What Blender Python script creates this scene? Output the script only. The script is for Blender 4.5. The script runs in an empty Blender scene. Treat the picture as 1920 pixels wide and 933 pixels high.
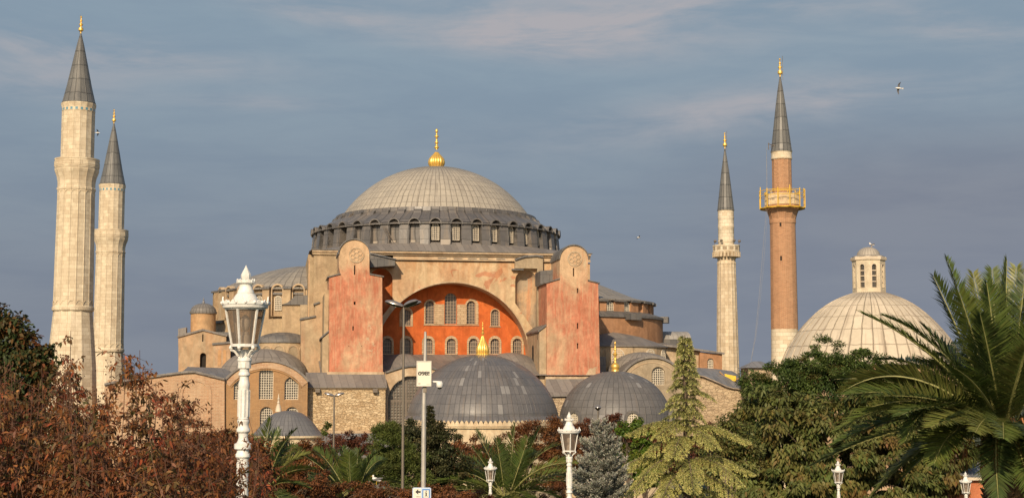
import bpy, math, random
import numpy as np
from mathutils import Vector, Matrix, geometry

random.seed(11)
rng = np.random.default_rng(11)
scene = bpy.context.scene
COL = scene.collection
R = math.radians

# ------------------------------------------------------------------ camera
F, CX, CY = 2814.0, 960.0, 466.5          # focal length and centre in photo pixels (1920 x 933)
PITCH = math.atan(273.5 / F)
EYE = 18.0
cam = bpy.data.cameras.new("camera")
cam.sensor_width = 36.0
cam.lens = 36.0 * F / 1920.0
cam.clip_start = 0.5
cam.clip_end = 20000.0
cam_ob = bpy.data.objects.new("camera", cam)
cam_ob.location = (0, 0, EYE)
cam_ob.rotation_euler = (math.pi / 2 + PITCH, 0, 0)
COL.objects.link(cam_ob)
scene.camera = cam_ob

# ------------------------------------------------------------------ exposure, sun, sky
scene.view_settings.view_transform = 'Standard'
scene.view_settings.look = 'None'
scene.view_settings.exposure = 0.25
scene.view_settings.gamma = 1.0
scene.view_settings.use_curve_mapping = False

SUN_AZ, SUN_EL = R(13.0), R(29.0)          # light travels away from the camera, a little to the right
sd = Vector((math.sin(SUN_AZ) * math.cos(SUN_EL), math.cos(SUN_AZ) * math.cos(SUN_EL), -math.sin(SUN_EL)))
sun = bpy.data.lights.new("sun", 'SUN')
sun.energy = 3.9
sun.angle = R(0.5)
sun.color = (1.0, 0.80, 0.56)
sun_ob = bpy.data.objects.new("sun", sun)
sun_ob.rotation_euler = sd.to_track_quat('-Z', 'Y').to_euler()
sun_ob.location = (-60, -200, 180)
COL.objects.link(sun_ob)


# ------------------------------------------------------------------ node helper
class NT:
    def __init__(self, tree):
        self.t = tree
        self.n = tree.nodes
        self.l = tree.links

    def new(self, kind, **kw):
        nd = self.n.new(kind)
        for k, v in kw.items():
            setattr(nd, k, v)
        return nd

    def put(self, sock, val):
        if hasattr(val, 'is_output') or isinstance(val, bpy.types.NodeSocket):
            self.l.new(val, sock)
        elif val is not None:
            if sock.type == 'RGBA' and not isinstance(val, (int, float)) and len(val) == 3:
                val = (*val, 1.0)
            sock.default_value = val

    def math(self, op, a, b=None, c=None, clamp=False):
        nd = self.new('ShaderNodeMath', operation=op, use_clamp=clamp)
        self.put(nd.inputs[0], a)
        if b is not None: self.put(nd.inputs[1], b)
        if c is not None: self.put(nd.inputs[2], c)
        return nd.outputs[0]

    def mix(self, fac, a, b, blend='MIX'):
        nd = self.new('ShaderNodeMix', data_type='RGBA', blend_type=blend)
        self.put(nd.inputs[0], fac); self.put(nd.inputs[6], a); self.put(nd.inputs[7], b)
        return nd.outputs[2]

    def ramp(self, v, lo, hi, a=0.0, b=1.0):
        nd = self.new('ShaderNodeMapRange', clamp=True, interpolation_type='SMOOTHSTEP')
        self.put(nd.inputs[0], v)
        self.put(nd.inputs[1], lo); self.put(nd.inputs[2], hi); self.put(nd.inputs[3], a); self.put(nd.inputs[4], b)
        return nd.outputs[0]

    def noise(self, vec, scale, detail=4.0, rough=0.55, dist=0.0):
        nd = self.new('ShaderNodeTexNoise')
        self.put(nd.inputs['Vector'], vec)
        nd.inputs['Scale'].default_value = scale
        nd.inputs['Detail'].default_value = detail
        nd.inputs['Roughness'].default_value = rough
        nd.inputs['Distortion'].default_value = dist
        return nd.outputs[0]

    def xyz(self, vec):
        nd = self.new('ShaderNodeSeparateXYZ')
        self.put(nd.inputs[0], vec)
        return nd.outputs

    def comb(self, x=0.0, y=0.0, z=0.0):
        nd = self.new('ShaderNodeCombineXYZ')
        self.put(nd.inputs[0], x); self.put(nd.inputs[1], y); self.put(nd.inputs[2], z)
        return nd.outputs[0]

    def scalev(self, vec, s):
        nd = self.new('ShaderNodeVectorMath', operation='MULTIPLY')
        self.put(nd.inputs[0], vec)
        nd.inputs[1].default_value = s
        return nd.outputs[0]

    def obj(self):
        return self.new('ShaderNodeTexCoord').outputs['Object']

    def bump(self, h, strength=0.3, dist=0.1):
        nd = self.new('ShaderNodeBump')
        nd.inputs['Strength'].default_value = strength
        nd.inputs['Distance'].default_value = dist
        self.put(nd.inputs['Height'], h)
        return nd.outputs[0]


def sock(node, *names):
    for nm in names:
        if nm in node.inputs: return node.inputs[nm]


def newmat(name):
    m = bpy.data.materials.new(name)
    m.use_nodes = True
    t = NT(m.node_tree)
    t.n.clear()
    out = t.new('ShaderNodeOutputMaterial')
    b = t.new('ShaderNodeBsdfPrincipled')
    t.l.new(b.outputs[0], out.inputs[0])
    return m, t, b


# world: clear Nishita sky behind the viewer, a slate-blue storm bank ahead with thin pinkish cloud
world = bpy.data.worlds.new("World")
scene.world = world
world.use_nodes = True
w = NT(world.node_tree)
w.n.clear()
wout = w.new('ShaderNodeOutputWorld')
bg = w.new('ShaderNodeBackground')
w.l.new(bg.outputs[0], wout.inputs[0])
sky = w.new('ShaderNodeTexSky')
sky.sky_type = 'NISHITA'
sky.sun_disc = False
sky.sun_elevation = SUN_EL
sky.sun_rotation = math.atan2(-sd.x, -sd.y)
sky.air_density = 1.0
sky.dust_density = 1.0
sky.ozone_density = 1.0
gen = w.new('ShaderNodeTexCoord').outputs['Generated']
gx, gy, gz = w.xyz(gen)
az = w.math('ARCTAN2', gx, gy)
el = w.math('ARCSINE', gz)
# cloud wisps
cv = w.comb(w.math('MULTIPLY', az, 5.0), w.math('MULTIPLY', el, 30.0), 0.0)
n1 = w.noise(cv, 1.0, 7.0, 0.60, 0.7)
cv2 = w.comb(w.math('MULTIPLY', az, 14.0), w.math('MULTIPLY', el, 60.0), 3.0)
n2 = w.noise(cv2, 1.0, 6.0, 0.60, 0.4)
nn = w.math('ADD', w.math('MULTIPLY', n1, 0.62), w.math('MULTIPLY', n2, 0.38))


def patch(a0, e0, sa, se, amp, tilt=0.0):
    da = w.math('SUBTRACT', az, a0)
    de = w.math('SUBTRACT', w.math('SUBTRACT', el, e0), w.math('MULTIPLY', da, tilt))
    q = w.math('ADD', w.math('POWER', w.math('ABSOLUTE', w.math('DIVIDE', da, sa)), 2.0),
               w.math('POWER', w.math('ABSOLUTE', w.math('DIVIDE', de, se)), 2.0))
    return w.math('MULTIPLY', w.math('EXPONENT', w.math('MULTIPLY', q, -1.0)), amp)


def pa(px): return math.atan((px - CX) / F)
def pe(py): return PITCH + math.atan((CY - py) / F)


tot = None
for (px, py, sx, sy, amp, tilt) in ((1080, 45, 300, 48, 0.95, -0.05), (560, 15, 150, 30, 0.8, -0.2), (1010, 88, 190, 26, 0.7, -0.08),
                                    (150, 118, 300, 30, 0.72, -0.06), (60, 175, 160, 40, 0.45, 0.0),
                                    (1800, 70, 170, 38, 0.62, -0.2), (1560, 190, 280, 38, 0.55, 0.10),
                                    (1400, 15, 200, 28, 0.75, 0.0), (470, 200, 130, 14, 0.35, 0.0), (1250, 230, 330, 40, 0.35, 0.1)):
    g = patch(pa(px), pe(py), sx / F, sy / F, amp, tilt)
    tot = g if tot is None else w.math('ADD', tot, g)
cf = w.math('MULTIPLY', w.ramp(nn, 0.36, 0.70), tot)
cf = w.math('MINIMUM', w.math('MULTIPLY', cf, 1.38), 0.82)
clear = w.mix(w.ramp(el, R(1.0), R(14.5)), (0.182, 0.205, 0.250), (0.212, 0.280, 0.345))
dk = w.mix(w.math('MULTIPLY', w.ramp(az, R(2), R(14)), w.ramp(el, R(11.5), R(7.0))), clear, (0.186, 0.208, 0.256))
mott = w.mix(w.ramp(nn, 0.35, 0.65), (0.94, 0.95, 0.97), (1.06, 1.05, 1.03))
dk = w.mix(1.0, dk, mott, 'MULTIPLY')
storm = w.mix(cf, dk, (0.375, 0.352, 0.368))
skyc = w.mix(1.0, sky.outputs[0], (0.085, 0.085, 0.085), 'MULTIPLY')
mask = w.math('MULTIPLY', w.ramp(gy, 0.05, 0.55), w.ramp(el, R(55), R(22)))
w.put(bg.inputs[0], w.mix(mask, skyc, storm))
bg.inputs[1].default_value = 1.0


# ------------------------------------------------------------------ projection helpers
cp, sp = math.cos(PITCH), math.sin(PITCH)


def ray(px, py):
    x, y = (px - CX) / F, (CY - py) / F
    return Vector((x, cp - y * sp, sp + y * cp))


def P(px, py, D):
    d = ray(px, py)
    return Vector((0, 0, EYE)) + d * (D / d.y)


def SC(py, D):
    return (P(961, py, D) - P(960, py, D)).x


def ground_z(y):
    if y <= 0: return 16.65
    return max(0.0, 16.65 - 0.0835 * y)


TH = R(9.0)                                  # the great building is turned so that its right end stands farther off
O = P(849, 740, 225.0); O.z = 0
INTO = Vector((-math.sin(TH), math.cos(TH), 0))
RIGHT = Vector((math.cos(TH), math.sin(TH), 0))


def B(px, py, yl):
    """photo point on the building's own plane y = yl -> (x, z) in the building's frame"""
    d = ray(px, py)
    E = Vector((0, 0, EYE))
    t = (yl - (E - O).dot(INTO)) / d.dot(INTO)
    W = E + d * t
    return ((W - O).dot(RIGHT), W.z)


def BB(pts, yl):
    return [B(px, py, yl) for px, py in pts]


# ------------------------------------------------------------------ mesh builder
class MB:
    def __init__(self):
        self.v, self.f = [], []

    def add(self, vs, fs):
        k = len(self.v)
        self.v.extend([tuple(p) for p in vs])
        self.f.extend([tuple(i + k for i in q) for q in fs])
        return self

    def box(self, x0, x1, y0, y1, z0, z1, M=None):
        vs = [Vector(p) for p in ((x0, y0, z0), (x1, y0, z0), (x1, y1, z0), (x0, y1, z0), (x0, y0, z1), (x1, y0, z1), (x1, y1, z1), (x0, y1, z1))]
        if M: vs = [M @ p for p in vs]
        return self.add(vs, [(0, 3, 2, 1), (4, 5, 6, 7), (0, 1, 5, 4), (1, 2, 6, 5), (2, 3, 7, 6), (3, 0, 4, 7)])

    def prism(self, outer, holes, y0, y1, front=True, back=True, M=None):
        loops = [list(outer)] + [list(h) for h in holes]
        tris = geometry.tessellate_polygon([[Vector((x, z, 0)) for x, z in lp] for lp in loops])
        flat = [p for lp in loops for p in lp]
        n = len(flat)
        vs = [Vector((x, y0, z)) for x, z in flat] + [Vector((x, y1, z)) for x, z in flat]
        if M: vs = [M @ p for p in vs]
        fs = []
        if front: fs += [tuple(t) for t in tris]
        if back: fs += [tuple(i + n for i in reversed(t)) for t in tris]
        k = 0
        for lp in loops:
            m = len(lp)
            for i in range(m):
                a, b = k + i, k + (i + 1) % m
                fs.append((a, b, b + n, a + n))
            k += m
        return self.add(vs, fs)

    def lathe(self, prof, n=32, c=(0, 0), a0=0.0, a1=2 * math.pi, rfun=None, z0=0.0, M=None):
        full = abs((a1 - a0) - 2 * math.pi) < 1e-6
        m = n if full else n + 1
        vs, fs = [], []
        for r, z in prof:
            for j in range(m):
                a = a0 + (a1 - a0) * j / n
                rr = r * (rfun(j, n) if rfun else 1.0)
                p = Vector((c[0] + rr * math.cos(a), c[1] + rr * math.sin(a), z + z0))
                vs.append(M @ p if M else p)
        for i in range(len(prof) - 1):
            for j in range(n):
                a, b = i * m + j, i * m + (j + 1) % m
                fs.append((a, b, b + m, a + m))
        return self.add(vs, fs)

    def tube(self, pts, rad, n=6):
        pts = [Vector(p) for p in pts]
        if not hasattr(rad, '__len__'): rad = [rad] * len(pts)
        vs, fs = [], []
        up = Vector((0.013, 0.021, 1))
        for i, p in enumerate(pts):
            t = (pts[min(i + 1, len(pts) - 1)] - pts[max(i - 1, 0)])
            t = t.normalized() if t.length > 1e-9 else Vector((0, 0, 1))
            if abs(t.dot(up.normalized())) > 0.98: s = t.cross(Vector((1, 0, 0)))
            else: s = t.cross(up)
            s.normalize(); q = s.cross(t)
            for j in range(n):
                a = 2 * math.pi * j / n
                vs.append(p + (s * math.cos(a) + q * math.sin(a)) * rad[i])
        for i in range(len(pts) - 1):
            for j in range(n):
                a, b = i * n + j, i * n + (j + 1) % n
                fs.append((a, b, b + n, a + n))
        fs.append(tuple(range(n))); k = (len(pts) - 1) * n
        fs.append(tuple(k + j for j in reversed(range(n))))
        return self.add(vs, fs)

    def ball(self, c, rx, ry=None, rz=None, n=12, m=8, M=None):
        ry = ry or rx; rz = rz or rx
        pr = [(max(1e-4, math.sin(math.pi * i / m)), -math.cos(math.pi * i / m)) for i in range(m + 1)]
        T = Matrix.Translation(Vector(c)) @ (M or Matrix()) @ Matrix.Diagonal((rx, ry, rz, 1))
        return self.lathe(pr, n, M=T)

    def build(self, name, mat, parent=None, smooth=None, M=None):
        me = bpy.data.meshes.new(name)
        me.from_pydata(self.v, [], self.f)
        me.validate(clean_customdata=False)
        import bmesh
        bm = bmesh.new(); bm.from_mesh(me)
        bmesh.ops.remove_doubles(bm, verts=bm.verts, dist=1e-5)
        bmesh.ops.recalc_face_normals(bm, faces=bm.faces)
        bm.to_mesh(me); bm.free()
        if mat: me.materials.append(mat)
        if smooth:
            me.polygons.foreach_set('use_smooth', [True] * len(me.polygons))
            me.set_sharp_from_angle(angle=R(smooth))
        ob = bpy.data.objects.new(name, me)
        COL.objects.link(ob)
        if parent: ob.parent = parent
        if M: ob.matrix_local = M
        return ob


def tag(o, label=None, cat=None, group=None, kind=None):
    if label: o['label'] = label
    if cat: o['category'] = cat
    if group: o['group'] = group
    if kind: o['kind'] = kind
    return o


def empty(name, loc, label=None, cat=None, group=None, rz=0.0):
    o = bpy.data.objects.new(name, None)
    o.empty_display_size = 0.5
    o.location = loc
    o.rotation_euler = (0, 0, rz)
    COL.objects.link(o)
    return tag(o, label, cat, group)


def arch(cx, z0, w_, h, n=14):
    r = w_ / 2
    zs = z0 + h - r
    pts = [(cx - r, z0), (cx + r, z0)]
    for i in range(n + 1):
        a = math.pi * i / n
        pts.append((cx + r * math.cos(a), zs + r * math.sin(a)))
    if h - r < 1e-4: pts = pts[2:]
    return pts


def segarch(x0, x1, zs, rise, n=18):
    """points of a segmental arch from right to left"""
    hw = (x1 - x0) / 2; cx = (x0 + x1) / 2
    rr = (hw * hw + rise * rise) / (2 * rise)
    a = math.asin(min(1, hw / rr))
    zc = zs + rise - rr
    return [(cx + rr * math.sin(a * (1 - 2 * i / n)), zc + rr * math.cos(a * (1 - 2 * i / n))) for i in range(n + 1)]

# ------------------------------------------------------------------ materials
def m_plain(name, col, rough=0.6, metal=0.0, var=0.12, scale=3.0, bump=0.0):
    m, t, b = newmat(name)
    o = t.obj()
    n = t.noise(o, scale, 5.0)
    lo = tuple(c * (1 - var) for c in col); hi = tuple(min(1, c * (1 + var)) for c in col)
    t.put(b.inputs['Base Color'], t.mix(t.ramp(n, 0.3, 0.7), lo, hi))
    b.inputs['Roughness'].default_value = rough
    b.inputs['Metallic'].default_value = metal
    if bump: t.put(b.inputs['Normal'], t.bump(t.noise(o, scale * 4, 6.0), bump, 0.05))
    return m


def m_stucco(name, base, alt, stain, scale=0.12, lo=0.42, hi=0.60, streak=0.5, patch=None, patch_at=0.62, zgrad=None, bump=0.35, top=None):
    """old lime render: two paint coats in big ragged patches, rain streaks, bare patches"""
    m, t, b = newmat(name)
    o = t.obj()
    n = t.noise(t.scalev(o, (1.0, 1.0, 0.62)), scale, 10.0, 0.70, 0.5)
    if zgrad:
        z = t.xyz(o)[2]
        n = t.math('ADD', n, t.math('MULTIPLY', t.ramp(z, zgrad[0], zgrad[1]), zgrad[2]))
    c = t.mix(t.ramp(n, lo, hi), base, alt)
    st = t.noise(t.scalev(o, (0.9, 0.9, 0.07)), 1.0, 7.0, 0.65, 0.3)
    c = t.mix(t.math('MULTIPLY', t.ramp(st, 0.50, 0.74), streak), c, stain)
    st2 = t.noise(t.scalev(o, (4.5, 4.5, 0.40)), 1.0, 6.0, 0.65)
    c = t.mix(t.math('MULTIPLY', t.ramp(st2, 0.42, 0.62), 0.42), c, alt)
    if patch:
        pn = t.noise(t.scalev(o, (1, 1, 1.3)), scale * 1.7, 8.0, 0.6, 0.9)
        c = t.mix(t.math('MULTIPLY', t.ramp(pn, patch_at, patch_at + 0.02), 0.85), c, patch)
    if top:
        z = t.xyz(o)[2]
        ts = t.noise(t.scalev(o, (0.55, 0.55, 0.16)), 1.0, 8.0, 0.7, 0.6)
        tf = t.math('MULTIPLY', t.ramp(z, top[0], top[1]), t.ramp(ts, 0.40, 0.60))
        c = t.mix(t.math('MULTIPLY', tf, 0.52), c, top[2])
    fine = t.noise(o, 1.6, 8.0, 0.7)
    blot = t.noise(t.scalev(o, (1, 1, 0.6)), 0.55, 8.0, 0.68, 1.0)
    c = t.mix(1.0, c, t.mix(t.ramp(blot, 0.32, 0.68), (0.80, 0.79, 0.77), (1.12, 1.12, 1.11)), 'MULTIPLY')
    c = t.mix(1.0, c, t.mix(fine, (0.64, 0.64, 0.64), (1.33, 1.33, 1.33)), 'MULTIPLY')
    t.put(b.inputs['Base Color'], c)
    b.inputs['Roughness'].default_value = 0.92
    b.inputs['Specular IOR Level'].default_value = 0.2
    t.put(b.inputs['Normal'], t.bump(t.math('ADD', fine, t.noise(o, 6.0, 4.0)), bump, 0.12))
    return m


def cyl(t, Rm):
    o = t.obj()
    x, y, z = t.xyz(o)
    u = t.math('MULTIPLY', t.math('ARCTAN2', y, x), Rm)
    return o, t.comb(u, z, 0.0)


def m_brick(name, c1, c2, mortar, bw, bh, msize=0.02, round_=None, dirt=0.35, dirtcol=(0.2, 0.16, 0.11), bump=0.5, off=0.5, light=None, ribs=0):
    m, t, b = newmat(name)
    if round_: o, v = cyl(t, round_)
    else:
        o = t.obj()
        x, y, z = t.xyz(o)
        v = t.comb(t.math('ADD', x, t.math('MULTIPLY', y, 0.97)), z, 0.0)
    wob = t.noise(o, 0.8, 3.0)
    v2 = t.new('ShaderNodeVectorMath', operation='ADD')
    t.put(v2.inputs[0], v); t.put(v2.inputs[1], t.comb(t.math('MULTIPLY', wob, 0.12), t.math('MULTIPLY', wob, 0.10), 0.0))
    br = t.new('ShaderNodeTexBrick')
    br.offset = off
    t.put(br.inputs['Vector'], v2.outputs[0])
    br.inputs['Color1'].default_value = (*c1, 1)
    br.inputs['Color2'].default_value = (*c2, 1)
    br.inputs['Mortar'].default_value = (*mortar, 1)
    br.inputs['Scale'].default_value = 1.0
    br.inputs['Mortar Size'].default_value = msize
    br.inputs['Mortar Smooth'].default_value = 0.3
    br.inputs['Bias'].default_value = 0.0
    br.inputs['Brick Width'].default_value = bw
    br.inputs['Row Height'].default_value = bh
    c = br.outputs[0]
    dn = t.noise(t.scalev(o, (0.5, 0.5, 0.18)), 1.0, 8.0, 0.65, 0.5)
    c = t.mix(t.math('MULTIPLY', t.ramp(dn, 0.48, 0.72), dirt), c, dirtcol)
    if light:
        ln = t.noise(o, 0.22, 6.0, 0.6, 0.8)
        c = t.mix(t.math('MULTIPLY', t.ramp(ln, 0.48, 0.66), 0.7), c, light)
    if ribs:
        fu = t.math('FRACT', t.math('MULTIPLY', t.math('ADD', t.math('DIVIDE', t.math('ARCTAN2', t.xyz(o)[1], t.xyz(o)[0]), 2 * math.pi), 1.0 + 0.5 / ribs), float(ribs)))
        rl = t.ramp(t.math('ABSOLUTE', t.math('SUBTRACT', fu, 0.53)), 0.075, 0.035)
        c = t.mix(t.math('MULTIPLY', rl, 0.55), c, mortar)  # thin darker line drawn along one side of each rib
    fine = t.noise(o, 2.5, 7.0, 0.7)
    c = t.mix(1.0, c, t.mix(fine, (0.75, 0.75, 0.75), (1.22, 1.22, 1.22)), 'MULTIPLY')
    t.put(b.inputs['Base Color'], c)
    b.inputs['Roughness'].default_value = 0.93
    b.inputs['Specular IOR Level'].default_value = 0.2
    h = t.math('SUBTRACT', fine, t.math('MULTIPLY', br.outputs[1], 1.2))
    t.put(b.inputs['Normal'], t.bump(h, bump, 0.06))
    return m


def m_rubble(name, hi, lo, joint, scale=1.8, dirt=0.25):
    """coursed rubble: squashed cells, each stone its own tone"""
    m, t, b = newmat(name)
    o = t.obj()
    x, y, z = t.xyz(o)
    wob = t.noise(o, 0.9, 4.0)
    row = t.math('FLOOR', t.math('MULTIPLY', t.math('ADD', z, t.math('MULTIPLY', wob, 0.14)), 2.6))
    v = t.comb(t.math('ADD', t.math('MULTIPLY', t.math('ADD', x, y), 0.72), t.math('MULTIPLY', row, 0.37)), t.math('MULTIPLY', t.math('ADD', z, t.math('MULTIPLY', wob, 0.14)), 1.35), 0.0)
    vo = t.new('ShaderNodeTexVoronoi', feature='F1')
    vo.inputs['Scale'].default_value = scale
    vo.inputs['Randomness'].default_value = 0.8
    t.put(vo.inputs['Vector'], v)
    ve = t.new('ShaderNodeTexVoronoi', feature='DISTANCE_TO_EDGE')
    ve.inputs['Scale'].default_value = scale
    ve.inputs['Randomness'].default_value = 0.8
    t.put(ve.inputs['Vector'], v)
    tone = t.xyz(vo.outputs['Color'])[0]
    c = t.mix(tone, lo, hi)
    j = t.ramp(ve.outputs['Distance'], 0.075, 0.02)
    c = t.mix(t.math('MULTIPLY', j, 0.55), c, joint)
    dn = t.noise(t.scalev(o, (0.35, 0.35, 0.2)), 1.0, 8.0, 0.65, 0.5)
    c = t.mix(t.math('MULTIPLY', t.ramp(dn, 0.48, 0.70), dirt), c, joint)
    c = t.mix(t.math('MULTIPLY', t.ramp(dn, 0.46, 0.30), 0.5), c, hi)
    fine = t.noise(o, 3.0, 7.0, 0.7)
    c = t.mix(1.0, c, t.mix(fine, (0.74, 0.74, 0.74), (1.24, 1.24, 1.24)), 'MULTIPLY')
    t.put(b.inputs['Base Color'], c)
    b.inputs['Roughness'].default_value = 0.95
    b.inputs['Specular IOR Level'].default_value = 0.15
    t.put(b.inputs['Normal'], t.bump(t.math('SUBTRACT', t.math('MULTIPLY', fine, 0.6), j), 0.8, 0.08))
    return m


def m_leaddome(name, c_lo, c_hi, N, dz, seam, jitter=0.5, rough=0.55, seamw=0.10, streak=None, patch=None, metal=0.0, mode='z', dark_top=None):
    """sheet lead on a dome: meridian rolls and lapped courses, every sheet its own tone"""
    m, t, b = newmat(name)
    o = t.obj()
    x, y, z = t.xyz(o)
    u = t.math('MULTIPLY', t.math('ADD', t.math('DIVIDE', t.math('ARCTAN2', y, x), 2 * math.pi), 0.5), float(N))
    if mode == 'z':
        v = t.math('DIVIDE', z, dz)
    else:                                  # arc angle about the sphere's centre
        r = t.math('SQRT', t.math('ADD', t.math('MULTIPLY', x, x), t.math('MULTIPLY', y, y)))
        v = t.math('DIVIDE', t.math('ARCTAN2', z, r), dz)
    wav = t.math('SUBTRACT', t.noise(o, 0.45, 3.0), 0.5)
    u = t.math('ADD', u, t.math('MULTIPLY', wav, 0.34))
    v = t.math('ADD', v, t.math('MULTIPLY', t.math('SUBTRACT', t.noise(o, 0.6, 3.0), 0.5), 0.24))
    wn = t.new('ShaderNodeTexWhiteNoise', noise_dimensions='2D')
    t.put(wn.inputs['Vector'], t.comb(t.math('FLOOR', u), t.math('FLOOR', v), 0.0))
    nz = t.noise(o, 0.5, 7.0, 0.62, 0.4)
    k = t.math('ADD', t.math('MULTIPLY', wn.outputs[0], jitter), t.math('MULTIPLY', t.ramp(nz, 0.3, 0.7), 1 - jitter))
    c = t.mix(k, c_lo, c_hi)
    if streak:
        sn = t.noise(t.comb(t.math('MULTIPLY', u, 1.7), t.math('MULTIPLY', v, 0.22), 0.0), 1.0, 5.0, 0.6)
        c = t.mix(t.math('MULTIPLY', t.ramp(sn, 0.50, 0.68), 0.65), c, streak)
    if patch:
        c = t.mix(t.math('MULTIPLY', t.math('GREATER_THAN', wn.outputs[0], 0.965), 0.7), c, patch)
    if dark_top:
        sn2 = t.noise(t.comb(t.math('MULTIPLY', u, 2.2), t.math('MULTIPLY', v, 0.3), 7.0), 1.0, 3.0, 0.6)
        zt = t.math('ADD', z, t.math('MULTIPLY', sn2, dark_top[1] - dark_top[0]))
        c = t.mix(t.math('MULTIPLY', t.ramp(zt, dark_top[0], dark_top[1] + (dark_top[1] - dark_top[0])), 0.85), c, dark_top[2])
    fu = t.math('ABSOLUTE', t.math('SUBTRACT', t.math('FRACT', u), 0.5))
    fv = t.math('FRACT', v)
    su = t.ramp(fu, 0.5 - seamw, 0.5 - seamw * 0.35)
    sv = t.ramp(fv, seamw * 1.1, seamw * 0.35)
    s = t.math('MAXIMUM', su, sv)
    c = t.mix(t.math('MULTIPLY', s, 0.72), c, seam)
    fine = t.noise(o, 2.2, 6.0, 0.65)
    c = t.mix(1.0, c, t.mix(fine, (0.82, 0.82, 0.82), (1.16, 1.16, 1.16)), 'MULTIPLY')
    t.put(b.inputs['Base Color'], c)
    t.put(b.inputs['Roughness'], t.mix(wn.outputs[0], (rough - 0.08,) * 3, (rough + 0.14,) * 3))
    b.inputs['Metallic'].default_value = metal
    b.inputs['Specular IOR Level'].default_value = 0.4
    h = t.math('ADD', t.math('SUBTRACT', su, t.math('MULTIPLY', fv, 0.5)), t.math('MULTIPLY', fine, 0.35))
    t.put(b.inputs['Normal'], t.bump(h, 0.55, 0.12))
    return m


def m_lead(name, c1, c2, pw=0.75, ph=2.6, seam=(0.05, 0.05, 0.052), rough=0.55, stain=(0.24, 0.19, 0.14), stain_amt=0.35):
    m, t, b = newmat(name)
    o = t.obj()
    x, y, z = t.xyz(o)
    v = t.comb(t.math('ADD', x, t.math('MULTIPLY', y, 0.13)), t.math('ADD', t.math('MULTIPLY', z, 1.0), t.math('MULTIPLY', y, 0.9)), 0.0)
    br = t.new('ShaderNodeTexBrick')
    br.offset = 0.5
    t.put(br.inputs['Vector'], v)
    for k, cc in (('Color1', c1), ('Color2', c2), ('Mortar', seam)): br.inputs[k].default_value = (*cc, 1)
    br.inputs['Scale'].default_value = 1.0
    br.inputs['Mortar Size'].default_value = 0.03
    br.inputs['Mortar Smooth'].default_value = 0.6
    br.inputs['Brick Width'].default_value = pw
    br.inputs['Row Height'].default_value = ph
    c = br.outputs[0]
    n = t.noise(t.scalev(o, (0.7, 0.5, 0.3)), 1.0, 8.0, 0.62, 0.5)
    c = t.mix(t.math('MULTIPLY', t.ramp(n, 0.46, 0.70), stain_amt), c, stain)
    fine = t.noise(o, 2.0, 6.0, 0.65)
    c = t.mix(1.0, c, t.mix(fine, (0.75, 0.75, 0.75), (1.22, 1.22, 1.22)), 'MULTIPLY')
    t.put(b.inputs['Base Color'], c)
    b.inputs['Roughness'].default_value = rough
    b.inputs['Specular IOR Level'].default_value = 0.4
    t.put(b.inputs['Normal'], t.bump(t.math('ADD', t.math('MULTIPLY', br.outputs[1], 0.8), t.math('MULTIPLY', fine, 0.5)), 0.45, 0.1))
    return m


def m_leaf(name, gloss=0.45, trans=0.35, spec=0.3):
    m, t, b = newmat(name)
    at = t.new('ShaderNodeAttribute'); at.attribute_name = 'tint'
    c = at.outputs['Color']
    t.put(b.inputs['Base Color'], c)
    b.inputs['Roughness'].default_value = gloss
    b.inputs['Specular IOR Level'].default_value = spec
    tr = t.new('ShaderNodeBsdfTranslucent')
    t.put(tr.inputs[0], c)
    mx = t.new('ShaderNodeMixShader')
    mx.inputs[0].default_value = trans
    t.l.new(b.outputs[0], mx.inputs[1]); t.l.new(tr.outputs[0], mx.inputs[2])
    out = [n for n in t.n if n.type == 'OUTPUT_MATERIAL'][0]
    t.l.new(mx.outputs[0], out.inputs[0])
    return m


CREAM = (0.52, 0.385, 0.235)
PINK = (0.52, 0.205, 0.120)
M_ARCHW = m_stucco('cream_render', (0.56, 0.43, 0.265), (0.52, 0.345, 0.21), (0.42, 0.21, 0.09), 0.16, 0.44, 0.62, 0.62, (0.48, 0.22, 0.125), 0.61, top=(33.5, 38.5, (0.44, 0.19, 0.07)))
M_PIER = m_stucco('pink_render', (0.50, 0.195, 0.115), (0.55, 0.38, 0.235), (0.46, 0.13, 0.07), 0.13, 0.50, 0.69, 0.55, (0.55, 0.43, 0.285), 0.64, (32.0, 40.0, 0.34))
M_TYMP = m_stucco('orange_red_render', (0.50, 0.115, 0.032), (0.58, 0.155, 0.040), (0.38, 0.072, 0.022), 0.15, 0.4, 0.65, 0.35, bump=0.2)
M_NICHE = m_stucco('orange_stained_render', (0.52, 0.36, 0.22), (0.36, 0.29, 0.21), (0.55, 0.16, 0.04), 0.22, 0.45, 0.55, 0.55)
M_NICHER = m_stucco('red_niche_render', (0.48, 0.13, 0.04), (0.50, 0.20, 0.08), (0.30, 0.07, 0.03), 0.2, 0.45, 0.6, 0.5)
M_BEIGE = m_stucco('beige_render', (0.45, 0.345, 0.22), (0.39, 0.28, 0.175), (0.22, 0.165, 0.11), 0.17, 0.42, 0.62, 0.55, (0.36, 0.29, 0.20), 0.66)
M_PBEIGE = m_stucco('pinkish_beige_render', (0.46, 0.305, 0.19), (0.43, 0.33, 0.215), (0.47, 0.20, 0.12), 0.15, 0.42, 0.6, 0.5)
M_BROWN = m_stucco('orange_brown_render', (0.42, 0.225, 0.12), (0.37, 0.205, 0.115), (0.24, 0.14, 0.085), 0.2, 0.42, 0.62, 0.5, (0.45, 0.33, 0.2), 0.68)
M_TURRET = m_stucco('ochre_render', (0.50, 0.285, 0.14), (0.48, 0.315, 0.175), (0.40, 0.2, 0.09), 0.3, 0.4, 0.65, 0.3)
M_STREAK = m_stucco('streaked_render', (0.44, 0.35, 0.235), (0.46, 0.33, 0.20), (0.10, 0.085, 0.065), 0.3, 0.4, 0.6, 0.9)
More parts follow.
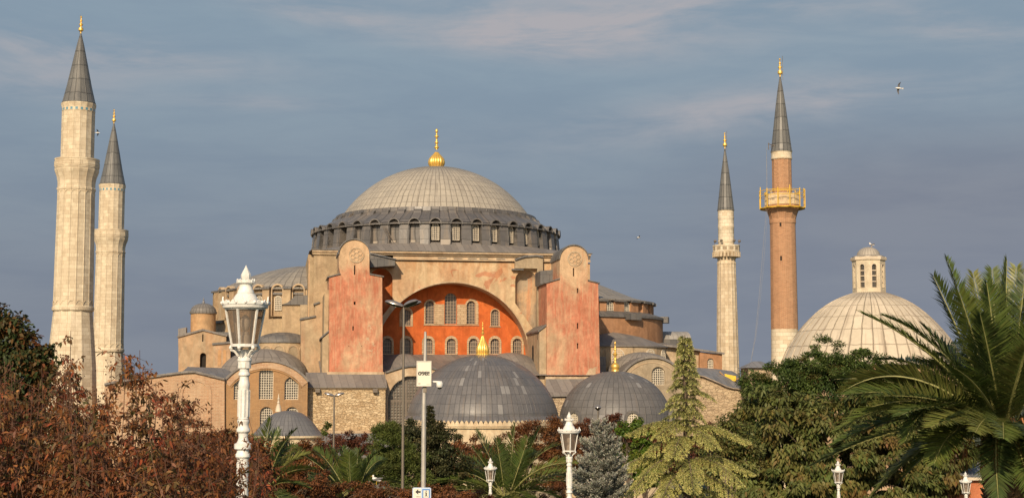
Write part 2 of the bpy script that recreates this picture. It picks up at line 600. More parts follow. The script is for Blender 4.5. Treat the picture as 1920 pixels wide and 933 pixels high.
M_GREYB = m_stucco('grey_beige_render', (0.42, 0.33, 0.22), (0.36, 0.29, 0.2), (0.25, 0.19, 0.13), 0.25, 0.4, 0.6, 0.5)
M_TRIM = m_stucco('pale_stone_trim', (0.52, 0.41, 0.28), (0.46, 0.33, 0.21), (0.3, 0.2, 0.12), 0.4, 0.4, 0.6, 0.4)
M_SURR = m_brick('stone_surround', (0.56, 0.42, 0.27), (0.46, 0.33, 0.2), (0.3, 0.2, 0.12), 0.9, 0.32, 0.03)
M_BRICKG = m_brick('old_brown_brick', (0.42, 0.235, 0.105), (0.33, 0.17, 0.075), (0.40, 0.27, 0.15), 0.7, 0.14, 0.03, light=(0.46, 0.26, 0.12))
M_BRICKP = m_brick('pale_pink_brick', (0.52, 0.32, 0.19), (0.43, 0.235, 0.135), (0.54, 0.40, 0.26), 0.75, 0.2, 0.035, light=(0.55, 0.40, 0.26))
M_RUBBLE = m_rubble('yellow_rubble_stone', (0.66, 0.52, 0.33), (0.44, 0.31, 0.175), (0.27, 0.185, 0.105), 2.7)
M_RUBBLE2 = m_rubble('pale_rubble_stone', (0.56, 0.44, 0.29), (0.42, 0.31, 0.20), (0.27, 0.20, 0.13), 2.0, 0.6)
M_STRIPE = m_brick('striped_wall', (0.5, 0.36, 0.22), (0.36, 0.19, 0.1), (0.4, 0.3, 0.2), 3.0, 0.35, 0.02)
M_LEADD = m_lead('dark_lead_sheet', (0.105, 0.102, 0.100), (0.165, 0.155, 0.145), 1.0, 2.2)
M_LEADR = m_lead('roof_lead_sheet', (0.17, 0.152, 0.138), (0.235, 0.212, 0.19), 1.0, 5.5, (0.105, 0.095, 0.088), stain=(0.28, 0.235, 0.19), stain_amt=0.5)
M_LEADB = m_lead('blue_grey_lead_sheet', (0.15, 0.155, 0.165), (0.21, 0.21, 0.215), 0.9, 5.0, (0.08, 0.08, 0.085))
M_LATT = m_plain('pale_window_lattice', (0.62, 0.55, 0.43), 0.7)
M_LATQ = m_plain('weathered_window_lattice', (0.50, 0.44, 0.35), 0.7)
M_LATD = m_plain('grey_window_lattice', (0.33, 0.26, 0.19), 0.7)
M_LATK = m_plain('dark_iron_lattice', (0.16, 0.13, 0.10), 0.6)
M_SLIT = m_plain('dark_opening', (0.02, 0.016, 0.012), 0.9)
M_GOLD = m_plain('gilded_copper', (0.92, 0.58, 0.14), 0.34, 0.62, 0.06)
M_WHITE = m_plain('white_lamp_paint', (0.74, 0.72, 0.66), 0.40, 0, 0.10, 7.0, 0.15)
M_BATTL = m_stucco('cream_battlement_stone', (0.66, 0.55, 0.38), (0.6, 0.46, 0.30), (0.4, 0.3, 0.2), 0.6, 0.4, 0.6, 0.3)
M_MARBLE = m_plain('pale_marble', (0.60, 0.50, 0.37), 0.6, 0, 0.14, 1.0)


def m_glass_dark(name, col, rough=0.15):
    m, t, b = newmat(name)
    o = t.obj()
    n = t.noise(o, 1.3, 3.0)
    t.put(b.inputs['Base Color'], t.mix(t.ramp(n, 0.35, 0.65), tuple(c * 0.6 for c in col), col))
    b.inputs['Roughness'].default_value = rough
    b.inputs['Specular IOR Level'].default_value = 0.5
    return m


M_PANE = m_glass_dark('dusty_window_glass', (0.085, 0.075, 0.062), 0.25)
M_PANEG = m_glass_dark('grey_window_glass', (0.125, 0.105, 0.085), 0.4)
M_PANEB = m_glass_dark('painted_reflection_glass', (0.30, 0.28, 0.24), 0.2)  # pale base colour stands in for buildings mirrored in the lunette panes


# ------------------------------------------------------------------ ground
def build_ground():
    ys = [-120, -20, 0, 20, 45, 80, 120, 160, 199.5, 230, 400, 1200, 6000]
    xs = [-6000, -900, -200, -60, -20, 0, 20, 60, 200, 900, 6000]
    vs = [(x, y, ground_z(y)) for y in ys for x in xs]
    n = len(xs)
    fs = [(i * n + j, i * n + j + 1, (i + 1) * n + j + 1, (i + 1) * n + j) for i in range(len(ys) - 1) for j in range(n - 1)]
    mb = MB().add(vs, fs)
    g = mb.build('ground', m_plain('park_lawn', (0.055, 0.065, 0.025), 0.95, 0, 0.4, 0.4))
    tag(g, kind='structure')


build_ground()


# ------------------------------------------------------------------ windows
def make_window(parent, cx, z0, w_, h, y, nx, nz, mf, mp, bar=0.09, M=None, edge=0.13, name='window', depth=0.10):
    r = w_ / 2
    flat = h - r < 0
    zs = z0 + max(h - r, 0)
    mb = MB()
    mb.prism(arch(cx, z0, w_, h), [arch(cx, z0 + edge, w_ - 2 * edge, h - 2 * edge)], y, y + depth)

    def top(dx): return zs + math.sqrt(max(0.0, r * r - dx * dx))
    for i in range(1, nx):
        dx = -r + w_ * i / nx
        mb.box(cx + dx - bar / 2, cx + dx + bar / 2, y + 0.012, y + depth - 0.012, z0 + 0.02, top(abs(dx) + bar / 2) - 0.02)
    for k in range(1, nz):
        z = z0 + h * k / nz
        hw = r if z < zs else math.sqrt(max(0.0, r * r - (z - zs) ** 2))
        hw -= 0.03
        if hw > 0.15:
            mb.box(cx - hw, cx + hw, y + 0.02, y + depth - 0.02, z - bar / 2, z + bar / 2)
    ob = mb.build(name, mf, parent, M=M)
    pb = MB().prism(arch(cx, z0 + 0.01, w_ - 0.02, h - 0.02), [], y + depth + 0.02, y + depth + 0.06)
    pb.build('pane', mp, ob)
    return ob


def win_px(parent, px0, px1, pt, pb, yl, rec, nx, nz, mf, mp, bar=0.09, edge=0.12, name='window'):
    """arched window from photo pixels; returns the hole for the wall"""
    xm = (px0 + px1) / 2
    x0, _ = B(px0, pb, yl); x1, _ = B(px1, pb, yl)
    z0 = B(xm, pb, yl)[1]; z1 = B(xm, pt, yl)[1]
    cx, w_, h = (x0 + x1) / 2, x1 - x0, z1 - z0
    make_window(parent, cx, z0, w_, h, yl + rec, nx, nz, mf, mp, bar, edge=edge, name=name)
    return arch(cx, z0, w_, h)


def band(pts, t):
    """offset an open polyline upward/outward by t (2-D)"""
    out = []
    n = len(pts)
    for i, (x, z) in enumerate(pts):
        a = pts[max(i - 1, 0)]; b = pts[min(i + 1, n - 1)]
        dx, dz = b[0] - a[0], b[1] - a[1]
        L = math.hypot(dx, dz) or 1
        nx, nz = -dz / L, dx / L
        if nz < 0 and abs(nz) > 0.2: nx, nz = -nx, -nz
        out.append((x + nx * t, z + nz * t))
    return out


def cap_strip(pts, t, y0, y1, mb=None):
    """lead capping that follows the top line of a wall: pts run left to right"""
    mb = mb or MB()
    up = [(x, z + t) for x, z in pts]
    return mb.prism(list(pts) + list(reversed(up)), [], y0, y1)


# ------------------------------------------------------------------ the great domed building
HS = empty('domed_basilica', O, 'huge old basilica with pink buttress towers, red arch wall and broad grey main dome', 'historic building', rz=TH)
YD = 23.0
DCX = B(818, 400, YD)[0]


def zd(py): return B(818, py, YD)[1]


KD = (B(819, 400, YD)[0] - B(818, 400, YD)[0])        # metres per pixel at the dome's axis


TY = 3.5                                     # depth of the red wall behind the great arch


def main_block():
    # body
    x0, zt = B(579, 476, 0); x1, _ = B(1106, 476, 0)
    zt = B(849, 476, 0)[1]
    MB().box(x0, x1, TY + 0.6, 46, 0.0, zt).build('block_wall', M_BEIGE, HS)
    # front wall with the great arch and the two tall niches
    outer = [(x0, 0.0), (x1, 0.0), (x1, B(849, 490, 0)[1]), (x0, B(849, 490, 0)[1])]
    cxa, zc = B(849, 676, 0)
    r = zc and B(849, 530, 0)[1] - zc
    zb = B(849, 690, 0)[1]
    hole = [(cxa - r * 1.0, zb), (cxa + r * 1.0, zb)] + [(cxa + r * math.cos(math.pi * i / 40), zc + r * math.sin(math.pi * i / 40)) for i in range(41)]
    nr = BB([(966, 566), (1006, 632)], 0)
    def niche(pl, pr, ptop, pbi, pbo, left):
        xa, xb = B(pl, 540, 0)[0], B(pr, 540, 0)[0]
        rr = (xb - xa) / 2; c = (xa + xb) / 2
        zt_ = B((pl + pr) / 2, ptop, 0)[1] - rr
        zi, zo = B(pl, pbi, 0)[1], B(pr, pbo, 0)[1]
        za, zb_ = (zo, zi) if left else (zi, zo)
        return [(xa, za), (xb, zb_)] + [(c + rr * math.cos(math.pi * i / 14), zt_ + rr * math.sin(math.pi * i / 14)) for i in range(15)], c, rr, zt_
    nR, cR, rR, ztR = niche(966, 1006, 506, 568, 626, False)
    nL, cL, rL, ztL = niche(692, 736, 503, 568, 626, True)
    MB().prism(outer, [hole, nR, nL], 0.0, TY).build('arch_wall', M_ARCHW, HS)
    # thin raised arris round the arch
    ring = [(cxa + (r + 0.22) * math.cos(math.pi * i / 40), zc + (r + 0.22) * math.sin(math.pi * i / 40)) for i in range(41)]
    ring2 = [(cxa + (r + 0.02) * math.cos(math.pi * i / 40), zc + (r + 0.02) * math.sin(math.pi * i / 40)) for i in range(41)]
    MB().prism(ring + list(reversed(ring2)), [], -0.07, 0.02).build('arch_moulding', M_TRIM, HS)
    # niche shells
    for outl, c, rr, zt_, m in ((nR, cR, rR, ztR, M_NICHE), (nL, cL, rL, ztL, M_NICHER)):
        (xa, za), (xb, zb_) = outl[0], outl[1]
        vs, fs = [], []
        n, mz = 22, 26
        for i in range(n + 1):
            dx = -rr * 0.9995 * math.cos(math.pi * i / n)
            x = c + dx
            lo = za + (zb_ - za) * (x - xa) / (xb - xa)
            hi = zt_ + math.sqrt(max(0, rr * rr - dx * dx))
            for k in range(mz + 1):
                z = lo + (hi - lo) * k / mz
                dz = max(0.0, z - zt_)
                vs.append((x, 0.03 + 0.95 * math.sqrt(max(0.0, rr * rr - dx * dx - dz * dz)), z))
        for i in range(n):
            for k in range(mz):
                q_ = i * (mz + 1) + k
                fs.append((q_, q_ + mz + 1, q_ + mz + 2, q_ + 1))
        MB().add(vs, fs).build('niche', m, HS, 60)
    # tympanum wall, with its two rows of windows
    holes = []
    for px in (726, 761.5, 803, 846, 887.5, 928, 969.7):
        holes.append(win_px(HS, px - 8.3, px + 8.3, 634, 663, TY, 0.35, 4, 4, M_LATD, M_PANEG, 0.08, 0.07))
    for (a, b_, t_, bt, nx, nz) in ((754, 770, 580, 610, 4, 4), (797.7, 814.2, 564, 607, 3, 8), (833.8, 856, 549, 607, 4, 10), (875, 891.2, 564, 607, 3, 8), (921, 935.5, 580, 610.5, 4, 6)):
        holes.append(win_px(HS, a, b_, t_, bt, TY, 0.35, nx, nz, M_LATD, M_PANEG, 0.08, 0.07))
    tw = [(cxa - r - 0.8, 0.0), (cxa + r + 0.8, 0.0), (cxa + r + 0.8, zc + r + 0.8), (cxa - r - 0.8, zc + r + 0.8)]
    MB().prism(tw, holes, TY + 0.003, TY + 0.59).build('tympanum_wall', M_TYMP, HS)
    # stone surrounds
    for px in (726, 761.5, 803, 846, 887.5, 928, 969.7):
        a = win_outline(px - 12, px + 12, 629, 664, TY); i = win_outline(px - 8.3, px + 8.3, 634, 663, TY)
        MB().prism(a, [i], TY - 0.07, TY + 0.02).build('window_surround', M_SURR, HS)
    for (a, b_, t_, bt, A, Bx, T_, BT) in ((754, 770, 580, 610, 749, 774, 575, 611.5), (797.7, 814.2, 564, 607, 795, 816.9, 561, 608), (875, 891.2, 564, 607, 872, 897, 560, 608), (921, 935.5, 580, 610.5, 919.4, 937.1, 578, 611)):
        MB().prism(win_outline(A, Bx, T_, BT, TY), [win_outline(a, b_, t_, bt, TY)], TY - 0.06, TY + 0.02).build('window_surround', M_SURR, HS)
    for (a, b_) in ((817.2, 833.0), (856.8, 871.7)):
        xa, xb = B(a, 600, TY)[0], B(b_, 600, TY)[0]
        MB().box(xa, xb, TY - 0.05, TY + 0.02, B(840, 608, TY)[1], B(840, 570, TY)[1]).build('stone_panel', M_SURR, HS)
    for px, py, hw in ((928, 611.5, 11), (846, 608.6, 52)):
        xa, xb = B(px - hw, py, TY)[0], B(px + hw, py, TY)[0]
        MB().box(xa, xb, TY - 0.14, TY + 0.01, B(px, py + 1.2, TY)[1], B(px, py, TY)[1]).build('sill', M_TRIM, HS)
    # cornice in three bands along the front
    def z(py): return B(849, py, 0)[1]
    xa, xb = B(737, 480, 0)[0], B(1106, 480, 0)[0]
    xl = B(585, 480, 0)[0]
    MB().box(xa, xb, -0.45, 0.0, z(488.5), z(485.5)).box(xa, xb, -0.2, 0.02, z(485.6), z(480)).box(xl, xb, -0.5, 0.03, z(480), z(476.5)).box(xl, xb, -0.85, 0.04, z(476.6), z(473.2)).build('cornice', M_TRIM, HS)
    mb = MB()
    mb.box(xl - 0.2, xb + 0.2, -0.95, 0.6, z(473.2), z(471.6))
    for xx in (0.31, 0.42, 0.52, 0.60, 0.72):
        mb.box(xa + (xb - xa) * 0.72 * xx, xa + (xb - xa) * 0.72 * (xx + 0.06), -0.52, -0.1, z(485.4), z(484.2))
    mb.build('cornice_lead', M_LEADD, HS)
    # left corner: stepped pilasters
    mb = MB()
    mb.box(B(588, 500, 0)[0], B(634, 500, 0)[0], -0.9, 0.02, z(700), z(482))
    mb.box(B(586.5, 500, 0)[0], B(634, 500, 0)[0], -1.15, 0.0, z(482), z(478.5))
    mb.box(B(580.5, 500, 0)[0], B(588, 500, 0)[0], -0.4, 0.02, z(700), z(486))
    mb.build('corner_pilaster', M_BEIGE, HS)
    # lead skirt from the cornice up to the drum
    r0 = 232.5 * KD
    zt0, zt1 = z(472), B(849, 457, 2.6)[1]
    n = 96
    vs, fs = [], []
    cy = YD
    X0, X1, Y0, Y1 = x0 + 0.1, x1 - 0.1, 0.2, 45.8
    for j in range(n):
        a = 2 * math.pi * j / n
        dx, dy = math.cos(a), math.sin(a)
        cxm, cym = (X0 + X1) / 2, (Y0 + Y1) / 2
        s = min((X1 - X0) / 2 / max(1e-6, abs(dx)), (Y1 - Y0) / 2 / max(1e-6, abs(dy)))
        vs.append((cxm + dx * s, cym + dy * s, zt0 + 0.02))
        vs.append((DCX + r0 * 0.96 * dx, cy + r0 * 0.96 * dy, zt1 + 0.3))
    for j in range(n):
        k = (j + 1) % n
        fs.append((2 * j, 2 * k, 2 * k + 1, 2 * j + 1))
    MB().add(vs, fs).build('skirt_roof', M_LEADR, HS)


def win_outline(px0, px1, pt, pb, yl):
    xm = (px0 + px1) / 2
    x0 = B(px0, pb, yl)[0]; x1 = B(px1, pb, yl)[0]
    z0 = B(xm, pb, yl)[1]; z1 = B(xm, pt, yl)[1]
    return arch((x0 + x1) / 2, z0, x1 - x0, z1 - z0)


def gold_finial(parent, prof, M, ribs=0, rib_to=0.0, name='finial'):
    """prof: (radius, z)"""
    mb = MB()
    if ribs:
        n = ribs * 4
        def rf(j, n_): return 1.0 - 0.09 * (1 if j % 4 == 0 else 0)
        lo = [p for p in prof if p[1] <= rib_to]; hi = [p for p in prof if p[1] >= rib_to]
        mb.lathe(lo, n, rfun=rf); mb.lathe(hi, 16)
    else: mb.lathe(prof, 20)
    return mb.build(name, M_GOLD, parent, 50, M)


def drum_and_dome():
    Rw, Rb, Rt = 209 * KD, 231 * KD, 175 * KD
    zt, zb, z9 = zd(445), zd(483), zd(409)
    C = Matrix.Translation((DCX, YD, 0))
    mlead = m_leaddome('drum_lead', (0.095, 0.090, 0.086), (0.165, 0.15, 0.138), 80, 1.6, (0.05, 0.048, 0.046), 0.6, 0.42, 0.07, (0.21, 0.17, 0.13), (0.42, 0.36, 0.29))  # last colour: scattered pale sheets paint in the glints of sunlit lead
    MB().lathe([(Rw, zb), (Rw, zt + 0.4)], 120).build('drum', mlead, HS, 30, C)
    # 40 radial buttresses
    mb = MB()
    N = 40
    for k in range(N):
        a = 2 * math.pi * (k + 0.5) / N + 0.045
        Mx = Matrix.Rotation(a, 4, 'Z')
        for (xa, xb, hw, z0, z1) in ((Rw - 0.4, Rb * 0.985, 0.80, zb, zt - 0.02),):
            vs = [Vector(p) for p in ((xa, -hw, z0), (xb + 0.35, -hw, z0), (xb + 0.35, hw, z0), (xa, hw, z0), (xa, -hw, z1 + 0.35), (xb, -hw, z1), (xb, hw, z1), (xa, hw, z1 + 0.35))]
            mb.add([Mx @ p for p in vs], [(0, 3, 2, 1), (4, 5, 6, 7), (0, 1, 5, 4), (1, 2, 6, 5), (2, 3, 7, 6), (3, 0, 4, 7)])
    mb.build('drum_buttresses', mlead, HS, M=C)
    # coping ring and eyebrow hoods over the windows
    mb = MB()
    mb.lathe([(Rb * 0.99, zt), (Rb * 1.0, zt + 0.03), (Rb * 1.0, zt + 0.20), (Rb * 0.975, zt + 0.34)], 120)
    for k in range(N):
        a = 2 * math.pi * k / N + 0.045
        Mx = Matrix.Rotation(a + math.pi / 2, 4, 'Z')
        ro, ri = 0.98, 0.82
        seg = 10
        o_ = [(ro * math.cos(math.pi * i / seg), zt - 0.05 + ro * math.sin(math.pi * i / seg)) for i in range(seg + 1)]
        i_ = [(ri * math.cos(math.pi * i / seg), zt - 0.05 + ri * math.sin(math.pi * i / seg)) for i in range(seg + 1)]
        mb.prism(o_ + list(reversed(i_)), [], -Rb * 1.004, -Rb * 0.9, M=Mx)
    mb.build('eyebrow_hoods', M_LEADD, HS, M=C)
    # sloping roof from hoods up to the dome, with stepped stub blocks at the dome's foot
    mb = MB()
    mb.lathe([(Rb * 0.985, zt + 0.36), (Rt + 1.1, z9 - 0.75), (Rt + 1.0, z9 - 0.1), (Rt - 0.3, z9)], 120)
    for k in range(80):
        if k % 2: continue
        a = 2 * math.pi * (k + 0.5) / 80
        Mx = Matrix.Rotation(a, 4, 'Z')
        vs = [Mx @ Vector(p) for p in ((Rt - .6, -.62, z9 - 1.6), (Rt + 2.1, -.62, z9 - 1.7), (Rt + 2.1, .62, z9 - 1.7), (Rt - .6, .62, z9 - 1.6), (Rt - .6, -.62, z9 + .05), (Rt + 1.5, -.62, z9 - 0.62), (Rt + 1.5, .62, z9 - 0.62), (Rt - .6, .62, z9 + .05))]
        mb.add(vs, [(0, 3, 2, 1), (4, 5, 6, 7), (0, 1, 5, 4), (1, 2, 6, 5), (2, 3, 7, 6), (3, 0, 4, 7)])
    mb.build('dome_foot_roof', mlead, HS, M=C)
    # windows of the drum, the half that faces the park
    for k in range(N):
        a = 2 * math.pi * k / N + 0.045
        d = math.degrees(a) % 360
        if 200 < d < 345:
            M = C @ Matrix.Rotation(a + math.pi / 2, 4, 'Z')
            if 226 < d < 262:
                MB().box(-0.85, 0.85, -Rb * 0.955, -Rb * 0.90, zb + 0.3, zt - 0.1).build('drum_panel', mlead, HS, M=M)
            if 262 < d < 345:
                make_window(HS, 0, zb + 0.9, 1.18, zt - zb - 0.75, -Rb * 0.962, 4, 8, M_LATQ, M_PANE, 0.075, M, 0.12)
    # dome
    hz = zd(313.6) - z9
    rs = (Rt * Rt + hz * hz) / (2 * hz)
    a0 = math.asin((rs - hz) / rs)
    zc = z9 + hz - rs
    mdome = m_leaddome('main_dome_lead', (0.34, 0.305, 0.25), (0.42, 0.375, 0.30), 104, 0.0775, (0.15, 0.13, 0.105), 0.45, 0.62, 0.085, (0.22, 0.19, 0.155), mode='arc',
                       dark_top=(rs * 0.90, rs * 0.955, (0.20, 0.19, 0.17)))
    prof = [(rs * math.cos(a0 + (math.pi / 2 - a0) * i / 26) + 1e-4, rs * math.sin(a0 + (math.pi / 2 - a0) * i / 26)) for i in range(27)]
    dome = MB().lathe(prof, 144).build('dome', mdome, HS, 40, Matrix.Translation((DCX, YD, zc)))
    k_ = KD
    def q(hw, py): return (max(hw, 0.05) * k_, (314.5 - py) * k_)
    pr = [q(*p) for p in ((12, 316), (13, 313), (15.5, 309), (16, 304), (14.5, 299), (10.5, 294), (6.5, 290), (3.4, 286), (2.2, 281), (2.0, 280), (4.4, 277.5), (4.4, 276), (2, 274),
                          (2, 270), (3.4, 268.5), (3.4, 267), (1.7, 265), (1.6, 259), (3.8, 257), (3.8, 255.5), (1.5, 253.5), (1.3, 250), (2.3, 247.5), (2.6, 245), (1.6, 242.5), (0.1, 241))]
    gold_finial(dome, pr, Matrix.Translation((0, 0, rs)), 16, q(0, 285.9)[1])
    # ladder lying on the drum's left buttress
    mb = MB()
    p0, p1 = Vector((DCX - 10.0, YD - Rb * 0.905, zt - 0.4)), Vector((DCX - 8.9, YD - Rb * 0.935, zb + 0.8))
    for s in (-0.22, 0.22):
        mb.tube([p0 + Vector((s, 0, 0)), p1 + Vector((s, 0, 0))], 0.05, 4)
    for i in range(10):
        c = p0.lerp(p1, (i + 0.5) / 10)
        mb.tube([c - Vector((0.22, 0, 0)), c + Vector((0.22, 0, 0))], 0.035, 4)
    mb.build('roof_ladder', M_LATK, HS)


def pier(outline_px, arc, slits, med, sx):
    """buttress tower: gable with a round top; outline is symmetric list of px points"""
    yf = -11.0
    (ac, at, ah, asp) = arc
    pts = []
    left, right = outline_px
    pts += left
    cx, zs = B(ac, asp, yf)
    rx = B(ac + ah, asp, yf)[0] - cx
    rz = B(ac, at, yf)[1] - zs
    top = [(cx - rx * math.cos(math.pi * i / 20), zs + rz * math.sin(math.pi * i / 20)) for i in range(21)]
    outer = BB(left, yf) + top + BB(right, yf)
    holes = []
    for (px, t_, b_, hw) in slits:
        xa, za = B(px - hw, b_, yf); xb, zb = B(px + hw, t_, yf)
        holes.append([(xa, za), (xb, za), (xb, zb), (xa, zb)])
    mb = MB()
    mb.prism(outer, holes, yf, yf + 0.8, back=False)
    mb.prism(outer, [], yf + 0.801, -4.2)
    ob = mb.build('buttress_tower', M_PIER, HS)
    sl = MB()
    for h in holes:
        xa, za = h[0]; xb, zb = h[2]
        sl.box(xa + 0.005, xb - 0.005, yf + 0.45, yf + 0.79, za + 0.005, zb - 0.005)
    sl.build('slit_window', M_SLIT, ob)
    # lead capping along arc and shoulders
    line = BB(left[-2:], yf)[0:1] + BB(left[-1:], yf)
    cm = MB()
    arcb = [(cx - (rx + 0.14) * math.cos(math.pi * i / 20), zs + (rz + 0.16) * math.sin(math.pi * i / 20)) for i in range(21)]
    cm.prism(top + list(reversed(arcb)), [], yf - 0.22, -4.0)
    sh = BB(left[1:3], yf); sh[0] = (sh[0][0] - 0.25, sh[0][1] - 0.1)
    cap_strip(sh, 0.16, yf - 0.2, -4.05, cm)
    sh = BB(right[0 + 1:3], yf); sh[-1] = (sh[-1][0] + 0.25, sh[-1][1] - 0.1)
    cap_strip(sh, 0.16, yf - 0.2, -4.05, cm)
    cm.build('tower_coping', M_LEADD, ob)
    # round relief: ring with six petals round a seventh
    mx, mz = B(med[0], med[1], yf)
    rm = med[2] * SC(med[1], 214)
    mm = MB()
    def ringp(x, z, r, t, y0, dep):
        o_ = [(x + r * math.cos(2 * math.pi * i / 28), z + r * math.sin(2 * math.pi * i / 28)) for i in range(28)]
        i_ = [(x + (r - t) * math.cos(2 * math.pi * i / 28), z + (r - t) * math.sin(2 * math.pi * i / 28)) for i in range(28)]
        mm.prism(o_, [i_], y0, y0 + dep)
    ringp(mx, mz, rm, 0.16, yf - 0.10, 0.11)
    ringp(mx, mz, rm * 0.31, 0.08, yf - 0.085, 0.1)
    for i in range(6):
        a = math.pi / 6 + i * math.pi / 3
        ringp(mx + rm * 0.54 * math.cos(a), mz + rm * 0.54 * math.sin(a), rm * 0.29, 0.08, yf - 0.08, 0.095)
    mm.build('medallion', M_TRIM, ob)
    return ob


def piers():
    L = pier(([(617, 800), (617, 519), (638, 514), (635.5, 500)], [(692.5, 500), (693, 514.5), (716.5, 518), (718.5, 800)]),
             (664, 449, 28.5, 477), [(665, 497, 515, 1.3), (665, 565, 571, 1.8), (662, 611, 619, 1.3), (654, 647.5, 649, .7), (678, 647.5, 649, .7)], (668, 478, 14.5), 1)
    Rr = pier(([(1025.5, 800), (1025, 530), (1049, 523), (1049.5, 505)], [(1102, 505), (1102, 526), (1121.5, 530.5), (1127, 800)]),
              (1076, 460, 26.5, 486), [(1075.5, 502, 518, 1.3), (1083, 540, 549, 1.3), (1083, 605, 616, 1.3), (1083, 643, 653, 1.3), (1083.5, 702, 706, 0.8)], (1077.5, 485, 14.5), 1)
    # plinth bands under the towers
    for (a, b_, py) in ((613, 720, 697.5), (1022, 1128, 706.5)):
        xa, xb = B(a, py, -11)[0], B(b_, py, -11)[0]
        MB().box(xa, xb, -11.35, 0, B(a, py + 60, -11)[1], B(a, py - 0.8, -11)[1]).build('tower_plinth', M_TRIM, HS)
    # annex on the left flank of each tower, with sloping lead ledge and a small doorway
    for (pr, pt1, pt2, wd) in ((1025, 611, 622, 1.0), (617, 622, 634, 0.9)):
        xr = B(pr, pt1, -11)[0]
        z1, z2 = B(pr, pt1, -11)[1], B(pr, pt2, -11)[1]
        xl = xr - wd
        mb = MB()
        mb.prism([(xl, 0.0), (xr - 0.003, 0.0), (xr - 0.003, z1), (xl, z2)], [], -10.6, -0.02)
        ob = mb.build('tower_annex', M_PBEIGE if pr > 800 else M_BEIGE, HS)
        cap = MB().prism([(xl - 0.2, z2), (xr - 0.004, z1 + 0.05), (xr - 0.004, z1 + 0.3), (xl - 0.2, z2 + 0.25)], [], -10.8, -0.01)
        cap.build('annex_ledge', M_LEADD, ob)
        if pr > 800:
            dm = MB()
            Mx = Matrix.Translation((xl, 0, 0)) @ Matrix.Rotation(-math.pi / 2, 4, 'Z')
            dm.prism(arch(5.2, B(1005, 690, -5)[1], 1.3, 3.4), [], -0.04, 0.35, M=Mx)
            dm.build('doorway', M_SLIT, ob)
            dm2 = MB()
            for yy, zz in ((-9.2, 16), (-4, 12), (-8.5, 9.5)):
                dm2.box(xl - 0.02, xl + 0.2, yy, yy + 0.25, zz + 10, zz + 10.9)
            dm2.build('slit_window', M_SLIT, ob)
    # upper rounded flank of the left tower
    xr = B(617, 560, -11)[0]
    mb = MB()
    zt = B(612, 549, -11)[1]
    mb.prism([(xr - 0.62, 0.0), (xr - 0.003, 0.0), (xr - 0.003, zt + 0.6), (xr - 0.25, zt + 0.45), (xr - 0.62, zt)], [], -9.8, -0.02)
    mb.build('tower_flank', M_BEIGE, HS)
    # lead clad blocks that tie the towers to the block
    def zf(py, yl): return B(849, py, yl)[1]
    x0, x1 = B(694, 490, -3)[0], B(738, 490, -3)[0]
    mb = MB()
    mb.prism([(x0, zf(503, -3)), (x1 + 0.2, zf(499, -3)), (x1 + 0.2, zf(488, -3)), (x0, zf(478, -3))], [], -3.0, -0.02)
    mb.build('flying_wall', M_LEADD, HS)
    MB().prism([(x0, zf(478, -3)), (x1 + 0.4, zf(488.5, -3)), (x1 + 0.4, zf(486.8, -3)), (x0, zf(476, -3))], [], -3.3, 0.5).build('flying_wall_coping', M_LEADB, HS)
    MB().box(B(725, 500, -.6)[0], B(740, 500, -.6)[0], -0.8, 0.0, zf(502.5, -.6), zf(500, -.6)).build('ledge', M_LEADD, HS)
    x0, x1 = B(966, 490, -0.9)[0], B(1018, 490, -0.9)[0]
    xm = B(1008, 490, -0.9)[0]
    mb = MB()
    top = [(x0, zf(486.5, -.9)), (B(983, 480, -.9)[0], zf(480.5, -.9)), (B(1006, 478, -.9)[0], zf(478.5, -.9)), (x1, zf(481, -.9))]
    nR = [(B(p[0], p[1], -.9)) for p in ()]
    mb.prism([(x0, zf(501, -.9))] + top + [(x1, zf(501, -.9))], [], -0.9, -0.02)
    mb.box(B(1007.5, 540, -.9)[0], x1, -0.9, -0.02, zf(690, -.9), zf(501, -.9))
    mb.build('niche_block', M_GREYB, HS)
    cap_strip(top, 0.28, -1.2, 1.0).build('niche_block_coping', M_LEADD, HS)
    MB().box(B(960, 500, -.6)[0], B(982, 500, -.6)[0], -0.75, -0.0, zf(504.5, -.6), zf(502, -.6)).build('ledge', M_LEADD, HS)
    x0, x1 = B(1012, 520, -5)[0], B(1040, 520, -5)[0]
    MB().prism([(x0, zf(531, -5)), (x1, zf(531, -5)), (x1, zf(503, -5)), (x0, zf(506, -5))], [], -5.5, -1.0).build('lead_clad_block', M_LEADD, HS)


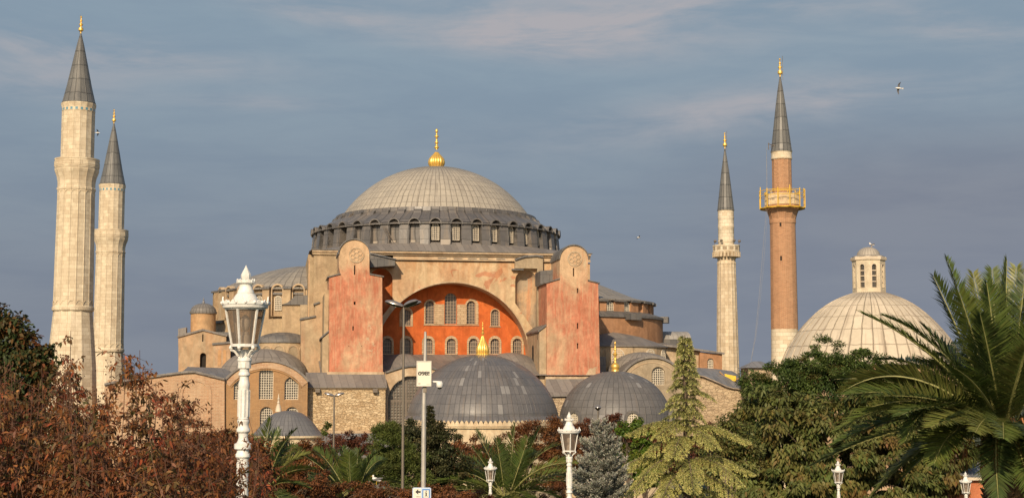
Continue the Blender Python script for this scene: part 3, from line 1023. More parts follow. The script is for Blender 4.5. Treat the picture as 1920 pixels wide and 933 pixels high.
def aisle_roofs():
    # lead roofs in front of the arch wall, with two low bumps
    mb = MB()
    nx, ny = 60, 14
    xa0, xa1 = B(600, 690, -9)[0], B(1130, 690, -9)[0]
    zb, zf_ = B(849, 664.5, TY)[1], B(849, 703, -11)[1]
    bumps = [(B(757, 680, -3)[0], -4.0, 3.6, 1.4), (B(960, 680, -3)[0], -4.0, 4.2, 1.6), (B(660, 680, -3)[0], -3.0, 3.6, 1.5)]
    vs = []
    for i in range(ny + 1):
        for j in range(nx + 1):
            x = xa0 + (xa1 - xa0) * j / nx; t_ = i / ny; y = TY - 0.02 - (TY + 11.5) * t_
            z = zb + (zf_ - zb) * t_
            for (bx, by, br, bh) in bumps:
                d = math.hypot((x - bx), (y - by) * 0.8) / br
                if d < 1: z += bh * (1 - d * d) ** 0.8
            vs.append((x, y, z))
    fs = [(i * (nx + 1) + j, i * (nx + 1) + j + 1, (i + 1) * (nx + 1) + j + 1, (i + 1) * (nx + 1) + j) for i in range(ny) for j in range(nx)]
    mb.add(vs, fs)
    mb.build('aisle_roof', M_LEADR, HS, 40)
    # stone wall below the left tower with a lead pent roof
    yl = -14.0
    x0, x1 = B(577, 760, yl)[0], B(722.5, 760, yl)[0]
    def z(py, y=yl): return B(650, py, y)[1]
    MB().box(x0, x1, yl, yl + 2.2, 0, z(728)).build('rubble_wall', M_RUBBLE, HS)
    MB().box(x0 - 0.1, x1 + 0.15, yl - 0.25, yl + 0.01, z(728.5), z(726.2)).build('wall_cornice', M_TRIM, HS)
    mb = MB()
    xa, xb = B(577, 726, yl)[0] - 0.25, B(724, 726, yl)[0] + 0.1
    mb.add([(xa, yl - 0.45, z(726.2)), (xb, yl - 0.45, z(726.2)), (xb, -10.9, z(699.5, -11)), (xa, -10.9, z(699.5, -11)),
            (xa, yl - 0.45, z(724.6)), (xb, yl - 0.45, z(724.6)), (xb, -10.9, z(697.8, -11)), (xa, -10.9, z(697.8, -11))],
           [(0, 3, 2, 1), (4, 5, 6, 7), (0, 1, 5, 4), (1, 2, 6, 5), (2, 3, 7, 6), (3, 0, 4, 7)])
    mb.build('pent_roof', M_LEADR, HS)
    MB().box(x0, x1 + 3, yl - 1.6, yl - 0.01, 0, z(806)).build('wall_plinth', M_PBEIGE, HS)
    MB().box(x0, x1 + 3, yl - 3.5, yl - 1.61, 0, z(811)).build('ledge_roof', M_LEADB, HS)
    for px in (595, 703):
        xc, zc = B(px, 731, yl)
        f = MB().box(xc - 0.32, xc + 0.32, yl - 0.75, yl - 0.25, zc - 0.3, zc + 0.25).box(xc - 0.06, xc + 0.06, yl - 0.3, yl, zc - 0.05, zc + 0.5)
        f.build('floodlight', M_LATK, HS)
    # facade with the great lunette window behind the nearer tomb
    yl = -12.5
    g = [(722.8, 850), (722.8, 699), (738, 694), (752, 689.5), (768, 687), (785, 686.5), (802, 689), (820, 694), (842, 702), (842, 850)]
    hole = [(727.5, 850), (727.5, 745), (731, 733), (738, 722), (746, 714.5), (752, 712), (756, 707), (764, 704.5), (800, 704.5), (812, 712), (824, 724), (832, 745), (832, 850)]
    MB().prism(BB(g, yl), [BB(hole, yl)], yl, yl + 1.2).build('lunette_wall', M_TRIM, HS)
    cap_strip(BB(g[1:-1], yl), 0.22, yl - 0.3, yl + 4.0).build('lunette_coping', M_LEADD, HS)
    lat = MB()
    zz = [B(760, py, yl + .8)[1] for py in (704, 850)]
    x = B(727, 750, yl)[0]; xe = B(832, 750, yl)[0]
    def clip_top(xx):
        for (a, b_) in zip(BB(hole, yl + .8)[1:-1], BB(hole, yl + .8)[2:]):
            if a[0] <= xx <= b_[0]: return a[1] + (b_[1] - a[1]) * (xx - a[0]) / max(1e-6, b_[0] - a[0])
        return zz[0]
    k = 0
    while x < xe:
        wd = 0.17 if k % 6 == 0 else 0.065
        lat.box(x - wd, x + wd, yl + 0.75, yl + 0.9, zz[1], clip_top(x) + 0.1)
        x += 0.44; k += 1
    py = 708.0; k = 0
    while py < 845:
        zc = B(760, py, yl + .8)[1]
        wd = 0.055
        if 748 < py < 753: wd = 0.2
        lat.box(B(729, py, yl)[0], xe, yl + 0.78, yl + 0.88, zc - wd, zc + wd)
        py += 5.4; k += 1
    lat.build('lunette_lattice', M_LATK, HS)
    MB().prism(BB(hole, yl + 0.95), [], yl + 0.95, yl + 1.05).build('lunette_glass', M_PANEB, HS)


M_STAIR = m_stucco('grey_ochre_render', (0.42, 0.325, 0.215), (0.45, 0.30, 0.18), (0.40, 0.20, 0.10), 0.2, 0.45, 0.62, 0.4)


def west_side():
    # western half dome
    cx = B(579, 520, 0)[0]
    k = KD
    Rr = 157 * k
    def zz(py): return B(500, py, YD)[1]
    ze, zt = zz(551), zz(499)
    mc = m_leaddome('west_halfdome_lead', (0.21, 0.19, 0.165), (0.33, 0.30, 0.25), 72, 1.0, (0.13, 0.12, 0.105), 0.4, 0.55, 0.09, (0.36, 0.33, 0.28))
    h = zt - ze
    prof = [(Rr * 1.03, -0.1), (Rr * 1.03, 0.12)] + [(r_ * k, zz(y_) - ze + 0.12) for r_, y_ in ((156, 549), (146, 542.5), (133, 535.5), (115, 527.5), (96, 520), (70, 511.5), (42, 504.5), (20, 501), (1, 500))]
    MB().lathe(prof, 60, a0=math.pi / 2, a1=1.5 * math.pi + 0.05).build('half_dome', mc, HS, 40, Matrix.Translation((cx, YD, ze)))
    MB().lathe([(Rr * 0.985, 0), (Rr * 0.985, ze + 0.05), (Rr * 1.02, ze + 0.06)], 60, a0=math.pi / 2, a1=1.55 * math.pi).build('half_dome_wall', M_BEIGE, HS, 40, Matrix.Translation((cx, YD, 0)))
    C = Matrix.Translation((cx, YD, 0))
    zlow = zz(600)
    bt, rf = MB(), MB()
    for d in (271, 258, 245, 232, 219, 206, 193):
        Mx = Matrix.Rotation(R(d), 4, 'Z')
        bt.box(Rr * 0.95, Rr * 1.07, -0.56, 0.56, 0, zz(552), Mx)
        za, zb_ = zz(546.5), zz(552)
        vs = [Mx @ Vector(p) for p in ((Rr * .96, -.68, za - .25), (Rr * 1.09, -.68, zb_ - .05), (Rr * 1.09, .68, zb_ - .05), (Rr * .96, .68, za - .25),
                                       (Rr * .96, -.68, za), (Rr * 1.09, -.68, zb_ + .2), (Rr * 1.09, .68, zb_ + .2), (Rr * .96, .68, za))]
        rf.add(vs, [(0, 3, 2, 1), (4, 5, 6, 7), (0, 1, 5, 4), (1, 2, 6, 5), (2, 3, 7, 6), (3, 0, 4, 7)])
    bt.build('half_dome_buttresses', M_BEIGE, HS, M=C)
    rf.build('buttress_coping', M_LEADD, HS, M=C)
    for d in (264.5, 251.5, 238.5, 225.5, 212.5, 199.5):
        Mx = C @ Matrix.Rotation(R(d + 90), 4, 'Z')
        z0 = zz(600)
        MB().prism(arch(0, z0, 2.0, zz(542.5) - z0), [arch(0, z0 - 0.05, 1.62, zz(545) - z0)], -Rr * 1.03, -Rr * 0.97).build('window_arch', M_TRIM, HS, M=Mx)
        MB().box(-0.8, 0.8, -Rr * 1.012, -Rr * 0.98, zz(562), zz(558)).build('window_ledge', M_LEADD, HS, M=Mx)
        make_window(HS, 0, zz(590), 1.15, zz(563.5) - zz(590), -Rr * 0.999, 4, 8, M_LATT, M_PANE, 0.08, Mx, 0.1)
    # ledge ring
    MB().lathe([(Rr * 1.0, zlow - .3), (Rr * 1.14, zlow - 0.5), (Rr * 1.14, zlow - 0.9), (Rr * 1.0, zlow - 1)], 60, a0=math.pi / 2, a1=1.2 * math.pi).build('ledge', M_LEADD, HS, 40, C)
    MB().lathe([(Rr * 1.11, 0), (Rr * 1.11, zlow - 0.5)], 60, a0=math.pi / 2, a1=1.5 * math.pi).build('half_dome_lower_wall', M_BEIGE, HS, 40, C)
    # stepped buttress walls against the block
    def wall(pts, y0, y1, m, name='buttress_wall'):
        return MB().prism(BB(pts, y0), [], y0, y1).build(name, m, HS)
    def cap(pts, y0, y1, t=0.22, m=M_LEADD, name='wall_coping'):
        return cap_strip(BB(pts, y0), t, y0 - 0.25, y1).build(name, m, HS)
    wall([(529, 720), (529, 570), (565, 570), (565, 720)], 5.0, 22, M_BEIGE)
    # swept lead roof on it
    mb = MB()
    sw = BB([(528, 571), (539, 567), (548, 559), (554, 553), (581, 553), (581, 571)], 4.7)
    mb.prism(sw, [], 4.7, 20); mb.build('swept_roof', M_LEADD, HS)
    wall([(563, 720), (563, 571), (591, 571), (591, 720)], 3.6, 20, M_GREYB)
    cap([(563, 600), (591, 593)], 3.5, 5, 0.3)
    wall([(564, 720), (564, 600), (591, 595), (591, 571), (607, 567), (607, 720)], -1.5, 3.5, M_PBEIGE)
    cap([(562, 600), (592, 594)], -1.5, 0, 0.25)
    cap([(588, 572), (599, 568)], -1.5, 0, 0.25)
    # lower apsidal roof
    c2, _ = B(530, 660, 4)
    k4 = SC(660, 226)
    r2 = 50 * k4
    def z4(py): return B(530, py, 4)[1]
    C2 = Matrix.Translation((c2, 4, 0))
    hh = z4(623) - z4(642)
    MB().lathe([(r2 * 1.04, z4(643.5)), (r2 * 1.04, z4(641.5))] + [(r2 * math.cos(math.pi / 2 * i / 10) + 1e-3, z4(641.5) + hh * math.sin(math.pi / 2 * i / 10)) for i in range(11)], 48, a0=math.pi * 0.8, a1=2.2 * math.pi).build('apse_roof', M_LEADD, HS, 40, C2)
    MB().lathe([(r2, 0), (r2, z4(643))], 48, a0=math.pi * 0.8, a1=2.2 * math.pi).build('apse_wall', M_BEIGE, HS, 40, C2)
    for d in (235, 262, 292, 318):
        Mx = C2 @ Matrix.Rotation(R(d + 90), 4, 'Z')
        z0 = z4(675)
        MB().prism(arch(0, z0, 1.75, 2.2), [arch(0, z0 - 0.01, 1.4, 2.0)], -r2 * 1.02, -r2 * 0.98).build('blind_arch', M_TRIM, HS, M=Mx)
        MB().prism(arch(0, z0, 1.35, 1.9), [], -r2 * 1.004, -r2 * 0.98).build('blind_panel', M_GREYB, HS, M=Mx)
    # north-west block with round turret
    yl = 6.0
    blk = [(334.5, 760), (334.5, 632), (380, 619.5), (424, 630), (424, 760)]
    hs = [win_outline(374.5, 386, 661, 691, yl)]
    x0_, za = B(379, 640, yl); x1_, zb = B(381.5, 626, yl)
    hs.append([(x0_, za), (x1_, za), (x1_, zb), (x0_, zb)])
    bw = MB().prism(BB(blk, yl), hs, yl, yl + 1.0, back=False); bw.prism(BB(blk, yl), [], yl + 1.001, yl + 14)
    bo = bw.build('stair_block', M_STAIR, HS)
    mb = MB(); mb.prism(win_outline(374.7, 385.8, 661.4, 690.8, yl), [], yl + 0.7, yl + 0.95)
    mb.box(x0_, x1_, yl + 0.6, yl + 0.95, za, zb); mb.build('dark_opening', M_SLIT, bo)
    cap([(332.5, 632.5), (380, 619.5), (426, 630.5)], yl, yl + 14, 0.28, M_LEADR)
    wall([(334, 650), (334, 616), (349, 613), (349, 650)], yl + 2, yl + 5, M_LEADR, 'chimney')
    wall([(400, 760), (400, 646), (432, 643), (432, 760)], yl - 1.2, yl, M_PBEIGE)
    cap([(398, 646.5), (434, 643)], yl - 1.2, yl + 1, 0.3)
    for px in (411, 421):
        MB().prism(win_outline(px - 3, px + 3, 655, 685, yl - 1.2), [], yl - 1.25, yl - 1.15).build('blind_arch', M_TURRET, HS)
    tx, _ = B(381, 600, yl + 5)
    kt = SC(600, 226); 
    def zt_(py): return B(381, py, yl + 5)[1]
    CT = Matrix.Translation((tx, yl + 5, 0))
    tu = MB().lathe([(23.5 * kt, zt_(640)), (23.5 * kt, zt_(586))], 40).build('turret', M_TURRET, HS, 40, CT)
    mcap = m_leaddome('turret_lead', (0.15, 0.145, 0.135), (0.22, 0.2, 0.18), 24, 1.2, (0.08, 0.075, 0.07), 0.4, 0.5, 0.1)
    MB().lathe([(25.5 * kt, zt_(588)), (26 * kt, zt_(584.5))] + [(24.5 * kt * math.cos(math.pi / 2 * i / 8) + 1e-3, zt_(584) + (zt_(568) - zt_(584)) * math.sin(math.pi / 2 * i / 8)) for i in range(9)], 40).build('turret_cap', mcap, tu, 40)
    MB().lathe([(2.2 * kt, zt_(568.5)), (2.6 * kt, zt_(566)), (1.0 * kt, zt_(563)), (1.6 * kt, zt_(561.5)), (0.4 * kt, zt_(559)), (0.02, zt_(556.5))], 10).build('turret_finial', M_LEADB, tu, 40)
    MB().box(B(398, 640, 8)[0], B(440, 640, 8)[0], 8, 20, 0, B(420, 622, 8)[1]).build('roof_block', M_LEADD, HS)
    # vaulted porch in brown brick with lattice windows
    yl = -16.0
    arc = []
    xs0, zs0 = B(421, 722, yl); xs1, zs1 = B(577, 712, yl)
    zsp = B(500, 716, yl)[1]; ztop = B(497, 677.5, yl)[1]
    top = list(reversed(segarch(xs0, xs1, zsp, ztop - zsp, 26)))
    hs = [win_px(HS, 485, 512, 688, 748, yl, 0.35, 6, 13, M_LATT, M_PANE, 0.075, 0.08),
          win_px(HS, 533, 559, 706.5, 748.5, yl, 0.35, 6, 9, M_LATT, M_PANE, 0.075, 0.08),
          win_px(HS, 438, 463, 706.5, 748.5, yl, 0.35, 6, 9, M_LATT, M_PANE, 0.075, 0.08),
          win_px(HS, 487, 511, 762, 800, yl, 0.35, 6, 8, M_LATT, M_PANE, 0.075, 0.08),
          win_px(HS, 535, 559, 762, 800, yl, 0.35, 6, 8, M_LATT, M_PANE, 0.075, 0.08)]
    MB().prism([(xs0, 0)] + top + [(xs1, 0)], hs, yl, yl + 1.5).build('brick_gable', M_BRICKG, HS)
    rim = band(top, 0.30)
    MB().prism(top + list(reversed(rim)), [], yl - 0.3, yl + 15).build('vault_roof', M_LEADR, HS, 30)
    in1 = [(x, z) for x, z in band(top, -0.03)]; in2 = band(top, -0.9)
    MB().prism(in1 + list(reversed(in2)), [], yl - 0.09, yl + 0.02).build('arch_band', M_BRICKP, HS)
    in3 = band(top, -1.0); in4 = band(top, -1.15)
    MB().prism(in3 + list(reversed(in4)), [], yl - 0.14, yl + 0.02).build('arch_drip', M_BRICKG, HS)
    # shallow dome behind it
    c3 = B(495, 700, -4)[0]; k3 = SC(700, 216)
    def z3(py): return B(495, py, -4)[1]
    m3 = m_leaddome('porch_dome_lead', (0.19, 0.165, 0.145), (0.27, 0.24, 0.205), 28, 1.3, (0.10, 0.09, 0.08), 0.55, 0.5, 0.07)
    zb = z3(705); hh = z3(653.5) - zb
    MB().lathe([(83 * k3 * math.cos(math.pi / 2 * i / 16) + 1e-3, hh * math.sin(math.pi / 2 * i / 16)) for i in range(17)], 64).build('porch_dome', m3, HS, 40, Matrix.Translation((c3, -4, zb)))
    # pale brick building at far left, low gable
    yl = -16.5
    g = [(196, 860), (196, 722), (212, 718), (300, 705), (345, 699), (364, 698), (421, 712), (421, 860)]
    hs = []
    for (a, b_, t_, b2) in ((331, 341.5, 785, 797), (353, 363.5, 785, 797), (263, 275, 785, 797)):
        xa, za = B(a, b2, yl); xb, zb_ = B(b_, t_, yl)
        hs.append([(xa, za), (xb, za), (xb, zb_), (xa, zb_)])
    MB().prism(BB(g, yl), hs, yl, yl + 0.9, back=False).prism(BB(g, yl), [], yl + 0.95, yl + 9).build('gable_building_wall', M_BRICKP, HS)
    dm = MB()
    for h in hs:
        dm.box(h[0][0], h[2][0], yl + 0.5, yl + 0.9, h[0][1], h[2][1])
    dm.build('small_window', M_SLIT, HS)
    xa, _ = B(336, 740, yl); xb, _ = B(397, 740, yl)
    ar = arch((xa + xb) / 2, B(360, 800, yl)[1], xb - xa, B(360, 708, yl)[1] - B(360, 800, yl)[1])
    ar2 = arch((xa + xb) / 2, B(360, 800, yl)[1], xb - xa - 0.9, B(360, 708, yl)[1] - B(360, 800, yl)[1] - 0.45)
    MB().prism(ar, [ar2], yl - 0.12, yl + 0.02).build('blind_arch', M_BRICKP, HS)
    cap_strip(BB(g[1:-1], yl), 0.28, yl - 0.35, yl + 9.5).build('gable_coping', M_LEADR, HS)
    mb = MB()
    p = [B(340, 698, yl + .2), B(424, 711, yl + .2)]
    q0 = B(352, 687, -5); q1 = B(440, 690, -5)
    mb.add([(p[0][0], yl + .2, p[0][1]), (p[1][0], yl + .2, p[1][1]), (q1[0], -5, q1[1]), (q0[0], -5, q0[1])], [(0, 1, 2, 3)])
    mb.build('side_roof', M_LEADB, HS)
    MB().box(B(200, 760, -8)[0], B(424, 760, -8)[0], -7.5, 6, 0, B(330, 712, -7.5)[1]).build('west_hall', M_BRICKP, HS)


def east_side():
    cx = B(1106, 520, 0)[0]
    C = Matrix.Translation((cx, YD, 0))
    k = B(1150, 600, YD); 
    def rr(px, py=590): return B(px, py, YD)[0] - cx
    def zz(py, px=1215): return B(px, py, YD)[1]
    R1 = rr(1220); ze = zz(572.5)
    mc = m_leaddome('east_halfdome_lead', (0.22, 0.20, 0.175), (0.33, 0.30, 0.25), 64, 1.0, (0.14, 0.125, 0.11), 0.4, 0.55, 0.09, (0.17, 0.155, 0.14))
    h = zz(506) - ze
    MB().lathe([(R1 * 1.02, -0.1), (R1 * 1.02, 0.12)] + [(r_ * R1 / 159.0, zz(y_) - ze + 0.12) for r_, y_ in ((157, 571.5), (143, 568.5), (127, 564), (112, 557.5), (96, 550.5), (78, 542.5), (60, 535), (35, 526), (15, 521), (1, 519))], 60, a0=-math.pi * 0.55, a1=math.pi / 2).build('half_dome', mc, HS, 40, Matrix.Translation((cx, YD, ze)))
    MB().lathe([(R1 * 0.97, 0), (R1 * 0.97, ze + 0.02)], 60, a0=-math.pi * 0.55, a1=math.pi / 2).build('half_dome_wall', M_BROWN, HS, 40, C)
    mb, cp_ = MB(), MB()
    for d in (270, 283, 296, 309, 322, 336, 350):
        Mx = Matrix.Rotation(R(d), 4, 'Z')
        mb.box(R1 * 0.92, R1 * 1.0, -1.0, 1.0, 0, ze - 0.25, Mx)
        cp_.box(R1 * 0.92, R1 * 1.03, -1.12, 1.12, ze - 0.3, ze + 0.02, Mx)
    mb.build('half_dome_buttresses', M_BROWN, HS, M=C)
    cp_.build('buttress_coping', M_LEADD, HS, M=C)
    for d in (276.5, 289.5, 302.5):
        make_window(HS, 0, zz(593), 1.45, zz(574.5) - zz(593), -R1 * 0.985, 4, 7, M_LATT, M_PANE, 0.08, C @ Matrix.Rotation(R(d + 90), 4, 'Z'), 0.1)
    # ledge, lower drum
    R2 = rr(1236.5)
    zl = zz(600, 1236)
    MB().lathe([(R1 * 0.96, zz(590)), (R2 * 1.02, zl), (R2 * 1.02, zl - 0.35), (R2 * 0.97, zl - 0.6)], 60, a0=-math.pi * 0.55, a1=math.pi / 2).build('ledge', M_LEADD, HS, 40, C)
    MB().lathe([(R2, 0), (R2, zl - 0.2)], 60, a0=-math.pi * 0.55, a1=math.pi / 2).build('lower_drum_wall', M_BROWN, HS, 40, C)
    for d in (300, 341):
        MB().box(R2 * 0.98, R2 * 1.06, -1.3, 1.3, zl - 0.75, zl + 0.25, Matrix.Rotation(R(d), 4, 'Z')).build('ledge_block', M_LEADD, HS, M=C)
    # apsidal ring below: lead roof and streaked wall
    yl = 7.0
    c2 = B(1150, 660, yl)[0]
    C2 = Matrix.Translation((c2, yl, 0))
    def r2(px): return B(px, 650, yl)[0] - c2
    def z2(py, px=1240): return B(px, py, yl)[1]
    Ra = r2(1246)
    MB().lathe([(Ra * 1.03, z2(653)), (Ra * 1.03, z2(650.5)), (Ra * 0.8, z2(642)), (Ra * 0.5, z2(632)), (Ra * 0.15, z2(625)), (0.01, z2(623))], 60, a0=-math.pi, a1=0.4).build('apse_roof', M_LEADR, HS, 40, C2)
    MB().lathe([(Ra, 0), (Ra, z2(652.5))], 60, a0=-math.pi, a1=0.4).build('apse_wall', M_STREAK, HS, 40, C2)
    for px, d in ((1165, 262), (1205, 300), (1235, 325)):
        Mx = C2 @ Matrix.Rotation(R(d + 90), 4, 'Z')
        make_window(HS, 0, z2(690), 1.9, z2(656.5) - z2(690), -Ra * 1.01, 6, 8, M_LATT, M_PANE, 0.07, Mx, 0.1)
    MB().box(B(1123, 660, -3)[0], B(1136, 660, -3)[0], -3, 5, 0, B(1128, 668, -3)[1]).build('dark_buttress', M_LEADD, HS)
    # barrel roof and eastern apse
    yl = 20.0
    x0, x1 = B(1232, 640, yl)[0], B(1292, 640, yl)[0]
    mb = MB()
    r = 3.0
    zb = B(1260, 636, yl)[1]; hz = B(1260, 620, yl)[1] - zb
    n = 10
    vs = []
    for x in (x0, x1):
        for i in range(n + 1):
            a = math.pi * i / n
            vs.append((x, yl + 2 - 3.2 * math.cos(a), zb + hz * math.sin(a)))
    mb.add(vs, [(i, i + 1, i + n + 2, i + n + 1) for i in range(n)] + [tuple(range(n + 1)), tuple(range(n + 1, 2 * n + 2))])
    mb.build('barrel_roof', m_lead('barrel_lead', (0.22, 0.215, 0.20), (0.34, 0.32, 0.29), 0.8, 6.0, (0.12, 0.11, 0.1)), HS, 40)
    MB().box(x0 - 0.1, x1 + 0.1, yl - 1.3, yl + 5.3, 0, zb).build('barrel_wall', M_LEADD, HS)
    yl = 9.0
    pts = [(1236, 800), (1236, 648), (1313, 657.5), (1313, 800)]
    MB().prism(BB(pts, yl), [], yl, yl + 12).build('apse_block_wall', M_TRIM, HS)
    w_ = win_px(HS, 1326.5, 1338.5, 671, 690, yl - 0.7, 0.3, 4, 6, M_LATT, M_PANE, 0.08, 0.08)
    pts = [(1312, 800), (1312, 659), (1354, 663.5), (1354, 800)]
    MB().prism(BB(pts, yl - 0.7), [w_], yl - 0.7, yl + 6).build('apse_block_wall', M_BROWN, HS)
    a = BB([(1232, 647), (1313, 657.5), (1358, 663.8)], yl - 1)
    mb = MB()
    up = BB([(1232, 640), (1290, 650), (1340, 659)], yl + 8)
    mb.add([(x, yl - 1.2, z) for x, z in a] + [(x, yl + 8, z) for x, z in up], [(0, 1, 4, 3), (1, 2, 5, 4)])
    cap_strip(a, 0.28, yl - 1.2, yl - 0.5, mb)
    mb.build('apse_block_roof', M_LEADR, HS)
    # plain cream vault front with its dome behind
    yl = -10.0
    x0, z0 = B(1166, 712, yl); x1, z1 = B(1280, 712, yl)
    zs = B(1220, 705, yl)[1]; zt = B(1222, 671, yl)[1]
    top = list(reversed(segarch(x0, x1, zs, zt - zs, 24)))
    h = win_px(HS, 1222, 1247, 687, 721, yl, 0.4, 6, 8, M_LATT, M_PANE, 0.085, 0.08)
    MB().prism([(x0, 0)] + top + [(x1, 0)], [h], yl, yl + 1.2).build('vault_front', M_GREYB, HS)
    rim = band(top, 0.32)
    MB().prism(top + list(reversed(rim)), [], yl - 0.3, yl + 10).build('vault_roof', M_LEADR, HS, 30)
    i1, i2 = band(top, -0.55), band(top, -0.7)
    MB().prism(i1 + list(reversed(i2)), [], yl - 0.06, yl + 0.02).build('arch_drip', M_TRIM, HS)
    yc = -3.0
    c3 = B(1203, 690, yc)[0]; k3 = SC(690, 222)
    def z3(py): return B(1203, py, yc)[1]
    m3 = m_leaddome('east_porch_dome_lead', (0.20, 0.175, 0.15), (0.27, 0.24, 0.205), 28, 1.2, (0.10, 0.09, 0.08), 0.55, 0.5, 0.07)
    zb = z3(705); hh = z3(659.5) - zb
    MB().lathe([(68 * k3 * math.cos(math.pi / 2 * i / 16) + 1e-3, hh * math.sin(math.pi / 2 * i / 16)) for i in range(17)], 64).build('porch_dome', m3, HS, 40, Matrix.Translation((c3, yc, zb)))
    # pent roof below right tower
    yl = -15.0
    a = [B(1022, 740, yl), B(1160, 738, yl)]; b_ = [B(1024, 707, -11), B(1160, 707, -11)]
    mb = MB()
    mb.add([(a[0][0], yl, a[0][1]), (a[1][0], yl, a[1][1]), (b_[1][0], -11, b_[1][1]), (b_[0][0], -11, b_[0][1]),
            (a[0][0], yl, a[0][1] - .25), (a[1][0], yl, a[1][1] - .25), (b_[1][0], -11, b_[1][1] - .25), (b_[0][0], -11, b_[0][1] - .25)],
           [(0, 1, 2, 3), (4, 7, 6, 5), (0, 4, 5, 1), (1, 5, 6, 2), (2, 6, 7, 3), (3, 7, 4, 0)])
    mb.build('pent_roof', M_LEADR, HS)
    MB().box(a[0][0] + 0.3, a[1][0], yl + 0.4, yl + 3.9, 0, a[0][1] - 0.4).build('pent_wall', M_RUBBLE2, HS)
    # right stone wing with its long lead roof
    yl = -8.0
    eave = [(1290, 700), (1299, 703), (1320, 707.5), (1345, 718), (1362, 726), (1374, 729.5), (1407, 733)]
    wl = [(1290, 830)] + eave + [(1407, 830)]
    MB().prism(BB(wl, yl), [], yl, yl + 7).build('stone_wing_wall', M_RUBBLE2, HS)
    cap_strip(BB(eave, yl), 0.2, yl - 0.3, yl + 0.2).build('wing_cornice', M_TRIM, HS)
    ridge = [(1294, 690), (1305, 688.5), (1330, 690), (1350, 692), (1373, 695), (1386, 703), (1414, 722)]
    e = BB([(x - 1, y - 1.5) for x, y in eave], yl - 0.5); r_ = BB(ridge, yl + 6)
    vs = [(x, yl - 0.5, z) for x, z in e] + [(x, yl + 6, z) for x, z in r_]
    n = len(e)
    MB().add(vs, [(i, i + 1, n + i + 1, n + i) for i in range(n - 1)]).build('wing_roof', M_LEADB, HS)


main_block()
drum_and_dome()
piers()
aisle_roofs()
west_side()
east_side()


# ------------------------------------------------------------------ minarets
M_MIN = m_brick('minaret_ashlar', (0.72, 0.615, 0.445), (0.55, 0.45, 0.315), (0.46, 0.36, 0.24), 1.1, 0.55, 0.022, round_=2.7, ribs=16, dirt=0.48, dirtcol=(0.40, 0.30, 0.19), bump=0.3, light=(0.72, 0.61, 0.45))
M_MINW = m_brick('pale_minaret_ashlar', (0.74, 0.65, 0.49), (0.60, 0.49, 0.34), (0.46, 0.38, 0.26), 1.1, 0.6, 0.03, round_=1.8, dirt=0.25, dirtcol=(0.36, 0.28, 0.18), bump=0.3)
M_MING = m_brick('weathered_minaret_stone', (0.68, 0.57, 0.41), (0.54, 0.43, 0.29), (0.42, 0.33, 0.22), 1.0, 0.6, 0.022, round_=1.9, ribs=16, dirt=0.45, dirtcol=(0.27, 0.205, 0.135), bump=0.3)
M_MINB = m_brick('minaret_brick', (0.47, 0.225, 0.11), (0.33, 0.145, 0.068), (0.48, 0.33, 0.21), 0.60, 0.16, 0.035, round_=2.1, dirt=0.2, dirtcol=(0.25, 0.13, 0.07), bump=0.4)
M_TILE = m_plain('turquoise_tile', (0.10, 0.30, 0.36), 0.3)


def m_frieze(z0, z1):
    m, t, b = newmat('tiled_frieze')
    o = t.obj()
    x, y, z = t.xyz(o)
    fu = t.math('FRACT', t.math('MULTIPLY', t.math('ADD', t.math('DIVIDE', t.math('ARCTAN2', y, x), 2 * math.pi), 1.0), 20.0))
    inu = t.math('LESS_THAN', t.math('ABSOLUTE', t.math('SUBTRACT', fu, 0.5)), 0.24)
    inz = t.math('LESS_THAN', t.math('ABSOLUTE', t.math('SUBTRACT', t.math('DIVIDE', t.math('SUBTRACT', z, z0), z1 - z0), 0.5)), 0.36)
    c = t.mix(t.math('MULTIPLY', inu, inz), (0.62, 0.50, 0.34), (0.10, 0.26, 0.33))
    t.put(b.inputs['Base Color'], c)
    b.inputs['Roughness'].default_value = 0.5
    return m


M_SPIRE = m_leaddome('spire_lead', (0.105, 0.105, 0.10), (0.185, 0.18, 0.165), 16, 2.1, (0.05, 0.05, 0.048), 0.5, 0.5, 0.10, (0.16, 0.15, 0.135))
M_YEL = m_plain('yellow_scaffold_paint', (0.72, 0.45, 0.04), 0.5, 0, 0.1)


def fluted(n, depth):
    def f(j, N):
        m = j % (N // n)
        q = N // n
        return 1.0 + depth if m == 0 else 1.0 - depth * 0.25 * (1 - abs(2 * m / q - 1))
    return f


def minaret(name, px, py, D, label, tipw=None):
    c = P(px, py, D)
    e = empty(name, (c.x, c.y, 0), label, 'minaret', 'minarets round the old basilica')

    def pr(lst):
        return [(max(hw, 0.02) * SC(y, D), P(px, y, D).z) for hw, y in lst]
    return e, pr


def rod(parent, px_off, y0, y1, pr, D, py):
    x = px_off * SC(y0, D)
    z0, z1 = pr([(1, y0)])[0][1], pr([(1, y1)])[0][1]
    MB().tube([(x, 0.2, z0), (x, 0.2, z1)], 0.045, 5).tube([(x, 0.2, z0 + (z1 - z0) * .35), (0, 0, z0 + (z1 - z0) * .35)], 0.03, 4).build('lightning_rod', M_LEADB, parent)


FIN = [(1.3, 34), (1.4, 30), (4.6, 28), (5.0, 25.5), (4.4, 23), (1.5, 21.5), (1.5, 19), (3.6, 17.5), (3.6, 15.5), (1.3, 14), (1.2, 11), (2.6, 10), (2.6, 8.5), (0.9, 7.5), (0.8, 4), (1.9, 2.8), (1.6, 1.6), (0.05, 0)]


def min_finial(parent, pr, ytop, ybot, kx):
    s = (ybot - ytop) / 34.0
    prof = pr([(hw * kx, ytop + y * s) for hw, y in FIN])
    MB().lathe(prof, 14).build('finial', M_GOLD, parent, 40)


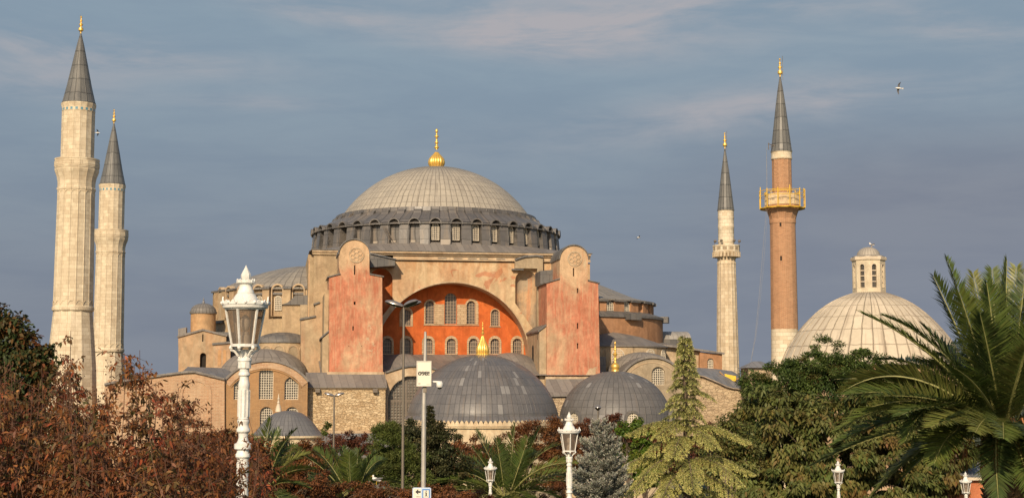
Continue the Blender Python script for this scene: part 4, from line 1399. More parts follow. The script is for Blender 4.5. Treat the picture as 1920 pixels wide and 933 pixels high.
def big_minaret(px, py, D, s, dy, label, yy):
    """yy maps the reference rows of the near minaret to this one; s scales the half widths"""
    e, pr = minaret('minaret', px, py, D, label)
    def q(l): return pr([(hw * s, yy(y)) for hw, y in l])
    min_finial(e, pr, yy(30), yy(64), s * 0.95)
    MB().lathe(q([(30.8, 195), (30.8, 193.2), (29.8, 191.5), (22.5, 161), (14.5, 122), (6.5, 84), (1.2, 63)]), 32).build('spire', M_SPIRE, e, 25)
    MB().lathe(q([(29.8, 300), (29.6, 206), (30, 203), (31.0, 200), (31.4, 195.5)]), 64, rfun=fluted(16, 0.022)).build('upper_shaft', M_MIN, e, 20)
    zf0, zf1 = q([(1, 211)])[0][1], q([(1, 204.5)])[0][1]
    rf = 29.6 * s * SC(yy(207), D) * 1.026
    MB().lathe([(rf - .12, zf0), (rf, zf0 + .02), (rf, zf1 - .02), (rf - .12, zf1)], 64).build('tile_frieze', m_frieze(zf0, zf1), e)
    bal = MB()
    bal.lathe(q([(29, 318), (40, 317.5), (40.4, 316.5), (40.4, 302.5), (41, 302), (41, 299.5), (39, 299.3), (38.5, 312), (29, 313)]), 64, rfun=fluted(16, 0.006))
    b1 = bal.build('balcony', M_MIN, e, 20)
    MB().lathe(q([(33.5, 356), (33.7, 343), (35.5, 333), (38.5, 325), (39.7, 321), (39.7, 317.8)]), 64, rfun=fluted(16, 0.022)).build('balcony_corbel', M_MIN, e, 15)
    # pierced parapet panels
    pp = MB()
    r = 40.4 * s * SC(yy(309), D) * 1.004
    z0, z1 = q([(1, 314.5)])[0][1], q([(1, 305)])[0][1]
    for k in range(16):
        Mx = Matrix.Rotation(2 * math.pi * (k + 0.5) / 16, 4, 'Z')
        wd = r * math.tan(math.pi / 16)
        hs = []
        for i in range(5):
            for j in range(2):
                xx = -wd + 2 * wd * (i + 0.5) / 5; zz_ = z0 + (z1 - z0) * (j + 0.5) / 2
                ww, hh = wd / 5 * 0.6, (z1 - z0) / 4 * 0.62
                hs.append([(xx - ww, zz_), (xx, zz_ - hh), (xx + ww, zz_), (xx, zz_ + hh)])
        pp.prism([(-wd, z0), (wd, z0), (wd, z1), (-wd, z1)], hs, -r * 1.002, -r * 0.985, M=Mx)
    pp.build('parapet_piercing', M_MIN, b1)
    MB().lathe(q([(36.2, 578), (35.6, 560), (33.3, 360), (33.6, 358.5), (34.6, 357.5), (34.8, 354.5), (34, 353)]), 96, rfun=fluted(16, 0.026)).build('shaft', M_MIN, e, 15)
    MB().lathe(q([(36, 584), (38.0, 582), (38.6, 578.5), (38.0, 575.5), (36, 574)]), 64).build('base_ring', M_MIN, e, 30)
    # arcaded collars
    for yb, rr_ in ((366, 33.4), (572, 35.9)):
        ar = MB()
        r = rr_ * s * SC(yy(yb), D) * 1.004
        z = q([(1, yb)])[0][1]
        for k in range(16):
            Mx = Matrix.Rotation(2 * math.pi * (k + 0.5) / 16, 4, 'Z')
            rw = r * math.tan(math.pi / 16)
            o_ = [(rw * math.cos(math.pi * i / 8), z + rw * 1.15 * math.sin(math.pi * i / 8)) for i in range(9)]
            i_ = [(0.8 * rw * math.cos(math.pi * i / 8), z + 0.9 * rw * math.sin(math.pi * i / 8)) for i in range(9)]
            ar.prism(o_ + i_[::-1], [], -r * 1.012, -r * 0.97, M=Mx)
        ar.build('arcaded_collar', M_MIN, e)
    base = q([(49, 800), (45.2, 690), (35.8, 584)])
    z0 = base[0][1]
    base = [(base[0][0] * 1.02, 0.0)] + base if z0 > 0 else base
    M = Matrix.Rotation(R(11), 4, 'Z')
    MB().lathe(base, 12, M=M).build('base', M_MIN, e, 10)
    rod(e, -2.6 * s, yy(64), yy(28), pr, D, py)
    return e


big_minaret(144, 330, 213.0, 1.0, 0, 'taller pale stone minaret with grey cone at far left, standing nearest', lambda y: y)
# far one: rows measured separately
_ya = [(30, 205), (64, 232), (193, 345), (300, 432), (318, 447), (356, 473), (578, 656), (690, 742), (800, 830)]


def yfar(y):
    for (a, b_), (c, d) in zip(_ya, _ya[1:]):
        if y <= c or c == 800: return b_ + (d - b_) * (y - a) / (c - a)


big_minaret(208.5, 430, 266.0, 0.775, 0, 'shorter pale stone minaret with grey cone, half behind the tallest one at left', yfar)


def brick_minaret():
    D = 231.0
    e, pr = minaret('minaret', 1466.5, 360, D, 'red brick minaret with yellow scaffold rail round its balcony')
    min_finial(e, pr, 109, 145, 0.95)
    MB().lathe(pr([(20.4, 285.5), (20.4, 283.8), (19.6, 282), (15, 245), (10, 203), (5.2, 168), (1.2, 144)]), 16).build('spire', M_SPIRE, e, 12)
    MB().lathe(pr([(18.6, 300), (19.6, 299), (19.8, 297), (19.0, 296), (19.0, 287.5), (20.2, 285.5)]), 48).build('pale_collar', M_MINW, e, 30)
    MB().lathe(pr([(18.6, 372), (18.4, 299)]), 12).build('upper_shaft', M_MINB, e, 10)
    b = MB().lathe(pr([(18, 386.5), (32.3, 386), (33, 385), (33, 367), (33.6, 366.5), (33.6, 365), (31.8, 365), (31.8, 380), (18, 381)]), 12).build('balcony', M_BATTL, e, 10)
    k = MB()
    r = 33 * SC(376, D) * math.cos(math.pi / 12) * 1.003
    z0, z1 = pr([(1, 382)])[0][1], pr([(1, 370)])[0][1]
    for s in range(12):
        Mx = Matrix.Rotation(2 * math.pi * (s + 0.5) / 12 - math.pi / 2 + math.pi / 2, 4, 'Z')
        for dx in (-0.28, 0.0, 0.28):
            zc = (z0 + z1) / 2
            k.prism([(dx, zc - 0.22), (dx + 0.11, zc), (dx, zc + 0.22), (dx - 0.11, zc)], [], -r - 0.01, -r + 0.08, M=Mx)
    k.build('parapet_piercing', M_GREYB, b)
    MB().lathe(pr([(24.2, 412), (24.6, 409), (26, 404), (29, 396), (31.2, 390), (31.8, 386.3)]), 48, rfun=fluted(12, 0.03)).build('balcony_corbel', M_MINB, e, 12)
    MB().lathe(pr([(24, 420), (24.6, 419), (24.6, 412), (24.1, 411)]), 48).build('brick_ring', M_MINB, e, 30)
    MB().lathe(pr([(25.2, 617), (24.2, 500), (23.6, 418)]), 48, rfun=fluted(12, 0.012)).build('shaft', M_MINB, e, 12)
    base = pr([(34, 720), (27, 690), (25.3, 660), (25.1, 616.8)])
    MB().lathe([(base[0][0], 0)] + base, 48).build('base', M_MINW, e, 20)
    sl = MB()
    for px_, py_ in ((-6, 422), (-4, 486)):
        z = pr([(1, py_)])[0][1]
        Mx = Matrix.Rotation(R(-20), 4, 'Z')
        sl.box(-0.14, 0.14, -24.3 * SC(450, D), -23 * SC(450, D), z - 0.35, z + 0.35, Mx)
    sl.build('slit_window', M_SLIT, e)
    rod(e, 5.5, 150, 105, pr, D, 360)
    # scaffold rail
    sc_ = MB()
    Rr = 42.5 * SC(375, D)
    za, zb = pr([(1, 391)])[0][1], pr([(1, 356)])[0][1]
    n = 12
    ring = [(Rr * math.cos(2 * math.pi * (i + 0.3) / n), Rr * math.sin(2 * math.pi * (i + 0.3) / n)) for i in range(n)]
    for i, (x, y) in enumerate(ring):
        x2, y2 = ring[(i + 1) % n]
        sc_.tube([(x, y, za), (x, y, zb + (0.35 if i % 3 == 0 else 0))], 0.075, 5)
        for z in (za, zb - 0.25, (zb - 0.25 + za) / 2 + 0.55):
            sc_.tube([(x, y, z), (x2, y2, z)], 0.05, 5)
        xi, yi = x * 0.74, y * 0.74
        sc_.tube([(x, y, za), (xi, yi, za + .1)], 0.08, 5)
        sc_.tube([(xi, yi, za + .6), (xi, yi, zb - 0.3)], 0.07, 5)
        xj, yj = x2 * 0.74, y2 * 0.74
        for z in (zb - 0.35, zb - 1.0):
            sc_.tube([(xi, yi, z), (xj, yj, z)], 0.06, 5)
    sc_.lathe([(Rr * 0.78, za - .1), (Rr * 1.0, za - .1), (Rr * 1.0, za + 0.0), (Rr * 0.78, za + 0.0)], 12)
    sc_.build('scaffold_rail', M_YEL, e)
    br = MB()
    z = pr([(1, 276)])[0][1]
    br.tube([(-1.0, -0.6, z), (-2.2, -1.2, z + 0.35)], 0.07, 5).tube([(-1.1, -0.6, z + .5), (-1.9, -1.0, z - 0.2)], 0.05, 5).tube([(-2.2, -1.2, z + 0.5), (-2.2, -1.2, z - 0.6)], 0.06, 5)
    br.build('hoist_bracket', M_LATK, e)
    return e


brick_minaret()


def slim_minaret():
    D = 262.0
    e, pr = minaret('minaret', 1362, 480, D, 'slim weathered stone minaret with grey cone, left of the brick one')
    min_finial(e, pr, 248, 279, 0.85)
    MB().lathe(pr([(16.2, 395), (16.2, 393.4), (15.6, 392), (11.5, 357), (7.2, 320), (3.5, 295), (1.0, 278)]), 16).build('spire', M_SPIRE, e, 12)
    MB().lathe(pr([(15, 478), (14.9, 455), (15.6, 454), (15.6, 452), (14.9, 451), (14.9, 428), (15.4, 427), (15.4, 425), (14.9, 424), (14.9, 410), (15.4, 409), (15.4, 407.5), (14.9, 407), (15, 396), (16, 394.5)]), 32).build('upper_shaft', M_MINW, e, 30)
    b = MB().lathe(pr([(15, 473.5), (25.3, 473), (25.8, 472), (25.8, 471), (25.2, 470.5), (25.2, 462.5), (25.9, 462), (25.9, 460), (24.4, 460), (24.2, 469), (15, 470)]), 12).build('balcony', M_MINW, e, 12)
    k = MB()
    r = 25.2 * SC(466, D) * math.cos(math.pi / 12) * 1.002
    z0, z1 = pr([(1, 469.5)])[0][1], pr([(1, 463.2)])[0][1]
    for s in range(12):
        Mx = Matrix.Rotation(2 * math.pi * (s + 0.5) / 12, 4, 'Z')
        k.box(-0.38, 0.38, -r - 0.01, -r + 0.05, z0, z1, Mx)
    k.build('parapet_panel', M_GREYB, b)
    mb = MB()
    mb.lathe(pr([(16, 487), (17.5, 483), (20, 479), (23.5, 476), (25, 473.2)]), 48, rfun=fluted(12, 0.05))
    for s in range(24):
        Mx = Matrix.Rotation(2 * math.pi * s / 24, 4, 'Z')
        z = pr([(1, 476.5)])[0][1]
        r = 22.5 * SC(476, D)
        mb.box(-0.16, 0.16, -r - 0.35, -r + 0.4, z - 0.55, z + 0.3, Mx)
    mb.build('balcony_corbel', M_MING, e)
    MB().lathe(pr([(21.3, 720), (20.8, 700), (19.0, 600), (16.8, 497), (17.3, 495), (17.3, 492.5), (16.4, 491), (16.4, 486.5)]), 64, rfun=fluted(16, 0.034)).build('shaft', M_MING, e, 12)
    bz = pr([(21.5, 719)])
    MB().lathe([(bz[0][0] * 1.4, 0), (bz[0][0] * 1.2, bz[0][1] * .7), bz[0]], 16).build('base', M_MING, e, 15)
    lm = MB()
    for a in (-1.2, -0.55, 0.45, 1.15):
        r = 24.5 * SC(458, D)
        x, y = r * math.sin(a), -r * math.cos(a)
        z = pr([(1, 459.5)])[0][1]
        lm.tube([(x, y, z - .2), (x, y, z + 0.5)], 0.05, 4)
        lm.ball((x + 0.08, y, z + 0.62), 0.28, 0.28, 0.24, 8, 6)
    lm.build('loudspeaker_cluster', M_LATK, e)
    rod(e, 3.8, 282, 246, pr, D, 480)
    return e


slim_minaret()

# cable hanging from the brick minaret's hoist
mb = MB()
pts = []
for px, py in ((1437.5, 277), (1437.2, 330), (1436.5, 400), (1432, 450), (1428, 500), (1423, 560), (1416, 630), (1406.5, 686)):
    pts.append(P(px, py, 229.5))
mb.tube(pts, 0.022, 4)
mb.tube([p + Vector((0.30 * math.sin(3.1 * i / 7), 0.1, 0)) for i, p in enumerate(pts)], 0.014, 4)
tag(mb.build('hanging_cable', m_plain('pale_rope', (0.30, 0.29, 0.28), 0.8)), 'thin pale cable hanging slack from the brick minaret down to a low roof', 'cable')


# ------------------------------------------------------------------ domed tombs in front
def tomb_frame(px, py, D):
    c = P(px, py, D)
    return c, (lambda hw, y: (max(hw, 0.02) * SC(y, D), P(px, y, D).z))


def big_tomb():
    D = 194.0
    c, q = tomb_frame(905, 700, D)
    e = empty('domed_tomb', (c.x, c.y, 0), 'domed tomb with the largest grey lead dome and ribbed gold finial, below the red arch', 'tomb', 'domed tombs before the basilica')
    zb = q(1, 782)[1]
    m = m_leaddome('tomb_lead', (0.105, 0.103, 0.105), (0.165, 0.155, 0.15), 88, 0.128, (0.07, 0.069, 0.07), 0.5, 0.36, 0.07, (0.15, 0.125, 0.105), (0.26, 0.25, 0.24), mode='arc')
    rs = 146 * SC(740, D); zc = q(1, 664.5)[1] - rs
    prof = [(q(149, 788)[0], q(1, 788)[1] - zc), (q(147, 784)[0], q(1, 784)[1] - zc), (q(141.5, 778)[0], q(1, 778)[1] - zc)]
    a0 = math.asin((q(1, 774)[1] - zc) / rs)
    prof += [(rs * math.cos(a0 + (math.pi / 2 - a0) * i / 24) + 1e-3, rs * math.sin(a0 + (math.pi / 2 - a0) * i / 24)) for i in range(25)]
    d = MB().lathe(prof, 128).build('dome', m, e, 40, Matrix.Translation((0, 0, zc)))
    k = SC(660, D)
    pr = [(hw * k, (664 - y) * k) for hw, y in ((13, 666), (13, 662.5), (11.5, 662), (12.6, 657), (12.3, 652), (10, 646), (6.8, 640), (4, 634), (2.2, 629), (1.6, 627), (1.6, 626), (3.2, 624.5), (3.2, 623.3), (1.5, 622), (1.4, 618), (2.2, 617), (2.2, 616), (1, 615), (0.9, 611), (1.6, 610), (1.6, 609), (0.7, 608), (0.1, 602))]
    gold_finial(d, pr, Matrix.Translation((0, 0, rs)), 14, (664 - 628.9) * k)
    # drum wall, cornice, pointed battlements
    r0 = q(149, 790)[0]
    MB().lathe([(r0 * 0.97, 0), (r0 * 0.97, q(1, 800)[1]), (r0 * 1.0, q(1, 799)[1]), (r0 * 1.0, q(1, 797)[1]), (r0 * 1.01, q(1, 796)[1]), (r0 * 1.01, q(1, 793.5)[1]), (r0 * 0.9, q(1, 793)[1])], 96).build('wall', M_BATTL, e, 30)
    bt = MB()
    n = 110
    z0, z1 = q(1, 794)[1], q(1, 785)[1]
    w_ = r0 * math.pi / n * 0.92
    prof_ = ((0.0, 0.16), (0.1, 0.52), (0.3, 0.80), (0.5, 1.0), (0.7, 0.80), (0.9, 0.52))
    m_ = n * len(prof_)
    vs = []
    for i in range(n):
        for fx, fz in prof_:
            a = 2 * math.pi * (i + fx) / n
            for rr_, zz_ in ((1.012, z0 - 0.1), (1.012, z0 + (z1 - z0) * fz), (0.99, z0 + (z1 - z0) * fz), (0.99, z0 - 0.1)):
                vs.append((r0 * rr_ * math.cos(a), r0 * rr_ * math.sin(a), zz_))
    fs = []
    for i in range(m_):
        k2 = (i + 1) % m_
        for c_ in range(3):
            fs.append((i * 4 + c_, k2 * 4 + c_, k2 * 4 + c_ + 1, i * 4 + c_ + 1))
    bt.add(vs, fs)
    bt.build('battlements', M_BATTL, e)
    return e


def right_tomb():
    D = 200.0
    c, q = tomb_frame(1154, 740, D)
    e = empty('domed_tomb', (c.x, c.y, 0), 'domed tomb with plain round gold finial and arched lattice windows low in its grey dome', 'tomb', 'domed tombs before the basilica')
    m = m_leaddome('right_tomb_lead', (0.115, 0.110, 0.105), (0.165, 0.155, 0.148), 52, 0.135, (0.062, 0.06, 0.058), 0.45, 0.5, 0.07, (0.15, 0.13, 0.115), (0.27, 0.26, 0.25), mode='arc')
    pts = [(112, 860), (108, 800), (106, 790), (104.5, 775), (101, 762), (94, 747), (83, 730), (68, 716), (50, 705.5), (32, 699), (15, 696), (0.5, 695)]
    z0 = q(1, 790)[1]
    prof = [(q(hw, y)[0], q(1, y)[1] - z0) for hw, y in pts]
    # smooth the polyline
    for _ in range(2):
        out = [prof[0]]
        for a, b_ in zip(prof, prof[1:]):
            out += [(a[0] * .75 + b_[0] * .25, a[1] * .75 + b_[1] * .25), (a[0] * .25 + b_[0] * .75, a[1] * .25 + b_[1] * .75)]
        prof = out + [prof[-1]]
    d = MB().lathe(prof, 112).build('dome', m, e, 40, Matrix.Translation((0, 0, z0)))
    k = SC(695, D)
    # finial stands at the crown
    pr = [(hw * k, (695 - y) * k) for hw, y in ((7, 697), (7, 693), (6, 692), (8, 688.5), (8, 685), (6, 682), (2.5, 679.5), (2, 678), (2, 674), (3.5, 673), (3.5, 671.5), (1.8, 670), (2, 667), (4.2, 665), (4.2, 662.5), (1.8, 661), (1.6, 656), (3, 655), (3, 653.5), (1.2, 652), (1.1, 645), (1.8, 644), (1.6, 642), (0.1, 639))]
    gold_finial(d, pr, Matrix.Translation((0, 0, q(1, 695)[1] - z0)))
    zw = q(1, 790)[1]
    r0 = q(107, 790)[0]
    MB().lathe([(r0 * 1.02, 0), (r0 * 1.02, q(1, 812)[1]), (r0 * 1.05, q(1, 811)[1]), (r0 * 1.05, q(1, 808)[1]), (r0 * 0.97, q(1, 807)[1])], 64).build('wall', M_BATTL, e, 30)
    for i in range(6):
        a = 2 * math.pi * i / 6 + R(282.4)
        dg = math.degrees(a) % 360
        if 185 < dg < 355:
            Mx = Matrix.Rotation(a + math.pi / 2, 4, 'Z')
            hood = MB()
            zb, w_, h = q(1, 797)[1], 1.55, 1.75
            hood.prism(arch(0, zb, w_ + 0.5, h + 0.3), [arch(0, zb - 0.01, w_, h)], -r0 * 1.035, -r0 * 0.8, M=Mx)
            hood.build('window_hood', M_LEADD, e)
            make_window(e, 0, zb, 1.5, 1.75, -r0 * 1.012, 5, 6, M_LATT, M_PANE, 0.12, Mx, 0.12)
    return e


def small_tomb():
    D = 186.0
    c, q = tomb_frame(540, 790, D)
    e = empty('domed_tomb', (c.x, c.y, 0), 'smallest domed tomb, flat grey dome with pale stone finial below the brick gable', 'tomb', 'domed tombs before the basilica')
    m = m_leaddome('small_tomb_lead', (0.135, 0.133, 0.137), (0.18, 0.175, 0.172), 40, 0.20, (0.075, 0.073, 0.073), 0.45, 0.5, 0.08, mode='arc')
    pts = [(68, 815), (64, 812), (58, 806), (52, 798), (45, 789), (36, 780.5), (25, 773.5), (12, 770), (0.5, 769)]
    z0 = q(1, 818)[1]
    prof = [(q(hw, y)[0], q(1, y)[1] - z0) for hw, y in pts]
    d = MB().lathe(prof, 80).build('dome', m, e, 50, Matrix.Translation((0, 0, z0)))
    k = SC(770, D)
    pr = [(hw * k, (769 - y) * k) for hw, y in ((6, 771), (5.6, 766), (4.5, 762), (3, 758), (2, 756), (3, 755), (3, 753.5), (1.6, 752), (1.6, 749), (2.4, 748), (2.4, 746.5), (1.1, 745), (0.9, 741), (0.1, 737))]
    MB().lathe(pr, 14).build('finial', M_MARBLE, d, 50, Matrix.Translation((-1.2, 0, q(1, 769)[1] - z0)))
    r0 = q(68, 815)[0]
    MB().lathe([(r0 * 0.93, 0), (r0 * 0.93, z0 - 0.1), (r0 * 1.0, z0 - 0.05), (r0 * 1.0, z0 + 0.2)], 48).build('wall', M_BATTL, e, 30)
    return e


big_tomb(); right_tomb(); small_tomb()


# ------------------------------------------------------------------ bathhouse with lantern
def bathhouse():
    D = 152.0
    c, q = tomb_frame(1631, 600, D)
    e = empty('domed_bathhouse', (c.x, c.y, 0), 'pale domed bathhouse topped by a cream eight sided lantern, behind the trees at right', 'building')
    pts = [(170, 686), (167, 684), (164.5, 678), (161, 668), (153, 650), (141, 632), (125, 612), (105, 591), (82, 572), (58, 559), (38, 551.5), (24, 547.5), (0.5, 545)]
    z0 = q(1, 686)[1]
    prof = [(q(hw, y)[0], q(1, y)[1] - z0) for hw, y in pts]
    for _ in range(2):
        out = [prof[0]]
        for a, b_ in zip(prof, prof[1:]):
            out += [(a[0] * .75 + b_[0] * .25, a[1] * .75 + b_[1] * .25), (a[0] * .25 + b_[0] * .75, a[1] * .25 + b_[1] * .75)]
        prof = out + [prof[-1]]
    hz = prof[-1][1]
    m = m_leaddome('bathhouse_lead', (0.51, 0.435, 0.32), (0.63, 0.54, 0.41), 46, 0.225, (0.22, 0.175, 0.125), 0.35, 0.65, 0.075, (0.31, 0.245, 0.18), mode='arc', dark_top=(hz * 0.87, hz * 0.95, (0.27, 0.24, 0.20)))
    d = MB().lathe(prof, 112).build('dome', m, e, 40, Matrix.Translation((0, 0, z0)))
    # raised lead rolls along the meridians
    rl = MB()
    for i in range(46):
        a = 2 * math.pi * i / 46 + 0.004
        if -0.3 < math.sin(a) < -2: continue
        rl.tube([(r * 1.004 * math.cos(a), r * 1.004 * math.sin(a), z) for r, z in prof[2:-3:2]], 0.035, 4)
    rl.build('lead_rolls', m, d)
    cm = MB()
    r0 = q(168, 688)[0]
    cm.lathe([(r0 * 0.97, q(1, 691)[1]), (r0 * 1.0, q(1, 689)[1]), (r0 * 1.0, q(1, 684)[1]), (r0 * .95, q(1, 683)[1])], 12)
    cm.build('cornice', M_BROWN, e)
    MB().lathe([(r0 * 0.97, 0), (r0 * 0.97, q(1, 690.5)[1])], 12).build('wall', M_STRIPE, e)
    # porch block to the right in front of the wall
    ln = empty('lantern', (0, 0, 0)); ln.parent = e
    MR = Matrix.Rotation(R(22.5 + 7), 4, 'Z')
    rl_ = 30.5 * SC(515, D)
    zb, zt = q(1, 549)[1], q(1, 488.5)[1]
    body = MB()
    ap = rl_ * math.cos(math.pi / 8)
    ww, hh = 0.48, q(1, 497)[1] - q(1, 540)[1]
    half = rl_ * math.sin(math.pi / 8)
    wins = []
    for s in range(8):
        Mx = Matrix.Rotation(R(45 * s + 7), 4, 'Z')
        zw = q(1, 540)[1]
        body.prism([(-half, zb), (half, zb), (half, zt), (-half, zt)], [arch(0, zw, ww, hh)], -ap, -ap + 0.22, M=Mx)
        wins.append((Mx, zw))
    bo = body.build('lantern_wall', m_stucco('lantern_plaster', (0.66, 0.57, 0.42), (0.62, 0.52, 0.37), (0.45, 0.36, 0.25), 0.5, 0.4, 0.6, 0.35), ln)
    MB().lathe([(rl_ * 0.72, zb), (rl_ * 0.72, zt)], 8, M=MR).build('lantern_core', M_SLIT, ln)
    fr, gl = MB(), MB()
    for Mx, zw in wins:
        for f in (0.25, 0.5, 0.73):
            fr.box(-ww / 2, ww / 2, -ap + 0.08, -ap + 0.18, zw + hh * f - 0.045, zw + hh * f + 0.045, Mx)
        fr.prism(arch(0, zw - 0.02, ww + 0.16, hh + 0.12), [arch(0, zw, ww, hh)], -ap - 0.03, -ap + 0.02, M=Mx)
        gl.prism(arch(0, zw, ww, hh), [], -ap + 0.19, -ap + 0.21, M=Mx)
    fr.build('lantern_window_frames', M_MARBLE, ln)
    gl.build('lantern_glass', M_PANE, ln)
    MB().lathe([(rl_ * 0.9, zt - 0.1), (rl_ * 1.08, zt), (rl_ * 1.10, q(1, 484)[1]), (rl_ * 1.02, q(1, 482)[1]), (rl_ * 0.5, q(1, 481)[1])], 8, M=MR).build('lantern_cornice', M_MARBLE, ln)
    mcap = m_leaddome('lantern_lead', (0.32, 0.285, 0.235), (0.40, 0.355, 0.29), 24, 3.0, (0.2, 0.17, 0.14), 0.3, 0.6, 0.08)
    r1 = 21.5 * SC(475, D)
    z1 = q(1, 481.5)[1]; h1 = q(1, 463)[1] - z1
    MB().lathe([(rl_ * 1.0, z1 - 0.03), (r1 * 1.15, z1 + .12)] + [(r1 * math.cos(math.pi / 2 * i / 10) + 1e-3, z1 + 0.12 + (h1 - 0.12) * math.sin(math.pi / 2 * i / 10)) for i in range(11)], 48).build('lantern_cap', mcap, ln, 40)
    return e


bathhouse()

# small lead roofed house between the right stone wing and the bathhouse
D = 214.0
c = P(1425, 690, D)
hx = empty('stone_house', (c.x, c.y, 0), 'low stone house with a grey hipped lead roof beside the brick minaret', 'house')
k = SC(690, D)
hw, z1, z2 = 22 * k, P(1425, 689, D).z, P(1425, 676, D).z
MB().box(-hw, hw, 0, 7, 0, z1).build('wall', M_TRIM, hx)
MB().add([(-hw - .5, -.6, z1), (hw + .5, -.6, z1), (hw + .5, 7.6, z1), (-hw - .5, 7.6, z1), (-hw * .35, 2.5, z2), (hw * .35, 2.5, z2)],
         [(0, 1, 5, 4), (1, 2, 5), (2, 3, 4, 5), (3, 0, 4), (3, 2, 1, 0)]).build('roof', M_LEADB, hx)

# red house low at the right edge behind the lamp
D = 96.0
c = P(1835, 930, D)
hx = empty('red_house', (c.x, c.y, ground_z(D)), 'terracotta red house with pale eaves low at right behind the palm', 'house')
k = SC(900, D)
gz = ground_z(D)
MB().box(-42 * k, 60 * k, 0, 5, 0, P(1835, 899, D).z - gz).build('wall', m_stucco('terracotta_render', (0.50, 0.17, 0.08), (0.53, 0.20, 0.10), (0.4, 0.13, 0.07), 0.3), hx)
zt = P(1835, 899, D).z - gz
MB().box(-44 * k, 62 * k, -0.35, 5.3, zt + 0.003, zt + 0.18).build('eaves', M_MARBLE, hx)
MB().add([(-44 * k, -0.3, zt + .183), (62 * k, -.3, zt + .183), (62 * k, 5.2, zt + .183), (-44 * k, 5.2, zt + .183), (-30 * k, 2.5, zt + 1.1), (50 * k, 2.5, zt + 1.1)],
         [(0, 1, 5, 4), (1, 2, 5), (2, 3, 4, 5), (3, 0, 4), (3, 2, 1, 0)]).build('roof', M_LEADB, hx)


# ------------------------------------------------------------------ boards on the right wing's roof
def on_roof(px, py, yl=-5.0):
    x, z = B(px, py, yl)
    return O + RIGHT * x + INTO * yl + Vector((0, 0, z))


p = on_roof(1369, 709, -5.0)
mb = MB()
mb.prism([(-0.85, -0.62), (0.85, -0.70), (0.94, 0.36), (-0.80, 0.72)], [], -0.05, 0.05)
yb = mb.build('yellow_board', m_plain('yellow_board_paint', (0.75, 0.48, 0.03), 0.5, 0, 0.12))
yb.location = p; yb.rotation_euler = (R(-14), 0, TH)
tag(yb, 'bright yellow board lying on the grey roof of the right stone wing', 'board')
wr = MB()
for zz_ in (-0.12, 0.1):
    for i in range(5):
        wr.box(-0.45 + i * 0.2, -0.32 + i * 0.2, -0.062, -0.052, zz_, zz_ + 0.1)
wr.build('board_stencil', m_plain('faded_board_mark', (0.5, 0.36, 0.06), 0.6), yb)
M_PLANK = m_plain('raw_plank', (0.42, 0.26, 0.14), 0.8)
for i, ((a, b_), lab) in enumerate(((((1349, 696), (1362, 709)), 'steep leaning plank left of the yellow board, on the grey roof'),
                                    (((1334, 700), (1357, 709)), 'long flat plank lying leftmost of those by the yellow board'),
                                    (((1377, 711), (1391, 708)), 'short plank right of the yellow board on the grey roof'))):
    A, Bv = on_roof(*a, -4.6), on_roof(*b_, -4.6)
    mid = (A + Bv) / 2
    pl = MB().tube([A - mid, Bv - mid], 0.11, 4).build('plank', M_PLANK)
    pl.location = mid
    tag(pl, lab, 'plank', 'planks on the right wing roof')


# ------------------------------------------------------------------ ornate white lamps
M_LGLASS = None


def lamp_glass():
    m, t, b = newmat('smoky_lamp_glass')
    b.inputs['Base Color'].default_value = (0.30, 0.24, 0.19, 1)
    b.inputs['Roughness'].default_value = 0.08
    tr = t.new('ShaderNodeBsdfTransparent')
    tr.inputs[0].default_value = (0.72, 0.66, 0.60, 1)
    mx = t.new('ShaderNodeMixShader'); mx.inputs[0].default_value = 0.40
    t.l.new(tr.outputs[0], mx.inputs[1]); t.l.new(b.outputs[0], mx.inputs[2])
    out = [n for n in t.n if n.type == 'OUTPUT_MATERIAL'][0]
    t.l.new(mx.outputs[0], out.inputs[0])
    return m


M_LGLASS = lamp_glass()
M_BULB = m_plain('frosted_bulb', (0.78, 0.74, 0.66), 0.3, 0, 0.02)


